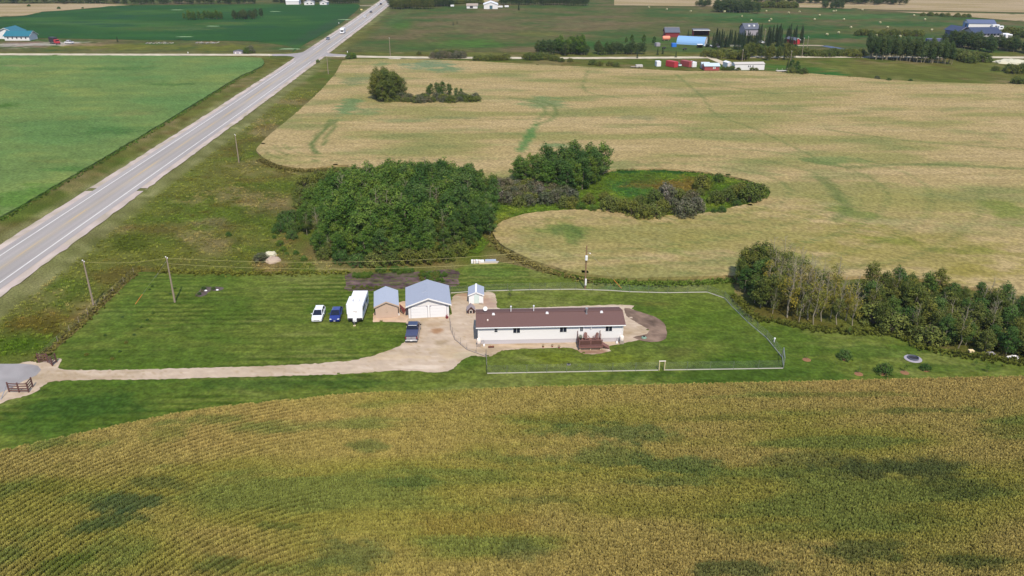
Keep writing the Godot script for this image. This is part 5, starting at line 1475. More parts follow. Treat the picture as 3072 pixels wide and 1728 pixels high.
func build_outbuildings() -> void:
	# garage
	var a := g(1226.5, 957)
	var b := g(1347.5, 950.5)
	var turn := atan2(-(b.z - a.z), b.x - a.x)
	var W := Vector2(b.x - a.x, b.z - a.z).length()
	var o := gable("garage", "white double garage with pale grey shingled gable roof", "garage", Vector3((a.x + b.x) / 2, 0.1, (a.z + b.z) / 2), turn, W, 6.9, 2.36, 1.18, 0.42, mats.white_siding, mats.grey_shingles, mats.white_paint)
	for s in [-1.0, 1.0]:
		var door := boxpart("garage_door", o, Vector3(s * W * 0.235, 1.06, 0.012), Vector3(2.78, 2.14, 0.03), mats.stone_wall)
		for k in 4:
			var m := MB.new()
			var y := -0.79 + k * 0.52
			if k == 3:
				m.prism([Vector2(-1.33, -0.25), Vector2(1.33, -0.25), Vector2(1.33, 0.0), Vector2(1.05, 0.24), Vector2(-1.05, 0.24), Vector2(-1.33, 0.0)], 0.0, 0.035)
			else:
				m.box(Vector3(0, 0, 0.018), Vector3(2.66, 0.5, 0.035))
			part("panel", m.done(), mats.white_metal, door, Vector3(0, y, 0.016))
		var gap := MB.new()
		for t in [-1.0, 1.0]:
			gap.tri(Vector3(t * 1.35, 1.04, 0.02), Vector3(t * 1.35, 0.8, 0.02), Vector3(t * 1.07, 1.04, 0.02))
		part("corner_shadow", gap.done(), mats.stone_wall, door)  # grey triangles paint the shadow in the cut top corners of the door
		var lamp := MB.new()
		lamp.box(Vector3.ZERO, Vector3(0.1, 0.22, 0.12))
		lamp.lathe([Vector2(0.03, -0.12), Vector2(0.08, -0.06), Vector2(0.06, 0.1), Vector2(0.0, 0.14)], 8, Vector3(0, -0.05, 0.1))
		part("wall_lamp", lamp.done(), mats.dark, o, Vector3(s * (W / 2 - 0.22), 2.2, 0.06))
	boxpart("centre_post", o, Vector3(0, 1.1, 0.03), Vector3(0.28, 2.2, 0.05), mats.white_paint, 0.01)
	var sky := boxpart("roof_hatch", o, Vector3(-0.55, 3.48, -2.7), Vector3(0.95, 0.1, 0.32), mats.grey_metal, 0.02, Vector3(0, 0, 0.34))
	boxpart("slot", sky, Vector3(0, 0.055, 0.05), Vector3(0.85, 0.02, 0.08), mats.slate)
	boxpart("side_door", o, Vector3(W / 2 + 0.02, 1.05, -1.4), Vector3(0.06, 2.0, 0.9), mats.white_paint, 0.01)
	var pot := thing("flower_pot", "pot of red flowers by the right corner of the garage doors", "planter", g(1341, 955, 0.1))
	var m2 := MB.new()
	m2.lathe([Vector2(0.0, 0.0), Vector2(0.18, 0.0), Vector2(0.26, 0.3), Vector2(0.22, 0.3), Vector2(0.0, 0.26)], 12)
	part("pot", m2.done(), mats.barn_red, pot)
	var q := RandomNumberGenerator.new()
	q.seed = 5
	part("flowers", foliage(q, [[Vector3(0, 0.5, 0), Vector3(0.24, 0.24, 0.24)]], 120, 0.05, [c8(180, 60, 90), c8(90, 100, 110), c8(150, 60, 70)]), mats.leaves, pot)
	# tan shed with a ribbed metal roof
	a = g(1128, 956)
	b = g(1195, 953)
	turn = atan2(-(b.z - a.z), b.x - a.x)
	W = Vector2(b.x - a.x, b.z - a.z).length()
	o = gable("tan_shed", "tan wooden shed with ribbed grey metal roof beside the garage", "shed", Vector3((a.x + b.x) / 2, 0.1, (a.z + b.z) / 2), turn + 0.05, W, 5.8, 2.1, 0.8, 0.22, mats.tan_siding, mats.grey_metal, mats.tan_siding)
	for s in [-1.0, 1.0]:
		var ribs := MB.new()
		for k in 20:
			var z := 0.2 - k * 0.31
			var run := W / 2 + 0.2
			ribs.bar(Vector3(s * 0.03, 3.03, z), Vector3(s * run, 3.03 - 0.8 * run / (W / 2), z), 0.05, 0.05)
		part("roof_ribs", ribs.done(), mats.grey_metal, o)
		var leaf := boxpart("door", o, Vector3(s * 0.5, 1.0, 0.02), Vector3(0.96, 1.9, 0.035), mats.tan_siding, 0.006)
		boxpart("handle", leaf, Vector3(-s * 0.4, 0, 0.03), Vector3(0.03, 0.16, 0.03), mats.dark)
	var grooves := MB.new()
	for k in 12:
		var gx := -W / 2 + (k + 0.5) * W / 12
		if absf(gx) > 1.0:
			grooves.box(Vector3(gx, 1.05, 0.006), Vector3(0.05, 2.0, 0.02))
	part("batten", grooves.done(), mats.tan_siding, o)
	var lum := thing("lumber_stack", "dark lumber leaning between the tan shed and the garage", "lumber", local(o, Vector3(W / 2 + 0.45, 0, -1.2)), o.rotation.y)
	for k in 7:
		var p := MB.new()
		p.bar(Vector3(0.5 + 0.06 * k, 0.02, 0.4 - k * 0.28), Vector3(-0.12, 1.5 - 0.08 * k, 0.3 - k * 0.3), 0.14, 0.04)
		part("plank", p.done(), mats.rust_red if k % 2 else mats.dark_brown, lum)
	var bucket := thing("pail", "small white pail on the dirt at the corner of the tan shed", "pail", g(1197, 946, 0.1))
	m2 = MB.new()
	m2.lathe([Vector2(0.0, 0.0), Vector2(0.13, 0.0), Vector2(0.16, 0.32), Vector2(0.14, 0.32), Vector2(0.12, 0.04)], 12)
	part("body", m2.done(), mats.white_paint, bucket)
	m2 = MB.new()
	m2.tube([Vector3(-0.16, 0.3, 0), Vector3(-0.1, 0.42, 0), Vector3(0.1, 0.42, 0), Vector3(0.16, 0.3, 0)], [0.008, 0.008, 0.008, 0.008], 4)
	part("handle", m2.done(), mats.steel, bucket)
	# white shed
	a = g(1407, 913)
	b = g(1450, 912)
	W = Vector2(b.x - a.x, b.z - a.z).length()
	o = gable("white_shed", "small white shed with grey roof, white ridge strip and pale mint door", "shed", Vector3((a.x + b.x) / 2, 0.11, (a.z + b.z) / 2), 0.03, W, 3.1, 1.62, 0.5, 0.16, mats.white_paint, paint_mat("blue_grey_shingles", 150, 157, 174, 0.8), mats.white_paint)
	boxpart("ridge_strip", o, Vector3(0, 2.28, -1.55), Vector3(0.3, 0.05, 3.5), mats.white_paint, 0.01)
	var d := boxpart("door", o, Vector3(0.08, 0.85, 0.02), Vector3(0.85, 1.6, 0.035), mats.mint_paint, 0.006)
	boxpart("handle", d, Vector3(0.34, 0, 0.03), Vector3(0.05, 0.12, 0.04), mats.steel)
	boxpart("lamp", o, Vector3(0.95, 1.55, 0.05), Vector3(0.1, 0.14, 0.1), mats.dark)
	boxpart("step", o, Vector3(0.8, 0.08, 0.2), Vector3(0.6, 0.16, 0.3), mats.grey_wood, 0.01)
	# dog house
	o = gable("dog_house", "small dark brown dog house with a pale framed doorway", "dog house", g(1413.5, 941, 0.11), 0.1, 1.0, 1.15, 0.72, 0.52, 0.22, mats.dark_brown, paint_mat("weathered_shingles", 150, 138, 140, 0.95), mats.dark_brown)
	var fr := boxpart("doorway", o, Vector3(-0.05, 0.38, 0.02), Vector3(0.56, 0.68, 0.04), mats.cream_plastic, 0.01)
	boxpart("opening", fr, Vector3(0, -0.04, 0.016), Vector3(0.4, 0.52, 0.02), mats.dark)


# ---------------------------------------------------------------- vehicles
func loft(rings: Array, cap := true) -> ArrayMesh:
	var b := MB.new()
	for i in rings.size() - 1:
		var p: Array = rings[i]
		var q: Array = rings[i + 1]
		for k in p.size():
			var n := (k + 1) % p.size()
			b.quad(p[k], p[n], q[n], q[k])
	if cap:
		for e in [rings[0], rings[-1]]:
			for k in range(1, e.size() - 1):
				b.tri(e[0], e[k], e[k + 1])
	return b.done(false)


func shell(z: float, lo: float, hi: float, wide: float) -> Array:
	var w_ := wide
	return [Vector3(-w_ * 0.9, lo, z), Vector3(-w_, lo + 0.12, z), Vector3(-w_, hi - 0.14, z), Vector3(-w_ * 0.95, hi - 0.04, z), Vector3(-w_ * 0.8, hi, z), Vector3(w_ * 0.8, hi, z), Vector3(w_ * 0.95, hi - 0.04, z), Vector3(w_, hi - 0.14, z), Vector3(w_, lo + 0.12, z), Vector3(w_ * 0.9, lo, z)]


func wheel(o: Node, x: float, z: float, r: float) -> void:
	var m := MB.new()
	var turn := Basis(Vector3.BACK, PI / 2)
	m.lathe([Vector2(r * 0.6, -0.11), Vector2(r * 0.92, -0.11), Vector2(r, -0.07), Vector2(r, 0.07), Vector2(r * 0.92, 0.11), Vector2(r * 0.6, 0.11)], 16, Vector3.ZERO, turn)
	var t := part("wheel", m.done(), mats.black_rubber, o, Vector3(x, r, z))
	m = MB.new()
	m.lathe([Vector2(0.0, -0.08), Vector2(r * 0.62, -0.1), Vector2(r * 0.62, 0.1), Vector2(0.0, 0.08)], 12, Vector3.ZERO, turn)
	part("rim", m.done(), mats.steel, t)


# front looks along +z; style 0 hatchback, 1 saloon
func car(called: String, label: String, at: Vector3, turn: float, body: Material, style := 0, group := "") -> Node3D:
	var o := thing(called, label, "car", at, turn, group)
	part("body", loft([shell(2.16, 0.34, 0.6, 0.66), shell(2.08, 0.22, 0.72, 0.8), shell(1.75, 0.2, 0.8, 0.86), shell(0.95, 0.2, 0.96, 0.88), shell(0.2, 0.2, 1.0, 0.885), shell(-1.2, 0.2, 1.02, 0.885), shell(-1.85, 0.22, 1.02 if style == 0 else 0.98, 0.86), shell(-2.12, 0.26, 0.94, 0.8), shell(-2.18, 0.36, 0.8, 0.7)]), body, o)
	var rear := -1.95 if style == 0 else -1.65
	var roof_back := -1.45 if style == 0 else -1.0
	var H := 1.5 if style == 0 else 1.45
	var b := MB.new()
	var f0 := [Vector3(-0.77, 0.94, 1.16), Vector3(0.77, 0.94, 1.16), Vector3(0.6, H - 0.03, 0.24), Vector3(-0.6, H - 0.03, 0.24)]
	b.quad(f0[0], f0[1], f0[2], f0[3])
	part("windscreen", b.done(), mats.glass, o)
	b = MB.new()
	b.quad(Vector3(-0.72, 1.0, rear), Vector3(0.72, 1.0, rear), Vector3(0.56, H - 0.04, roof_back), Vector3(-0.56, H - 0.04, roof_back))
	part("rear_window", b.done(), mats.glass, o)
	for s in [-1.0, 1.0]:
		b = MB.new()
		b.quad(Vector3(s * 0.79, 0.99, 0.9), Vector3(s * 0.79, 1.01, rear + 0.1), Vector3(s * 0.6, H - 0.05, roof_back), Vector3(s * 0.6, H - 0.05, 0.2))
		part("side_window", b.done(), mats.glass, o)
		b = MB.new()
		b.bar(Vector3(s * 0.79, 0.95, 1.16), Vector3(s * 0.6, H - 0.02, 0.21), 0.07)
		b.bar(Vector3(s * 0.8, 0.98, -0.45), Vector3(s * 0.61, H - 0.04, -0.45), 0.08)
		b.bar(Vector3(s * 0.76, 0.99, rear), Vector3(s * 0.58, H - 0.02, roof_back), 0.1)
		part("pillar", b.done(), body, o)
		boxpart("headlight", o, Vector3(s * 0.62, 0.66, 2.06), Vector3(0.34, 0.13, 0.16), mats.lens, 0.03, Vector3(0, s * 0.25, 0))
		boxpart("tail_light", o, Vector3(s * 0.66, 0.84, -2.1), Vector3(0.26, 0.16, 0.1), mats.red_paint, 0.02)
		boxpart("mirror", o, Vector3(s * 0.98, 1.02, 0.72), Vector3(0.2, 0.13, 0.12), body, 0.03)
		for z in [1.32, -1.32]:
			wheel(o, s * 0.79, z, 0.32)
	b = MB.new()
	b.prism([Vector2(-0.62, H - 0.06), Vector2(-0.52, H), Vector2(0.52, H), Vector2(0.62, H - 0.06)], roof_back - 0.05, 0.24)
	part("roof", b.done(), body, o)
	boxpart("grille", o, Vector3(0, 0.5, 2.13), Vector3(0.9, 0.14, 0.06), mats.black_rubber, 0.01)
	boxpart("number_plate", o, Vector3(0, 0.38, 2.14), Vector3(0.3, 0.1, 0.05), mats.white_paint)
	return o


# front looks along -z
func pickup(called: String, label: String, at: Vector3, turn: float, body: Material, lower: Material, group := "") -> Node3D:
	var o := thing(called, label, "pickup", at, turn, group)
	part("body", loft([shell(2.82, 0.5, 1.12, 0.92), shell(2.78, 0.42, 1.18, 0.96), shell(0.55, 0.4, 1.2, 0.98), shell(-1.2, 0.4, 1.18, 0.98), shell(-2.3, 0.4, 1.1, 0.96), shell(-2.72, 0.44, 1.02, 0.9), shell(-2.8, 0.52, 0.9, 0.8)]), body, o)
	boxpart("box_cover", o, Vector3(0, 1.235, 1.65), Vector3(1.8, 0.07, 2.1), mats.box_cover, 0.02)
	var b := MB.new()
	b.prism([Vector2(-0.78, 1.84), Vector2(-0.66, 1.92), Vector2(0.66, 1.92), Vector2(0.78, 1.84)], -0.95, 0.35)
	part("roof", b.done(), body, o)
	b = MB.new()
	b.quad(Vector3(-0.84, 1.2, 0.62), Vector3(0.84, 1.2, 0.62), Vector3(0.72, 1.83, 0.38), Vector3(-0.72, 1.83, 0.38))
	part("rear_window", b.done(), mats.glass, o)
	b = MB.new()
	b.quad(Vector3(-0.86, 1.2, -1.55), Vector3(0.86, 1.2, -1.55), Vector3(0.72, 1.85, -0.95), Vector3(-0.72, 1.85, -0.95))
	part("windscreen", b.done(), mats.glass, o)
	boxpart("brake_light", o, Vector3(0, 1.86, 0.4), Vector3(1.3, 0.05, 0.06), mats.white_paint, 0.01)
	for s in [-1.0, 1.0]:
		b = MB.new()
		b.quad(Vector3(s * 0.93, 1.2, 0.55), Vector3(s * 0.93, 1.2, -1.45), Vector3(s * 0.76, 1.84, -0.95), Vector3(s * 0.76, 1.84, 0.35))
		part("side_window", b.done(), mats.glass, o)
		b = MB.new()
		b.bar(Vector3(s * 0.89, 1.18, 0.62), Vector3(s * 0.74, 1.86, 0.37), 0.09)
		b.bar(Vector3(s * 0.93, 1.18, -0.4), Vector3(s * 0.77, 1.86, -0.4), 0.09)
		b.bar(Vector3(s * 0.9, 1.18, -1.5), Vector3(s * 0.74, 1.86, -0.95), 0.08)
		part("pillar", b.done(), body, o)
		boxpart("tail_light", o, Vector3(s * 0.84, 0.95, 2.82), Vector3(0.17, 0.34, 0.06), mats.barn_red, 0.01)
		boxpart("mirror", o, Vector3(s * 1.12, 1.28, -1.1), Vector3(0.24, 0.22, 0.12), mats.black_rubber, 0.03)
		boxpart("headlight", o, Vector3(s * 0.68, 0.82, -2.74), Vector3(0.34, 0.2, 0.14), mats.lens, 0.03)
		boxpart("lower_panel", o, Vector3(s * 0.985, 0.56, 0.0), Vector3(0.03, 0.24, 4.6), lower, 0.01)
		for z in [1.7, -1.85]:
			wheel(o, s * 0.86, z, 0.38)
	var gate := boxpart("tailgate", o, Vector3(0, 0.84, 2.85), Vector3(1.5, 0.5, 0.05), lower, 0.015)
	boxpart("handle", gate, Vector3(0, 0.1, 0.03), Vector3(0.24, 0.07, 0.03), mats.black_rubber)
	var bump := boxpart("bumper", o, Vector3(0, 0.52, 2.9), Vector3(1.86, 0.2, 0.16), mats.steel, 0.03)
	boxpart("number_plate", bump, Vector3(0, 0.02, 0.09), Vector3(0.32, 0.14, 0.02), mats.white_paint)
	return o


func build_vehicles() -> void:
	mat("white_car_paint", c8(222, 224, 228), 0.25, {"coat": 0.8})
	mat("blue_car_paint", c8(20, 34, 112), 0.22, {"coat": 1.0})
	mat("dark_blue_paint", c8(20, 28, 64), 0.25, {"coat": 1.0})
	mat("grey_car_paint", c8(96, 100, 110), 0.3, {"coat": 0.8})
	mat("silver_paint", c8(150, 150, 158), 0.35, {"metal": 0.3})
	mat("box_cover", c8(64, 70, 98), 0.5)
	mat("lens", c8(220, 224, 230), 0.1, {"spec": 0.8})
	var face := func(front: Vector3, back: Vector3) -> float: return atan2(front.x - back.x, front.z - back.z)
	var p := g(949, 966, 0.25)
	car("white_car", "white hatchback parked on the lawn left of the blue car", Vector3(p.x - 0.05, 0.08, p.z - 2.1), 0.0 + face.call(g(949, 966, 0.3), g(957.6, 920, 1.45)), mats.white_car_paint)
	p = g(1002.5, 966, 0.25)
	car("blue_car", "deep blue saloon parked on the lawn beside the travel trailer", Vector3(p.x - 0.05, 0.08, p.z - 2.1), face.call(g(1002, 966, 0.3), g(1008.3, 923.5, 1.45)), mats.blue_car_paint, 1)
	p = g(1233, 1024, 0.45)
	pickup("pickup_truck", "dark blue pickup with silver tailgate parked at the driveway edge", Vector3(p.x, 0.1, p.z - 2.85), 0.02, mats.dark_blue_paint, mats.silver_paint)
	# travel trailer
	var f := g(1066, 964, 0.4)
	var bk := g(1078, 872, 2.75)
	var yaw: float = face.call(Vector3(f.x, 0, f.z), Vector3(bk.x + 0.25, 0, bk.z))
	var o := thing("travel_trailer", "white travel trailer parked on the lawn beside the tan shed", "trailer", Vector3(f.x, 0.08, f.z), yaw)
	var L := 6.9
	var W := 1.2
	var prof := [Vector2(-0.1, 0.55), Vector2(0.0, 0.9), Vector2(-0.12, 1.6), Vector2(-0.5, 2.5), Vector2(-0.75, 2.72), Vector2(-L + 0.25, 2.78), Vector2(-L, 2.6), Vector2(-L, 0.55)]
	var b := MB.new()
	b.prism(prof, -W, W, Basis(Vector3(0, 0, 1), Vector3.UP, Vector3(1, 0, 0)))
	part("body", b.done(), mats.white_metal, o)
	boxpart("slide_out", o, Vector3(-W - 0.18, 1.75, -3.1), Vector3(0.4, 1.75, 3.3), mats.white_metal, 0.03)
	boxpart("rock_guard", o, Vector3(0, 0.72, 0.0), Vector3(2.3, 0.34, 0.05), mats.dark, 0.01)
	boxpart("propane_cover", o, Vector3(0, 0.72, 0.32), Vector3(0.62, 0.62, 0.42), mats.white_metal, 0.08)
	for s in [-1.0, 1.0]:
		b = MB.new()
		b.bar(Vector3(s * 0.75, 0.48, -0.4), Vector3(s * 0.05, 0.46, 1.15), 0.07, 0.12)
		part("hitch_rail", b.done(), mats.black_rubber, o)
		for z in [-3.3, -4.15]:
			wheel(o, s * 1.02, z, 0.34)
	boxpart("hitch_jack", o, Vector3(0, 0.45, 0.95), Vector3(0.1, 0.8, 0.1), mats.steel)
	boxpart("jack_pad", o, Vector3(0, 0.04, 0.95), Vector3(0.36, 0.08, 0.36), mats.pale_wood)
	for z in [-1.5, -3.0, -5.2]:
		var win := boxpart("window", o, Vector3(W + 0.012, 1.85, z), Vector3(0.04, 0.62, 0.95), mats.slate, 0.01)
		boxpart("pane", win, Vector3(0.015, 0, 0), Vector3(0.03, 0.52, 0.85), mats.glass)
	var door := boxpart("door", o, Vector3(W + 0.012, 1.5, -4.25), Vector3(0.04, 1.75, 0.65), mats.white_metal, 0.01)
	boxpart("pane", door, Vector3(0.02, 0.4, 0), Vector3(0.02, 0.5, 0.4), mats.glass)
	b = MB.new()
	b.tube([Vector3(W + 0.06, 2.6, -0.9), Vector3(W + 0.06, 2.6, -L + 0.7)], [0.07, 0.07], 8)
	part("awning_roll", b.done(), mats.steel, o)
	boxpart("stripe", o, Vector3(W + 0.008, 1.15, -L / 2), Vector3(0.012, 0.2, L - 0.6), mats.blue_metal)
	boxpart("roof_unit", o, Vector3(0.1, 2.9, -2.6), Vector3(0.75, 0.28, 0.95), mats.white_metal, 0.06)
	boxpart("roof_vent", o, Vector3(0.6, 2.83, -5.9), Vector3(0.42, 0.1, 0.42), mats.white_metal, 0.03)
	b = MB.new()
	b.tube([Vector3(-0.5, 2.78, -2.9), Vector3(-0.62, 2.95, -2.6), Vector3(-0.5, 2.9, -2.1)], [0.035, 0.03, 0.025], 5)
	part("antenna", b.done(), mats.dark, o)
	# small illegible script on the nose
	b = MB.new()
	var slope := Basis(Vector3.RIGHT, -0.4)
	for k in 8:
		b.box(Vector3(-0.28 + k * 0.085, 1.98 + 0.02 * sin(k * 2.2), -0.245 + 0.03), Vector3(0.055, 0.1 if k % 3 else 0.15, 0.012), slope * Basis(Vector3.BACK, 0.25 * sin(k * 3.1)))
	for k in 3:
		b.box(Vector3(0.12 + k * 0.09, 1.8, -0.175 + 0.035), Vector3(0.06, 0.08, 0.012), slope)
	part("lettering", b.done(), mats.grey_wood, o)
	# traffic on the highway
	var lane := func(px: float, py: float) -> Vector3: return g(px, py, 0.16)
	car("highway_car", "dark car on the highway just beyond the junction", lane.call(984, 119), 0.03, mats.grey_car_paint, 1, "")
	for c in [[1095, 53, "white_car_paint", "small white car in the right lane of the far highway"], [1113, 38, "grey_car_paint", "small grey car in the right lane of the far highway"], [1143, 14, "dark_blue_paint", "dark car farthest up the highway"], [1133, 16.5, "white_car_paint", "pale car in the oncoming lane far up the highway"]]:
		car("far_car", c[3], lane.call(c[0], c[1]), PI + 0.03, mats[c[2]], 0, "cars far up the highway")
	o = thing("motorhome", "white motorhome driving on the highway beyond the junction", "motorhome", lane.call(1026, 102), 0.03)
	b = MB.new()
	b.prism([Vector2(0.0, 0.45), Vector2(0.05, 1.0), Vector2(-0.5, 1.15), Vector2(-1.2, 2.0), Vector2(-0.6, 2.25), Vector2(-0.7, 3.0), Vector2(-1.0, 3.1), Vector2(-7.2, 3.1), Vector2(-7.3, 0.5)], -1.2, 1.2, Basis(Vector3(0, 0, 1), Vector3.UP, Vector3(1, 0, 0)))
	part("body", b.done(), mats.white_metal, o)
	b = MB.new()
	b.quad(Vector3(-0.95, 1.22, -0.52), Vector3(0.95, 1.22, -0.52), Vector3(0.9, 1.98, -1.15), Vector3(-0.9, 1.98, -1.15))
	part("windscreen", b.done(), mats.glass, o)
	for s in [-1.0, 1.0]:
		boxpart("window", o, Vector3(s * 1.205, 2.1, -3.6), Vector3(0.03, 0.6, 1.2), mats.glass)
		boxpart("headlight", o, Vector3(s * 0.8, 0.85, 0.03), Vector3(0.3, 0.18, 0.08), mats.lens)
		for z in [-1.1, -5.4]:
			wheel(o, s * 1.0, z, 0.4)


# ---------------------------------------------------------------- poles, wires, fences
func utility_pole(label: String, at: Vector3, h: float, m: Material, style: int, group := "") -> Node3D:
	var o := thing("utility_pole", label, "utility pole", at, 0.0, group)
	var b := MB.new()
	b.tube([Vector3.ZERO, Vector3(0, h * 0.5, 0), Vector3(0, h, 0)], [0.17, 0.14, 0.1], 8)
	part("pole", b.done(), m, o)
	if style == 0:
		for s in [-1.0, 1.0]:
			b = MB.new()
			b.lathe([Vector2(0.03, 0.0), Vector2(0.09, 0.06), Vector2(0.09, 0.16), Vector2(0.05, 0.22), Vector2(0.0, 0.24)], 8)
			part("insulator", b.done(), mats.white_paint, o, Vector3(s * 0.12, h - 0.1 - (0.2 if s > 0 else 0.0), 0))
	elif style == 1:
		b = MB.new()
		b.lathe([Vector2(0.0, 0.0), Vector2(0.24, 0.02), Vector2(0.24, 0.78), Vector2(0.18, 0.84), Vector2(0.0, 0.86)], 12)
		part("transformer", b.done(), mats.white_metal, o, Vector3(0, h - 2.6, 0.32))
		boxpart("bracket", o, Vector3(0, h - 1.95, 0.14), Vector3(0.4, 0.1, 0.2), mats.dark)
		boxpart("meter_box", o, Vector3(0.06, 1.5, 0.22), Vector3(0.3, 1.25, 0.2), mats.white_metal, 0.02)
		b = MB.new()
		b.tube([Vector3(0, h - 1.5, 0), Vector3(0.5, h - 1.3, 0.1), Vector3(0.62, h - 1.4, 0.12)], [0.03, 0.03, 0.03], 5)
		var arm := part("lamp_arm", b.done(), mats.steel, o)
		b = MB.new()
		b.lathe([Vector2(0.03, 0.1), Vector2(0.14, 0.0), Vector2(0.12, -0.1), Vector2(0.0, -0.14)], 10)
		part("lamp_head", b.done(), mats.cream_plastic, arm, Vector3(0.62, h - 1.4, 0.12))
	return o


func wire(called: String, label: String, a: Vector3, b: Vector3, sag: float, m: Material, r := 0.016, group := "") -> void:
	var pts := []
	var rad := []
	for k in 25:
		var t := k / 24.0
		pts.append(a.lerp(b, t) - Vector3.UP * sag * 4.0 * t * (1.0 - t))
		rad.append(r)
	var mb := MB.new()
	mb.tube(pts, rad, 4)
	var o := part(numbered(called), mb.done(), m, self)
	tag(o, label, "wire", group)


func fence(called: String, label: String, pts: Array, gap: float, h: float, board: bool, post: Material, group := "") -> Node3D:
	var first: Vector3 = pts[0]
	var o := thing(called, label, "fence", first, 0.0, group)
	var spots := []
	for i in pts.size() - 1:
		var n := maxi(1, int(round(pts[i].distance_to(pts[i + 1]) / gap)))
		for k in n:
			spots.append(pts[i].lerp(pts[i + 1], float(k) / n) - first)
	spots.append(pts[-1] - first)
	var pm := MB.new()
	pm.tube([Vector3(0, -0.05, 0), Vector3(0, h, 0)], [0.035, 0.03], 6)
	var pmesh := pm.done()
	for s in spots:
		part("post", pmesh, post, o, s)
	for i in spots.size() - 1:
		var a: Vector3 = spots[i]
		var b: Vector3 = spots[i + 1]
		if board:
			var bm := MB.new()
			bm.bar(a + Vector3.UP * 0.06, b + Vector3.UP * 0.06, 0.04, 0.14)
			part("bottom_board", bm.done(), mats.concrete, o)
		var wm := MB.new()
		for k in (7 if board else 4):
			var y := lerpf(0.25, h - 0.05, k / (6.0 if board else 3.0))
			wm.bar(a + Vector3.UP * y, b + Vector3.UP * y, 0.006)
		if board:
			var n := int(a.distance_to(b) / 0.16)
			for k in n:
				var p := a.lerp(b, (k + 0.5) / n)
				wm.bar(p + Vector3.UP * 0.2, p + Vector3.UP * (h - 0.05), 0.005)
		part("wire_mesh" if board else "wires", wm.done(), mats.steel, o)
	return o


func gp(a: Array, h := 0.08) -> Array:
	var out := []
	for i in range(0, a.size(), 2):
		out.append(g(a[i], a[i + 1], h))
	return out


func rail_fence(label: String, px: Array, group: String) -> void:
	var pts := gp(px, 0.1)
	var o := thing("rail_fence", label, "fence", pts[0], 0.0, group)
	for p in pts:
		boxpart("post", o, p - pts[0] + Vector3(0, 0.75, 0), Vector3(0.16, 1.6, 0.16), mats.corral_wood, 0.015)
	for i in pts.size() - 1:
		for k in 4:
			var b := MB.new()
			var y := 0.32 + k * 0.36
			b.bar(pts[i] - pts[0] + Vector3.UP * y + Vector3(0, 0, 0.1), pts[i + 1] - pts[0] + Vector3.UP * y + Vector3(0, 0, 0.1), 0.05, 0.15)
			part("rail", b.done(), mats.corral_wood, o)


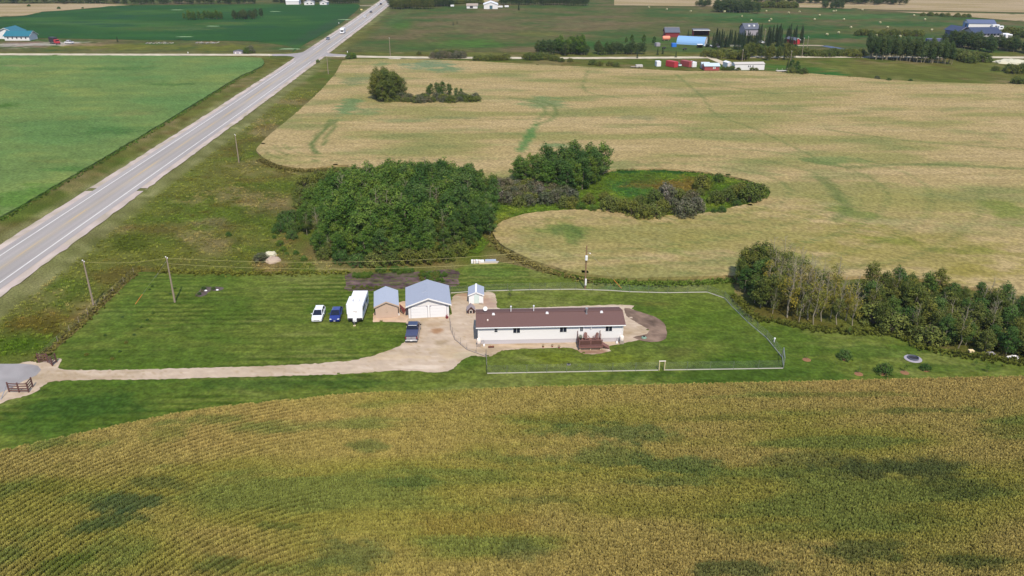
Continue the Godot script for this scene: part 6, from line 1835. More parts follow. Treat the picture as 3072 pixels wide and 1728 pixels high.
func build_lines() -> void:
	var p1 := g(282, 920)
	var p2 := g(525, 908)
	var p3 := g(1755, 868)
	utility_pole("grey wooden utility pole standing in the road side fence line", p1, 8.4, mats.pole_wood, 0)
	utility_pole("grey wooden utility pole standing on the mown lawn beside the road fence", p2, 8.4, mats.pole_wood, 0)
	utility_pole("brown utility pole with white transformer behind the rear yard fence", p3, 8.3, mats.pole_brown, 1)
	utility_pole("bare utility pole in the meadow between the highway and the wheat corner", g(717, 488), 7.8, mats.pole_wood, 0)
	utility_pole("slim utility pole near the highway junction", g(985, 222), 7.9, mats.pole_wood, 0)
	utility_pole("slim utility pole beyond the gravel road near the junction", g(1171, 168), 9.0, mats.pole_wood, 0)
	for c in [[2405, 172], [2418, 168]]:
		utility_pole("tall farm utility pole by the gravel road before the windbreak hedge", g(c[0], c[1]), 9.5, mats.pole_wood, 0, "farm utility poles by the gravel road")
	utility_pole("yard light pole behind the spruces of the red barn farm", g(2292, 131), 8.0, mats.pole_wood, 0)
	for c in [[2226, 184], [2371, 188]]:
		utility_pole("yard light pole beside the small far mobile home", g(c[0], c[1]), 5.5, mats.pole_wood, 0, "yard light poles by the far mobile home")
	wire("power_line", "single overhead wire between the two road side poles", p1 + Vector3.UP * 8.2, p2 + Vector3.UP * 8.2, 0.5, mats.yellow_wire)
	wire("power_line", "upper overhead wire from the lawn pole to the transformer pole", p2 + Vector3.UP * 8.2, p3 + Vector3.UP * 8.2, 1.7, mats.yellow_wire)
	wire("power_line", "lower overhead wire from the lawn pole to the transformer pole", p2 + Vector3.UP * 7.2, p3 + Vector3.UP * 6.5, 1.7, mats.yellow_wire)
	for c in [[p2 + Vector3.UP * 7.8, g(404, 915), "orange", "guy wire with orange marker on the lawn before the road fence"], [p2 + Vector3.UP * 7.8, g(466, 833), "steel", "guy wire with grey marker behind the lawn pole"], [p3 + Vector3.UP * 7.6, g(1866, 867), "orange", "guy wire with orange marker beside the transformer pole"]]:
		var o := thing("guy_wire", c[3], "wire", c[1], 0.0)
		var m := MB.new()
		var up: Vector3 = c[0] - c[1]
		m.tube([Vector3.ZERO, up], [0.008, 0.008], 4)
		part("cable", m.done(), mats.steel, o)
		m = MB.new()
		m.tube([up * 0.02, up * 0.24], [0.045, 0.045], 6)
		part("marker", m.done(), mats[c[2]], o)
	# mesh fence round the house yard
	fence("yard_fence", "wire mesh fence with pale bottom board along the front lawn", gp([1461, 1121, 1700, 1116.5, 1975, 1111.5]), 3.0, 1.38, true, mats.post_green)
	fence("yard_fence", "short wire mesh fence between the front wooden gate frame and the corner", gp([1991, 1111, 2200, 1108, 2349, 1105.5]), 3.0, 1.38, true, mats.post_green)
	fence("yard_fence", "wire mesh fence slanting up the right side of the house lawn", gp([2346, 1072, 2299, 1014, 2243, 967, 2194, 918, 2173, 895, 2122, 877]), 3.2, 1.38, true, mats.post_green)
	fence("yard_fence", "wire mesh fence along the rear of the house lawn", gp([2122, 877, 2003, 879, 1888, 876, 1830, 872, 1727, 868.5, 1589, 870, 1456, 874]), 3.2, 1.38, true, mats.post_green)
	fence("yard_fence", "short wire mesh fence from the white shed to the garage rear", gp([1404, 876, 1352, 880]), 3.0, 1.3, true, mats.post_green)
	fence("yard_fence", "wire mesh fence bending between the driveway and the dirt yard", gp([1350, 962, 1352, 985, 1364, 1018, 1401, 1049, 1458, 1070], 0.12), 2.2, 1.2, false, mats.grey_wood)
	var kerb := thing("edging_board", "weathered wooden edging along the bend between driveway and dirt yard", "edging", g(1350, 962, 0.12))
	var ep := gp([1350, 962, 1351, 985, 1364, 1018, 1401, 1049, 1458, 1070], 0.12)
	for i in ep.size() - 1:
		var m := MB.new()
		m.bar(ep[i] - ep[0] + Vector3(0, 0.07, 0.05), ep[i + 1] - ep[0] + Vector3(0, 0.07, 0.05), 0.1, 0.14)
		part("board", m.done(), mats.grey_wood, kerb)
	fence("yard_fence", "short end run of mesh fence with thick wooden boards at the left front corner", gp([1459, 1072, 1461, 1121]), 1.6, 1.38, true, mats.grey_wood)
	var o := thing("gate_frame", "pale wooden gate frame in the front mesh fence", "gate", g(1977, 1111.3, 0.08), 0.03)
	for s in [0.0, 0.78]:
		boxpart("post", o, Vector3(s, 0.75, 0), Vector3(0.1, 1.5, 0.1), mats.pale_wood, 0.01)
	boxpart("lintel", o, Vector3(0.39, 1.53, 0), Vector3(0.98, 0.1, 0.1), mats.cream_plastic, 0.01)
	o = thing("pipe_gate", "tall grey pipe gate frame at the right front corner of the mesh fence", "gate", g(2350, 1104, 0.08), 0.0)
	var far_ := g(2347, 1074, 0.08) - o.position
	for s in [Vector3.ZERO, far_]:
		var m := MB.new()
		m.tube([s, s + Vector3.UP * 1.75], [0.06, 0.06], 8)
		part("post", m.done(), mats.steel, o)
	for y in [0.25, 1.7]:
		var m := MB.new()
		m.tube([Vector3.UP * y, far_ + Vector3.UP * y], [0.045, 0.045], 6)
		part("rail", m.done(), mats.steel, o)
	# posts and wire of the road side boundary
	fence("boundary_fence", "thin wire fence with grey posts along the road side of the lawn", gp([122, 1080, 175, 1030, 210, 998, 290, 922, 340, 880, 402, 822], 0.05), 3.6, 1.25, false, mats.grey_wood)
	rail_fence("dark brown rail fence wing beside the boundary fence at the driveway mouth", [117, 1088, 144, 1087.5, 157.5, 1098, 170, 1087], "rail fences at the driveway mouth")
	rail_fence("dark brown rail fence wing on the field side of the driveway mouth", [28, 1176, 58, 1177.5, 86.5, 1177, 99, 1161], "rail fences at the driveway mouth")
	o = thing("leaning_pole", "pale grey pole leaning from the end of the dark rail fence", "pole", g(2, 1200, 0.08))
	var m3 := MB.new()
	m3.tube([Vector3.ZERO, g(22, 1150, 1.2) - o.position], [0.05, 0.05], 6)
	part("shaft", m3.done(), mats.steel, o)
	# road signs and markers
	for c in [[565, 164, "white_paint", 1.2], [1043, 164, "white_paint", 1.6], [808, 172, "cream_plastic", 1.4], [1017, 74, "white_paint", 1.3]]:
		var s := thing("marker_post", "pale marker post beside the gravel road or highway", "post", g(c[0], c[1]), 0.0, "pale roadside marker posts")
		boxpart("stake", s, Vector3(0, c[3] / 2, 0), Vector3(0.12, c[3], 0.08), mats.grey_wood)
		boxpart("plate", s, Vector3(0, c[3] - 0.15, 0.06), Vector3(0.36, 0.7, 0.03), mats[c[2]])
	o = thing("road_sign", "square yellow warning sign on the left verge of the far highway", "sign", g(1085, 37))
	boxpart("post", o, Vector3(0, 1.2, 0), Vector3(0.1, 2.4, 0.1), mats.grey_wood)
	boxpart("plate", o, Vector3(0, 2.1, 0.08), Vector3(1.5, 0.9, 0.04), paint_mat("sign_yellow", 224, 208, 140, 0.5), 0.02)


func heap(seed_: int, rx: float, h: float, rz: float, sharp := 0.25) -> ArrayMesh:
	var b := MB.new()
	var q := FastNoiseLite.new()
	q.seed = seed_
	q.frequency = 1.3
	var rings := []
	for i in 7:
		var t := i / 6.0
		var ring := []
		for k in 14:
			var a := TAU * k / 14
			var r := cos(t * PI / 2) * (1.0 + sharp * q.get_noise_2d(cos(a) * 1.3 + i * 0.4, sin(a) * 1.3))
			ring.append(Vector3(cos(a) * r * rx, h * sin(t * PI / 2) * (1.0 + sharp * q.get_noise_2d(a, t * 3.0)), sin(a) * r * rz))
		rings.append(ring)
	for i in 6:
		for k in 14:
			var n := (k + 1) % 14
			b.quad(rings[i][k], rings[i][n], rings[i + 1][n], rings[i + 1][k])
	return b.done()


func build_yard_things() -> void:
	var o := thing("dirt_mound", "mound of grey brown dirt in the meadow left of the grove", "dirt", g(819, 783))
	part("soil", heap(3, 1.5, 0.8, 1.6), paint_mat("mound_dirt", 168, 150, 134, 0.95), o)
	o = thing("gravel_mound", "pale gravel heap behind the dirt mound in the meadow", "gravel", g(812, 765))
	part("stones", heap(5, 1.3, 0.7, 1.0, 0.4), paint_mat("pale_rock", 186, 182, 160, 0.95), o)
	plant("grey_willow", 0, g(785, 782), 0.95, "mound_bush", "grey green bush growing beside the dirt mound", "bush", "", 0.75)
	# stacked building material by the field rim
	o = thing("panel_stack", "stack of pale boxes, corrugated sheets and long beams by the field rim", "building material", g(1448, 790, 0.05), 0.05)
	for k in 4:
		boxpart("crate", o, Vector3(-2.0 + k * 0.45, 0.3, -0.3 + 0.1 * (k % 2)), Vector3(0.38, 0.6, 0.7), mats.cream_plastic if k % 2 else mats.white_paint, 0.02, Vector3(0, 0.1 * k, 0))
	boxpart("crate", o, Vector3(-0.1, 0.3, -0.1), Vector3(0.7, 0.6, 0.7), mats.white_paint, 0.02)
	var c := MB.new()
	for k in 14:
		c.box(Vector3(0.55 + k * 0.15, 0.42 + 0.02 * (k % 2), -0.45), Vector3(0.15, 0.06, 0.95))
	part("corrugated_sheet", c.done(), mats.grey_metal, o)
	for k in 3:
		boxpart("beam", o, Vector3(1.1 + 0.15 * k, 0.1 + 0.13 * k, 0.35 - 0.14 * k), Vector3(3.4, 0.11, 0.14), mats.pale_wood if k == 0 else mats.concrete)
	# debris under the trees at the right
	o = thing("white_tarp", "crumpled white tarp lying under the trees at the lawn edge", "tarp", g(3040, 1074, 0.06))
	part("sheet", heap(8, 0.9, 0.4, 0.5, 0.8), mats.white_paint, o)
	o = thing("firewood_heap", "small heap of pale cut wood under the dark belt trees", "firewood", g(2912, 1056, 0.06))
	for k in 6:
		var m := MB.new()
		m.tube([Vector3(-0.35, 0.12 + 0.16 * (k / 3), -0.2 + 0.22 * (k % 3)), Vector3(0.35, 0.14 + 0.16 * (k / 3), -0.15 + 0.22 * (k % 3))], [0.1, 0.1], 8)
		part("log", m.done(), mats.pale_wood, o)
	o = thing("scrap_heap", "small grey heap of scrap under the belt trees beside the tarp", "scrap", g(2970, 1062, 0.06))
	part("pile", heap(11, 0.7, 0.35, 0.4, 0.7), mats.stone_wall, o)
	# flower bed
	for a in [[612, 868, 0.26, "dark_bush"], [640, 869, 0.24, "dark_bush"], [598, 884, 0.22, "dark_bush"], [606, 876, 0.18, "grey_willow"], [590, 888, 0.16, "grey_willow"]]:
		plant(a[3], 0, g(a[0], a[1], 0.1), a[2], "bed_shrub", "small dark shrub in the island flower bed on the left lawn", "shrub", "shrubs of the island flower bed")
	for a in [[617.5, 872], [652, 870]]:
		var s := thing("white_stone", "white stone lying in the island flower bed on the left lawn", "stone", g(a[0], a[1], 0.1), 0.0, "white stones of the island flower bed")
		part("stone", heap(int(a[0]), 0.24, 0.14, 0.17), mats.white_paint, s)
	# garden rows
	rng.seed = 31
	var rows := []
	for k in 40:
		rows.append([rng.randf_range(1058, 1115), rng.randf_range(824, 834), 0.24, "green_bush"])
	for k in 40:
		rows.append([rng.randf_range(1130, 1240), rng.randf_range(808, 822), 0.24, "green_bush"])
	for k in 60:
		rows.append([rng.randf_range(1258, 1338), rng.randf_range(818, 846), 0.22, "gold_bush" if rng.randf() < 0.3 else "green_bush"])
	for k in 14:
		rows.append([rng.randf_range(1060, 1150), rng.randf_range(862, 868), 0.16, "gold_bush"])
	for r in rows:
		plant(r[3], 0, g(r[0], r[1], 0.1), r[2] * rng.randf_range(0.8, 1.3), "vegetable_plant", "leafy vegetable plant growing in the dark garden soil", "plant", "vegetables of the garden")


# ---------------------------------------------------------------- farms across the roads
func far_window(o: Node, x: float, y: float, z: float, wide := 1.0, high := 0.9) -> void:
	var win := boxpart("window", o, Vector3(x, y, z), Vector3(wide + 0.14, high + 0.14, 0.06), mats.white_paint)
	boxpart("pane", win, Vector3(0, 0, 0.03), Vector3(wide, high, 0.03), mats.glass)


func container(label: String, at: Vector3, turn: float, size: Vector3, m: Material, category: String, called: String, group := "") -> Node3D:
	var o := thing(called, label, category, at, turn, group)
	var b := MB.new()
	b.box(Vector3(0, size.y / 2 + 0.1, 0), size)
	var n := int(size.z / 0.5)
	for k in n:
		var z := -size.z / 2 + (k + 0.5) * size.z / n
		for s in [-1.0, 1.0]:
			b.box(Vector3(s * (size.x / 2 + 0.02), size.y / 2 + 0.1, z), Vector3(0.05, size.y - 0.2, 0.2))
	part("body", b.done(), m, o)
	for s in [-1.0, 1.0]:
		boxpart("door", o, Vector3(s * size.x * 0.24, size.y / 2 + 0.1, size.z / 2 + 0.02), Vector3(size.x * 0.45, size.y - 0.2, 0.05), m, 0.01)
	return o


func cow(label: String, at: Vector3, turn: float) -> void:
	var o := thing("cow", label, "cow", at, turn, "cows grazing by the farm")
	var bones := [[Vector3(-0.75, 1.05, 0), Vector3(0.65, 1.1, 0), 0.36, 0.38], [Vector3(0.65, 1.15, 0), Vector3(1.15, 0.95, 0), 0.24, 0.16], [Vector3(1.15, 0.95, 0), Vector3(1.5, 0.62, 0), 0.15, 0.09], [Vector3(1.12, 1.06, -0.18), Vector3(1.12, 1.06, 0.18), 0.05, 0.05], [Vector3(-1.05, 1.2, 0), Vector3(-1.15, 0.5, 0), 0.05, 0.05]]
	for s in [-0.2, 0.2]:
		bones.append([Vector3(0.55, 0.9, s), Vector3(0.58, 0.42, s), 0.15, 0.08])
		bones.append([Vector3(0.58, 0.42, s), Vector3(0.58, 0.04, s), 0.07, 0.06])
		bones.append([Vector3(-0.7, 0.95, s), Vector3(-0.6, 0.62, s), 0.2, 0.11])
		bones.append([Vector3(-0.6, 0.62, s), Vector3(-0.78, 0.42, s), 0.1, 0.07])
		bones.append([Vector3(-0.78, 0.42, s), Vector3(-0.76, 0.04, s), 0.065, 0.06])
	part("body", blend(bones, 0.1), mats.dark, o)


# smooth union of tapered capsules, meshed as surface nets
func blend(bones: Array, cell: float) -> ArrayMesh:
	var lo := Vector3.ONE * 1e9
	var hi := -lo
	for b in bones:
		for k in 2:
			lo = lo.min(b[k] - Vector3.ONE * (b[2 + k] + cell * 2.0))
			hi = hi.max(b[k] + Vector3.ONE * (b[2 + k] + cell * 2.0))
	var n := Vector3i(((hi - lo) / cell).ceil()) + Vector3i.ONE
	var f := PackedFloat32Array()
	f.resize(n.x * n.y * n.z)
	for z in n.z:
		for y in n.y:
			for x in n.x:
				var p := lo + Vector3(x, y, z) * cell
				var sum := 0.0
				for b in bones:
					var ab: Vector3 = b[1] - b[0]
					var t := clampf((p - b[0]).dot(ab) / ab.length_squared(), 0.0, 1.0)
					sum += exp(-18.0 * (p.distance_to(b[0] + ab * t) - lerpf(b[2], b[3], t)))
				f[(z * n.y + y) * n.x + x] = -log(maxf(sum, 1e-30)) / 18.0
	var ids := {}
	var vs := PackedVector3Array()
	var at := func(x: int, y: int, z: int) -> int: return (z * n.y + y) * n.x + x
	var idx := PackedInt32Array()
	for z in n.z - 1:
		for y in n.y - 1:
			for x in n.x - 1:
				var c := Vector3.ZERO
				var m := 0
				for e in [[0, 1], [2, 3], [4, 5], [6, 7], [0, 2], [1, 3], [4, 6], [5, 7], [0, 4], [1, 5], [2, 6], [3, 7]]:
					var a := Vector3i(x + (e[0] & 1), y + ((e[0] >> 1) & 1), z + (e[0] >> 2))
					var b := Vector3i(x + (e[1] & 1), y + ((e[1] >> 1) & 1), z + (e[1] >> 2))
					var fa := f[(a.z * n.y + a.y) * n.x + a.x]
					var fb := f[(b.z * n.y + b.y) * n.x + b.x]
					if (fa < 0.0) != (fb < 0.0):
						c += Vector3(a).lerp(Vector3(b), fa / (fa - fb))
						m += 1
				if m:
					ids[Vector3i(x, y, z)] = vs.size()
					vs.append(lo + c / m * cell)
	for key in ids:
		for ax in 3:
			var u := Vector3i.ZERO
			var v := Vector3i.ZERO
			u[(ax + 1) % 3] = 1
			v[(ax + 2) % 3] = 1
			var d := Vector3i.ZERO
			d[ax] = 1
			var e: Vector3i = key + d
			if e.x >= n.x or e.y >= n.y or e.z >= n.z:
				continue
			var fa := f[(key.z * n.y + key.y) * n.x + key.x]
			var fb := f[(e.z * n.y + e.y) * n.x + e.x]
			if (fa < 0.0) != (fb < 0.0) and ids.has(key - u) and ids.has(key - v) and ids.has(key - u - v):
				var q := [ids[key], ids[key - u], ids[key - u - v], ids[key - v]]
				if fa > 0.0:
					q.reverse()
				idx.append_array(PackedInt32Array([q[0], q[1], q[2], q[0], q[2], q[3]]))
	var arr := []
	arr.resize(Mesh.ARRAY_MAX)
	arr[Mesh.ARRAY_VERTEX] = vs
	arr[Mesh.ARRAY_INDEX] = idx
	var mesh := ArrayMesh.new()
	mesh.add_surface_from_arrays(Mesh.PRIMITIVE_TRIANGLES, arr)
	var st := SurfaceTool.new()
	st.create_from(mesh, 0)
	st.generate_normals()
	return st.commit()


func build_far() -> void:
	# teal roofed farm at the left
	var o := gable("teal_roof_house", "white house with teal metal roof at the left edge beyond the gravel road", "house", g(79, 124) + Vector3(0, 0, -8.0), PI / 2, 9.0, 14.5, 2.7, 2.3, 0.6, mats.white_siding, mats.teal_roof, mats.white_paint)
	for k in 5:
		var win := boxpart("window", o, Vector3(-4.53, 1.5, -2.0 - k * 2.6), Vector3(0.06, 1.1, 0.9), mats.white_paint)
		boxpart("pane", win, Vector3(-0.03, 0, 0), Vector3(0.03, 0.95, 0.75), mats.glass)
	o = gable("teal_roof_barn", "taller white barn with teal roof behind the teal roofed house", "barn", g(14, 118) + Vector3(0, 0, -2.0), 0.1, 11.0, 14.0, 3.6, 2.6, 0.6, mats.white_siding, mats.teal_roof, mats.white_paint)
	boxpart("door", o, Vector3(0, 1.5, 0.03), Vector3(3.0, 3.0, 0.06), mats.white_paint)
	o = thing("dump_truck", "red cabbed truck with tall black box on the bare lot", "truck", g(166, 132), 0.9)
	boxpart("cab", o, Vector3(0, 1.6, 2.2), Vector3(2.4, 2.0, 2.0), mats.red_paint, 0.15)
	boxpart("hood", o, Vector3(0, 1.15, 3.7), Vector3(2.1, 1.1, 1.3), mats.red_paint, 0.2)
	boxpart("windscreen", o, Vector3(0, 2.05, 3.21), Vector3(2.0, 0.7, 0.04), mats.glass)
	boxpart("box", o, Vector3(0, 2.3, -1.8), Vector3(2.5, 2.7, 5.6), mats.dark, 0.05)
	for s in [-1.0, 1.0]:
		for z in [3.4, -1.8, -3.3]:
			wheel(o, s * 1.1, z, 0.5)
	pickup("lot_pickup", "white pickup parked beside the red truck on the bare lot", g(208, 131), 1.2, mats.white_car_paint, mats.white_car_paint)
	for a in [[478, 131, 7.5], [622, 130, 6.5]]:
		o = thing("scrap_row", "row of weathered grey scrap and machinery on the olive strip by the green field", "scrap", g(a[0], a[1]), 0.02, "scrap rows by the green field")
		var q := RandomNumberGenerator.new()
		q.seed = int(a[0])
		for k in 12:
			var m := MB.new()
			var p := Vector3((k - 5.5) * a[2] / 6.0, 0.4, q.randfn() * 0.7)
			m.bar(p + Vector3(-0.9, -0.3, 0), p + Vector3(q.randf_range(0.5, 1.2), q.randf_range(0.0, 0.7), 0.3), 0.16, 0.3)
			part("beam", m.done(), [mats.stone_wall, mats.grey_wood, mats.concrete][k % 3], o)
	o = gable("field_shelter", "low grey shelter with two white panels by the gravel road", "shelter", g(714, 163), 0.0, 4.6, 2.4, 1.5, 0.5, 0.2, mats.stone_wall, mats.slate, null)
	for s in [-1.0, 1.0]:
		boxpart("panel", o, Vector3(s * 1.1, 0.7, 0.03), Vector3(0.5, 0.7, 0.05), mats.white_paint)
	plant("dark_bush", 0, g(745, 161), 1.5, "shelter_bush", "dark bush behind the low grey shelter", "bush", "", 1.0)
	plant("grey_willow", 1, g(752, 160), 1.6, "shelter_willow", "grey willow behind the low grey shelter", "willow", "", 1.0)
	for a in [[330, 45, 380, 41], [555, 112, 560, 118], [640, 80, 655, 76], [870, 148, 885, 151], [826, 36, 835, 31], [1032, 60, 1042, 55]]:
		var p := g(a[0] if a[0] != 330 else 533, a[1] if a[0] != 330 else 31)
		var s := part(numbered("swath"), heap(int(a[0]), 6.0, 0.5, 1.2, 0.5), paint_mat("bleached_straw", 116, 138, 104, 0.95), self, p)
		tag(s, "pale bleached strip of straw lying in the far green field", "straw", "pale straw strips of the green field")
	# white farm at the top
	gable("white_hall", "long low white shed of the far farm left of the highway", "shed", g(897, 14) + Vector3(0, 0, -4.0), PI / 2, 8.0, 11.5, 3.2, 1.2, 0.3, mats.white_siding, mats.white_metal, mats.white_paint)
	o = gable("white_house", "white house with dark roof of the far farm left of the highway", "house", g(928, 16), 0.15, 8.5, 9.0, 2.7, 1.8, 0.4, mats.white_siding, mats.slate, mats.white_paint)
	far_window(o, -1.5, 1.5, 0.04, 1.4)
	far_window(o, 1.8, 1.5, 0.04, 1.4)
	o = gable("white_cottage", "small white cottage of the far farm left of the highway", "house", g(970, 15.5), -0.1, 6.2, 6.0, 2.5, 1.4, 0.4, mats.white_siding, mats.concrete, mats.white_paint)
	far_window(o, 0.0, 1.4, 0.04, 1.2)
	o = gable("white_barn", "large white barn with dark teal doors before the far shelterbelt", "barn", g(1472.5, 27), 0.03, 11.6, 15.0, 3.5, 2.0, 0.4, mats.white_siding, mats.white_metal, mats.white_paint)
	for s in [-1.0, 1.0]:
		boxpart("door", o, Vector3(s * 0.62 + 0.2, 1.4, 0.03), Vector3(1.1, 2.7, 0.06), paint_mat("dark_teal", 30, 84, 100, 0.6))
	o = gable("low_house", "low pale house with grey roof left of the large white barn", "house", g(1432, 26) + Vector3(0, 0, -5.0), PI / 2, 7.0, 9.0, 2.3, 1.4, 0.4, mats.white_siding, mats.grey_wood, mats.white_paint)
	boxpart("garage_door", o, Vector3(-3.53, 1.1, -5.0), Vector3(0.06, 1.7, 2.6), mats.dark)
	for a in [[1357, 21, 3.0], [1500, 24, 4.5], [1520, 23, 3.5]]:
		var s := thing("parked_trailer", "small pale trailer parked in the yard of the large white barn", "trailer", g(a[0], a[1]), PI / 2, "trailers by the large white barn")
		boxpart("body", s, Vector3(0, 1.1, 0), Vector3(2.0, 1.3, a[2]), mats.white_metal, 0.1)
		for k in [-1.0, 1.0]:
			wheel(s, k * 0.95, 0.0, 0.35)
	# red barn farm
	o = gable("red_barn", "dark red barn with pale ridge among the farm buildings", "barn", g(2036, 110) + Vector3(0, 0, -2), PI / 2, 7.5, 8.5, 2.8, 2.4, 0.4, mats.barn_red, mats.slate, mats.barn_red)
	boxpart("ridge_strip", o, Vector3(0, 5.35, -4.2), Vector3(0.7, 0.08, 9.0), mats.concrete)
	o = thing("open_shed", "red open fronted shed with white roof edge behind the blue arched building", "shed", g(2103, 108), -0.03)
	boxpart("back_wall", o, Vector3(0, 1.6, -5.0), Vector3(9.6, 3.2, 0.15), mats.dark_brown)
	for s in [-1.0, 1.0]:
		boxpart("side_wall", o, Vector3(s * 4.75, 1.7, -2.5), Vector3(0.15, 3.4, 4.9), mats.barn_red)
	boxpart("roof", o, Vector3(0, 3.6, -2.4), Vector3(10.2, 0.15, 6.0), mats.slate, 0.0, Vector3(0.06, 0, 0))
	boxpart("fascia", o, Vector3(0, 3.45, 0.62), Vector3(10.2, 0.4, 0.1), mats.white_paint)
	o = thing("arched_building", "blue arched metal building with a white door in its end", "quonset", g(2118, 134), 1.15)
	var b := MB.new()
	var ring := []
	for k in 13:
		var a := PI * k / 12.0
		ring.append(Vector2(cos(a) * 4.4, sin(a) * 4.2))
	b.prism(ring, -16.0, 0.0)
	part("shell", b.done(), mats.blue_metal, o)
	b = MB.new()
	b.prism(ring, 0.01, 0.06)
	part("end_wall", b.done(), mats.concrete, o)
	boxpart("door", o, Vector3(0.4, 1.5, 0.09), Vector3(2.6, 3.0, 0.06), mats.white_paint)
	o = gable("blue_house", "house with slate blue roof hidden among the spruces", "house", g(2262, 106) + Vector3(2, 0, -4), PI / 2 + 0.15, 8.5, 9.0, 4.0, 2.8, 0.5, mats.stone_wall, mats.slate, mats.white_paint)
	for s in [-2.0, 1.2]:
		boxpart("roof_window", o, Vector3(-2.2, 5.6, -4.0 + s), Vector3(1.4, 0.9, 1.1), mats.white_paint, 0.05)
	o = gable("red_shed", "small red shed with blue grey roof at the end of the spruces", "shed", g(2392, 133), 0.4, 3.2, 9.0, 2.4, 1.0, 0.3, mats.red_paint, mats.slate, mats.white_paint)
	o = thing("orange_tank", "orange tank lying beside the arched building", "tank", g(1998, 122), 0.1)
	b = MB.new()
	b.lathe([Vector2(0, -2.3), Vector2(1.0, -2.2), Vector2(1.25, -1.9), Vector2(1.25, 1.9), Vector2(1.0, 2.2), Vector2(0, 2.3)], 14, Vector3(0, 1.5, 0), Basis(Vector3.BACK, PI / 2))
	part("drum", b.done(), paint_mat("faded_orange", 226, 138, 112, 0.6), o)
	for s in [-1.2, 1.2]:
		boxpart("cradle", o, Vector3(s, 0.25, 0), Vector3(0.3, 0.5, 2.0), mats.grey_wood)
	container("small blue square tank on the grass before the farm", g(2021, 141), 0.1, Vector3(2.4, 2.0, 2.2), paint_mat("bright_blue", 40, 110, 200, 0.5), "tank", "blue_tank")
	container("grey camper box on the grass before the farm", g(1972, 139), 0.3, Vector3(2.3, 1.8, 2.4), mats.stone_wall, "camper", "camper_box")
	for a in [[2068, 133, "white_car_paint"], [2088, 134, "grey_car_paint"], [2124, 140, "white_car_paint"], [2148, 143, "grey_car_paint"], [2283, 130, "white_car_paint"]]:
		car("farm_car", "car parked in the yard of the arched building farm", g(a[0], a[1]), 1.2, mats[a[2]], 1, "cars of the arched building farm")
	o = thing("calf_shelter", "small black open shelter before the arched building", "shelter", g(2100, 144), 0.05)
	boxpart("back_wall", o, Vector3(0, 0.9, -1.6), Vector3(2.9, 1.7, 0.1), mats.dark)
	for s in [-1.4, 1.4]:
		boxpart("side_wall", o, Vector3(s, 0.9, -0.8), Vector3(0.1, 1.7, 1.6), mats.dark)
	boxpart("roof", o, Vector3(0, 1.85, -0.8), Vector3(3.1, 0.1, 2.0), mats.white_metal, 0.0, Vector3(0.1, 0, 0))
	container("black bin standing at the farm lane", g(2147, 143), 0.2, Vector3(2.2, 2.0, 2.0), mats.dark, "bin", "black_bin")
	var rail := fence("lane_fence", "pale board fence along the farm lane below the spruces", gp([2150, 140, 2232, 142], 0.0), 2.5, 1.2, false, mats.concrete)
	for k in 2:
		var m := MB.new()
		m.bar(Vector3.UP * (0.5 + k * 0.5), g(2232, 142) - rail.position + Vector3.UP * (0.5 + k * 0.5), 0.06, 0.2)
		part("rail", m.done(), mats.concrete, rail)
	cow("black cow grazing nearest the blue square tank", g(1991, 149), 0.4)
	cow("black cow grazing between the blue tank and the black shelter", g(2054, 152), 0.2)
	# yard of the far mobile home
	container("bright red shipping container in the yard by the wheat", g(2018, 203) + Vector3(0, 0, -2.5), 0.55, Vector3(2.4, 2.6, 6.0), mats.red_paint, "container", "red_container")
	container("faded red shipping container beside the white trailer", g(2062, 202) + Vector3(0, 0, -2.5), 0.55, Vector3(2.4, 2.6, 6.0), mats.rust_red, "container", "faded_container")
	container("white cargo trailer beside the faded red container", g(2078, 202) + Vector3(0, 0, -2.0), 0.35, Vector3(2.2, 2.3, 4.6), mats.white_metal, "trailer", "cargo_trailer")
	container("small white box truck parked alone by the wheat", g(1975, 200) + Vector3(0, 0, -1.5), 0.1, Vector3(2.0, 2.3, 3.4), mats.white_metal, "truck", "box_truck")
	pickup("teal_pickup", "pale teal pickup between the two red containers", g(2033, 201) + Vector3(0, 0, -2.5), 0.4, paint_mat("pale_teal", 130, 200, 196, 0.3), mats.white_car_paint)
	o = gable("red_cabin", "red cabin with pale grey roof and white window by the wheat", "cabin", g(2158, 212) + Vector3(0, 0, -2.5), PI / 2, 4.6, 6.8, 2.0, 1.0, 0.3, mats.rust_red, paint_mat("pale_roof", 176, 190, 200, 0.6), mats.rust_red)
	var rw := boxpart("window", o, Vector3(-2.33, 1.2, -2.4), Vector3(0.06, 0.8, 1.1), mats.white_paint)
	boxpart("pane", rw, Vector3(-0.03, 0, 0), Vector3(0.03, 0.4, 0.6), mats.glass)
	o = gable("lean_shed", "grey weathered shed behind the red cabin", "shed", g(2128, 206) + Vector3(0, 0, -1.5), PI / 2, 3.4, 3.6, 1.9, 0.8, 0.2, mats.stone_wall, paint_mat("pale_roof", 176, 190, 200, 0.6), null)
	o = gable("narrow_shed", "tall narrow white shed beside the far mobile home", "shed", g(2190, 204), 0.25, 2.8, 4.6, 2.3, 0.4, 0.1, mats.white_siding, mats.white_metal, null)
	boxpart("door", o, Vector3(0.3, 1.0, 0.03), Vector3(0.9, 1.9, 0.05), mats.concrete)
	o = gable("far_mobile_home", "far white mobile home with pale roof and dark deck across the wheat", "house", g(2292, 210) + Vector3(0, 0, -3.0), PI / 2 + 0.08, 5.0, 14.0, 2.6, 0.6, 0.2, mats.white_siding, mats.concrete, null)
	for k in [-5.5, -6.8, -7.6]:
		var win := boxpart("window", o, Vector3(-2.53, 1.7, k), Vector3(0.06, 0.9, 0.5), mats.white_paint)
		boxpart("pane", win, Vector3(-0.03, 0, 0), Vector3(0.03, 0.8, 0.4), mats.glass)
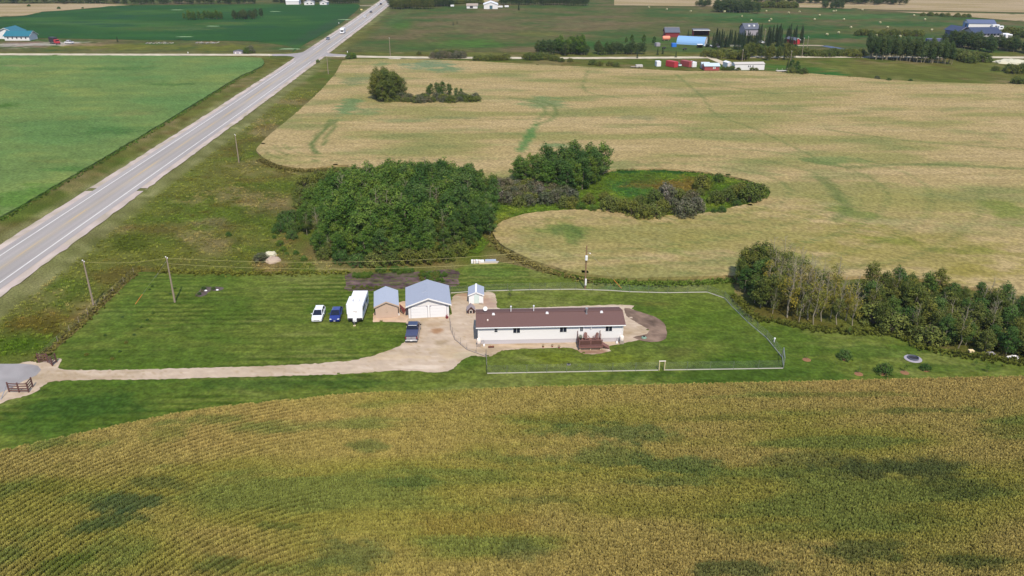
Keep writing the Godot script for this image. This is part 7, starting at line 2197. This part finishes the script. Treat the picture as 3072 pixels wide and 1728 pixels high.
	var dk := thing("far_deck", "dark wooden deck with steps before the far mobile home", "deck", g(2246, 208.5) + Vector3(0, 0, 0.5), 0.08)
	boxpart("floor", dk, Vector3(0, 0.6, -1.0), Vector3(5.6, 0.15, 2.0), mats.dark_brown)
	for s in [-2.7, 0.0, 2.7]:
		boxpart("post", dk, Vector3(s, 0.8, 0.0), Vector3(0.12, 1.6, 0.12), mats.dark)
	boxpart("rail", dk, Vector3(0, 1.55, 0.0), Vector3(5.6, 0.12, 0.1), mats.dark)
	boxpart("step", dk, Vector3(3.2, 0.3, -1.0), Vector3(0.8, 0.1, 1.4), mats.dark_brown)
	for a in [[2182, 212, 1.0], [2196, 211, 1.1], [2170, 211, 0.9], [2256, 213, 0.9], [2268, 213, 0.8], [2215, 212, 0.8]]:
		plant("willow", 1, g(a[0], a[1]), a[2] * 0.8, "home_bush", "low bush in front of the far mobile home", "bush", "bushes before the far mobile home")
	o = thing("flatbed_trailer", "pale flatbed trailer on the grass right of the far mobile home", "trailer", g(2348, 216), 0.1)
	boxpart("bed", o, Vector3(0, 0.6, 0), Vector3(6.0, 0.15, 2.0), mats.concrete, 0.02)
	for s in [-2.4, 0.0, 2.4]:
		boxpart("stake", o, Vector3(s, 1.1, -0.9), Vector3(0.1, 1.0, 0.1), mats.concrete)
	for s in [-0.9, 0.9]:
		wheel(o, 0.4, s, 0.35)
	o = thing("wrecked_trailer", "small pale trailer frame at the wheat rim left of the containers", "trailer", g(1912, 203), 0.1)
	boxpart("bed", o, Vector3(0.8, 0.8, 0), Vector3(3.2, 1.1, 1.8), mats.concrete, 0.1)
	boxpart("frame", o, Vector3(-1.8, 0.5, 0), Vector3(2.6, 0.15, 1.4), mats.grey_wood)
	for s in [-0.9, 0.9]:
		wheel(o, 0.6, s, 0.35)
	# buildings at the right
	o = gable("steel_barn", "white steel barn with blue roof behind the large house", "barn", g(2905, 84) + Vector3(0, 0, -4), -PI / 2 - 0.12, 9.5, 17.0, 3.0, 2.0, 0.3, mats.white_siding, paint_mat("blue_roof", 84, 94, 122, 0.6), paint_mat("blue_wall", 104, 134, 176, 0.6))
	var end := boxpart("end_panel", o, Vector3(0, 1.5, 0.03), Vector3(9.4, 2.9, 0.04), mats.blue_wall)
	boxpart("door", end, Vector3(0.5, -0.2, 0.03), Vector3(2.0, 2.4, 0.04), mats.dark)
	o = gable("large_house", "large blue grey house with dark blue roof and pillared terrace", "house", g(2998, 124) + Vector3(0, 0, -7), PI / 2 + 0.06, 12.0, 16.0, 4.6, 2.6, 0.8, mats.stone_wall, paint_mat("deep_blue_roof", 54, 64, 90, 0.7), mats.stone_wall)
	for k in 7:
		boxpart("pillar", o, Vector3(-8.4, 1.4, -1.5 - k * 2.0), Vector3(0.5, 2.8, 0.4), mats.concrete)
		var win := boxpart("window", o, Vector3(-6.04, 3.6, -1.5 - k * 2.0), Vector3(0.06, 1.3, 1.2), mats.white_paint)
		boxpart("pane", win, Vector3(-0.03, 0, 0), Vector3(0.03, 1.15, 1.05), mats.glass)
	boxpart("terrace", o, Vector3(-7.3, 2.85, -7.5), Vector3(2.8, 0.2, 14.0), mats.concrete)
	o = gable("blue_wing", "blue grey wing of the large house with hipped dark roof", "house", g(2905, 119) + Vector3(0, 0, -6), 0.25, 8.0, 11.0, 4.4, 2.2, 0.8, paint_mat("dull_blue_wall", 100, 104, 140, 0.8), mats.deep_blue_roof, mats.stone_wall)
	far_window(o, -1.5, 2.6, 0.04, 1.2, 1.2)
	far_window(o, 1.8, 2.6, 0.04, 1.2, 1.2)
	for a in [[3010, 113, 5.4], [3022, 116, 4.0], [2984, 86, 4.6], [3000, 90, 3.0]]:
		o = thing("camper_trailer", "pale camper trailer parked beside the large blue house", "trailer", g(a[0], a[1]), PI / 2, "campers by the large house")
		boxpart("body", o, Vector3(0, 1.5, 0), Vector3(2.3, 2.2, a[2]), mats.white_metal, 0.15)
		boxpart("window", o, Vector3(-1.17, 1.7, 0), Vector3(0.03, 0.6, 1.4), mats.glass)
		for s in [-1.0, 1.0]:
			wheel(o, s * 1.0, 0.0, 0.36)
	container("dark blue bus shaped box with pale top behind the windbreak", g(2802, 124), PI / 2, Vector3(2.4, 1.5, 9.0), paint_mat("bus_blue", 92, 96, 130, 0.6), "bus", "blue_bus")
	o = thing("gravel_pile", "pale gravel pile in the pasture past the windbreak", "gravel", g(3036, 188))
	part("stones", heap(21, 8.0, 1.6, 6.0, 0.3), paint_mat("pale_rock", 186, 182, 160, 0.95), o)
	structure("farm_lane", sheet(ragged(ribbon(spline(g_path([2118, 170, 2135, 176, 2160, 186, 2182, 196]), 3.0, false), 4.0), 2.0, 0.4), 2.0, 0.15, flat(c8(190, 178, 156), 0.1)), mats.gravel)
	structure("farm_lane", sheet(ragged(ribbon(spline(g_path([2390, 137, 2450, 137, 2470, 138]), 3.0, false), 5.0), 2.0, 0.4), 2.0, 0.12, flat(c8(150, 140, 118), 0.1)), mats.gravel)
	structure("farm_lane", sheet(ragged(ribbon(spline(g_path([2470, 138, 2520, 146, 2580, 154]), 3.0, false), 5.0), 2.0, 0.4), 2.0, 0.12, flat(c8(92, 104, 128), 0.1)), mats.gravel)
	structure("farm_lane", sheet(ragged(ribbon(spline(g_path([2996, 120, 3040, 128, 3110, 140]), 3.0, false), 3.0), 2.0, 0.3), 2.0, 0.12, flat(c8(150, 142, 122), 0.1)), mats.gravel)
	structure("farm_lane", sheet(ragged(ribbon(spline(g_path([960, 16.5, 1040, 17, 1120, 18, 1170, 19]), 6.0, false), 5.0), 3.0, 0.4), 3.0, 0.12, flat(c8(170, 160, 140), 0.1)), mats.gravel)
	# hay bales
	var bale := thing("hay_bale", "round pale hay bale lying in the far hay field", "hay bale", Vector3.ZERO, 0.0, "hay bales of the far field")
	b = MB.new()
	b.lathe([Vector2(0, -0.75), Vector2(0.72, -0.75), Vector2(0.8, -0.68), Vector2(0.82, 0.0), Vector2(0.8, 0.68), Vector2(0.72, 0.75), Vector2(0, 0.75)], 14, Vector3(0, 0.8, 0), Basis(Vector3.BACK, PI / 2))
	part("roll", b.done(), paint_mat("hay", 150, 148, 108, 0.95), bale)
	b = MB.new()
	for k in [-0.35, 0.0, 0.35]:
		b.lathe([Vector2(0.825, k - 0.02), Vector2(0.83, k), Vector2(0.825, k + 0.02)], 14, Vector3(0, 0.8, 0), Basis(Vector3.BACK, PI / 2))
	part("twine", b.done(), mats.cream_plastic, bale)
	var first := true
	for a in [[2173, 38], [2226, 51], [2253, 64], [2299, 36], [2307, 66], [2366, 41], [2398, 38], [2443, 61], [2458, 48], [2500, 36], [2507, 35], [2516, 101], [2552, 85], [2481, 106], [2587, 32], [2531, 61], [2663, 85], [2742, 49], [2795, 93], [2774, 61], [2700, 112], [2629, 110], [2072, 36], [2000, 30], [1947, 24], [2313, 60], [2640, 70]]:
		if first:
			bale.position = g(a[0], a[1])
			bale.rotation.y = 0.4
			first = false
		else:
			copy(bale, "hay_bale", g(a[0], a[1]), rng.randf() * TAU, 0.85)


func g_path(a: Array) -> PackedVector2Array:
	return gpoly(a)


func _ready() -> void:
	var cam := Camera3D.new()
	cam.name = "camera"
	cam.fov = rad_to_deg(2.0 * atan(864.0 / LENS))
	cam.far = 6000.0
	cam.near = 0.5
	cam.position = Vector3(0, EYE, 0)
	cam.rotation.x = -pitch
	add_child(cam)
	cam.current = true
	var we := WorldEnvironment.new()
	var env := Environment.new()
	env.background_mode = Environment.BG_SKY
	var sky := Sky.new()
	var sm := ProceduralSkyMaterial.new()
	sm.sky_top_color = Color(0.52, 0.64, 0.82)
	sm.sky_horizon_color = Color(0.84, 0.88, 0.92)
	sm.sky_curve = 0.18
	sm.ground_bottom_color = Color(0.3, 0.32, 0.24)
	sm.ground_horizon_color = Color(0.6, 0.66, 0.68)
	sm.sun_angle_max = 8.0
	sky.sky_material = sm
	env.sky = sky
	env.tonemap_mode = Environment.TONE_MAPPER_LINEAR
	env.tonemap_exposure = 1.4
	env.fog_enabled = true
	env.fog_density = 0.00006
	env.fog_light_color = Color(0.78, 0.82, 0.88)
	env.sdfgi_enabled = true
	env.ssao_enabled = true
	env.ssil_enabled = true
	we.environment = env
	add_child(we)
	var sun := DirectionalLight3D.new()
	sun.name = "sun"
	sun.light_energy = 1.35
	sun.light_color = Color(1.0, 0.95, 0.87)
	sun.light_angular_distance = 0.53
	sun.shadow_enabled = true
	add_child(sun)
	var el := deg_to_rad(52.0)
	var az := deg_to_rad(11.0)
	sun.look_at_from_position(Vector3.ZERO, Vector3(-sin(az) * cos(el), -sin(el), -cos(az) * cos(el)), Vector3.UP)
	for n in [[n_big, 0.016, 3], [n_mid, 0.075, 3], [n_fine, 0.33, 3]]:
		n[0].noise_type = FastNoiseLite.TYPE_SIMPLEX_SMOOTH
		n[0].seed = 12
		n[0].frequency = n[1]
		n[0].fractal_octaves = n[2]
	var t0 := Time.get_ticks_msec()
	base_mats()
	build_land()
	print("land ", Time.get_ticks_msec() - t0)
	build_crops()
	print("crops ", Time.get_ticks_msec() - t0)
	build_trees()
	print("trees ", Time.get_ticks_msec() - t0)
	build_home()
	build_outbuildings()
	build_vehicles()
	build_lines()
	build_yard_things()
	build_far()
	print("things ", Time.get_ticks_msec() - t0)
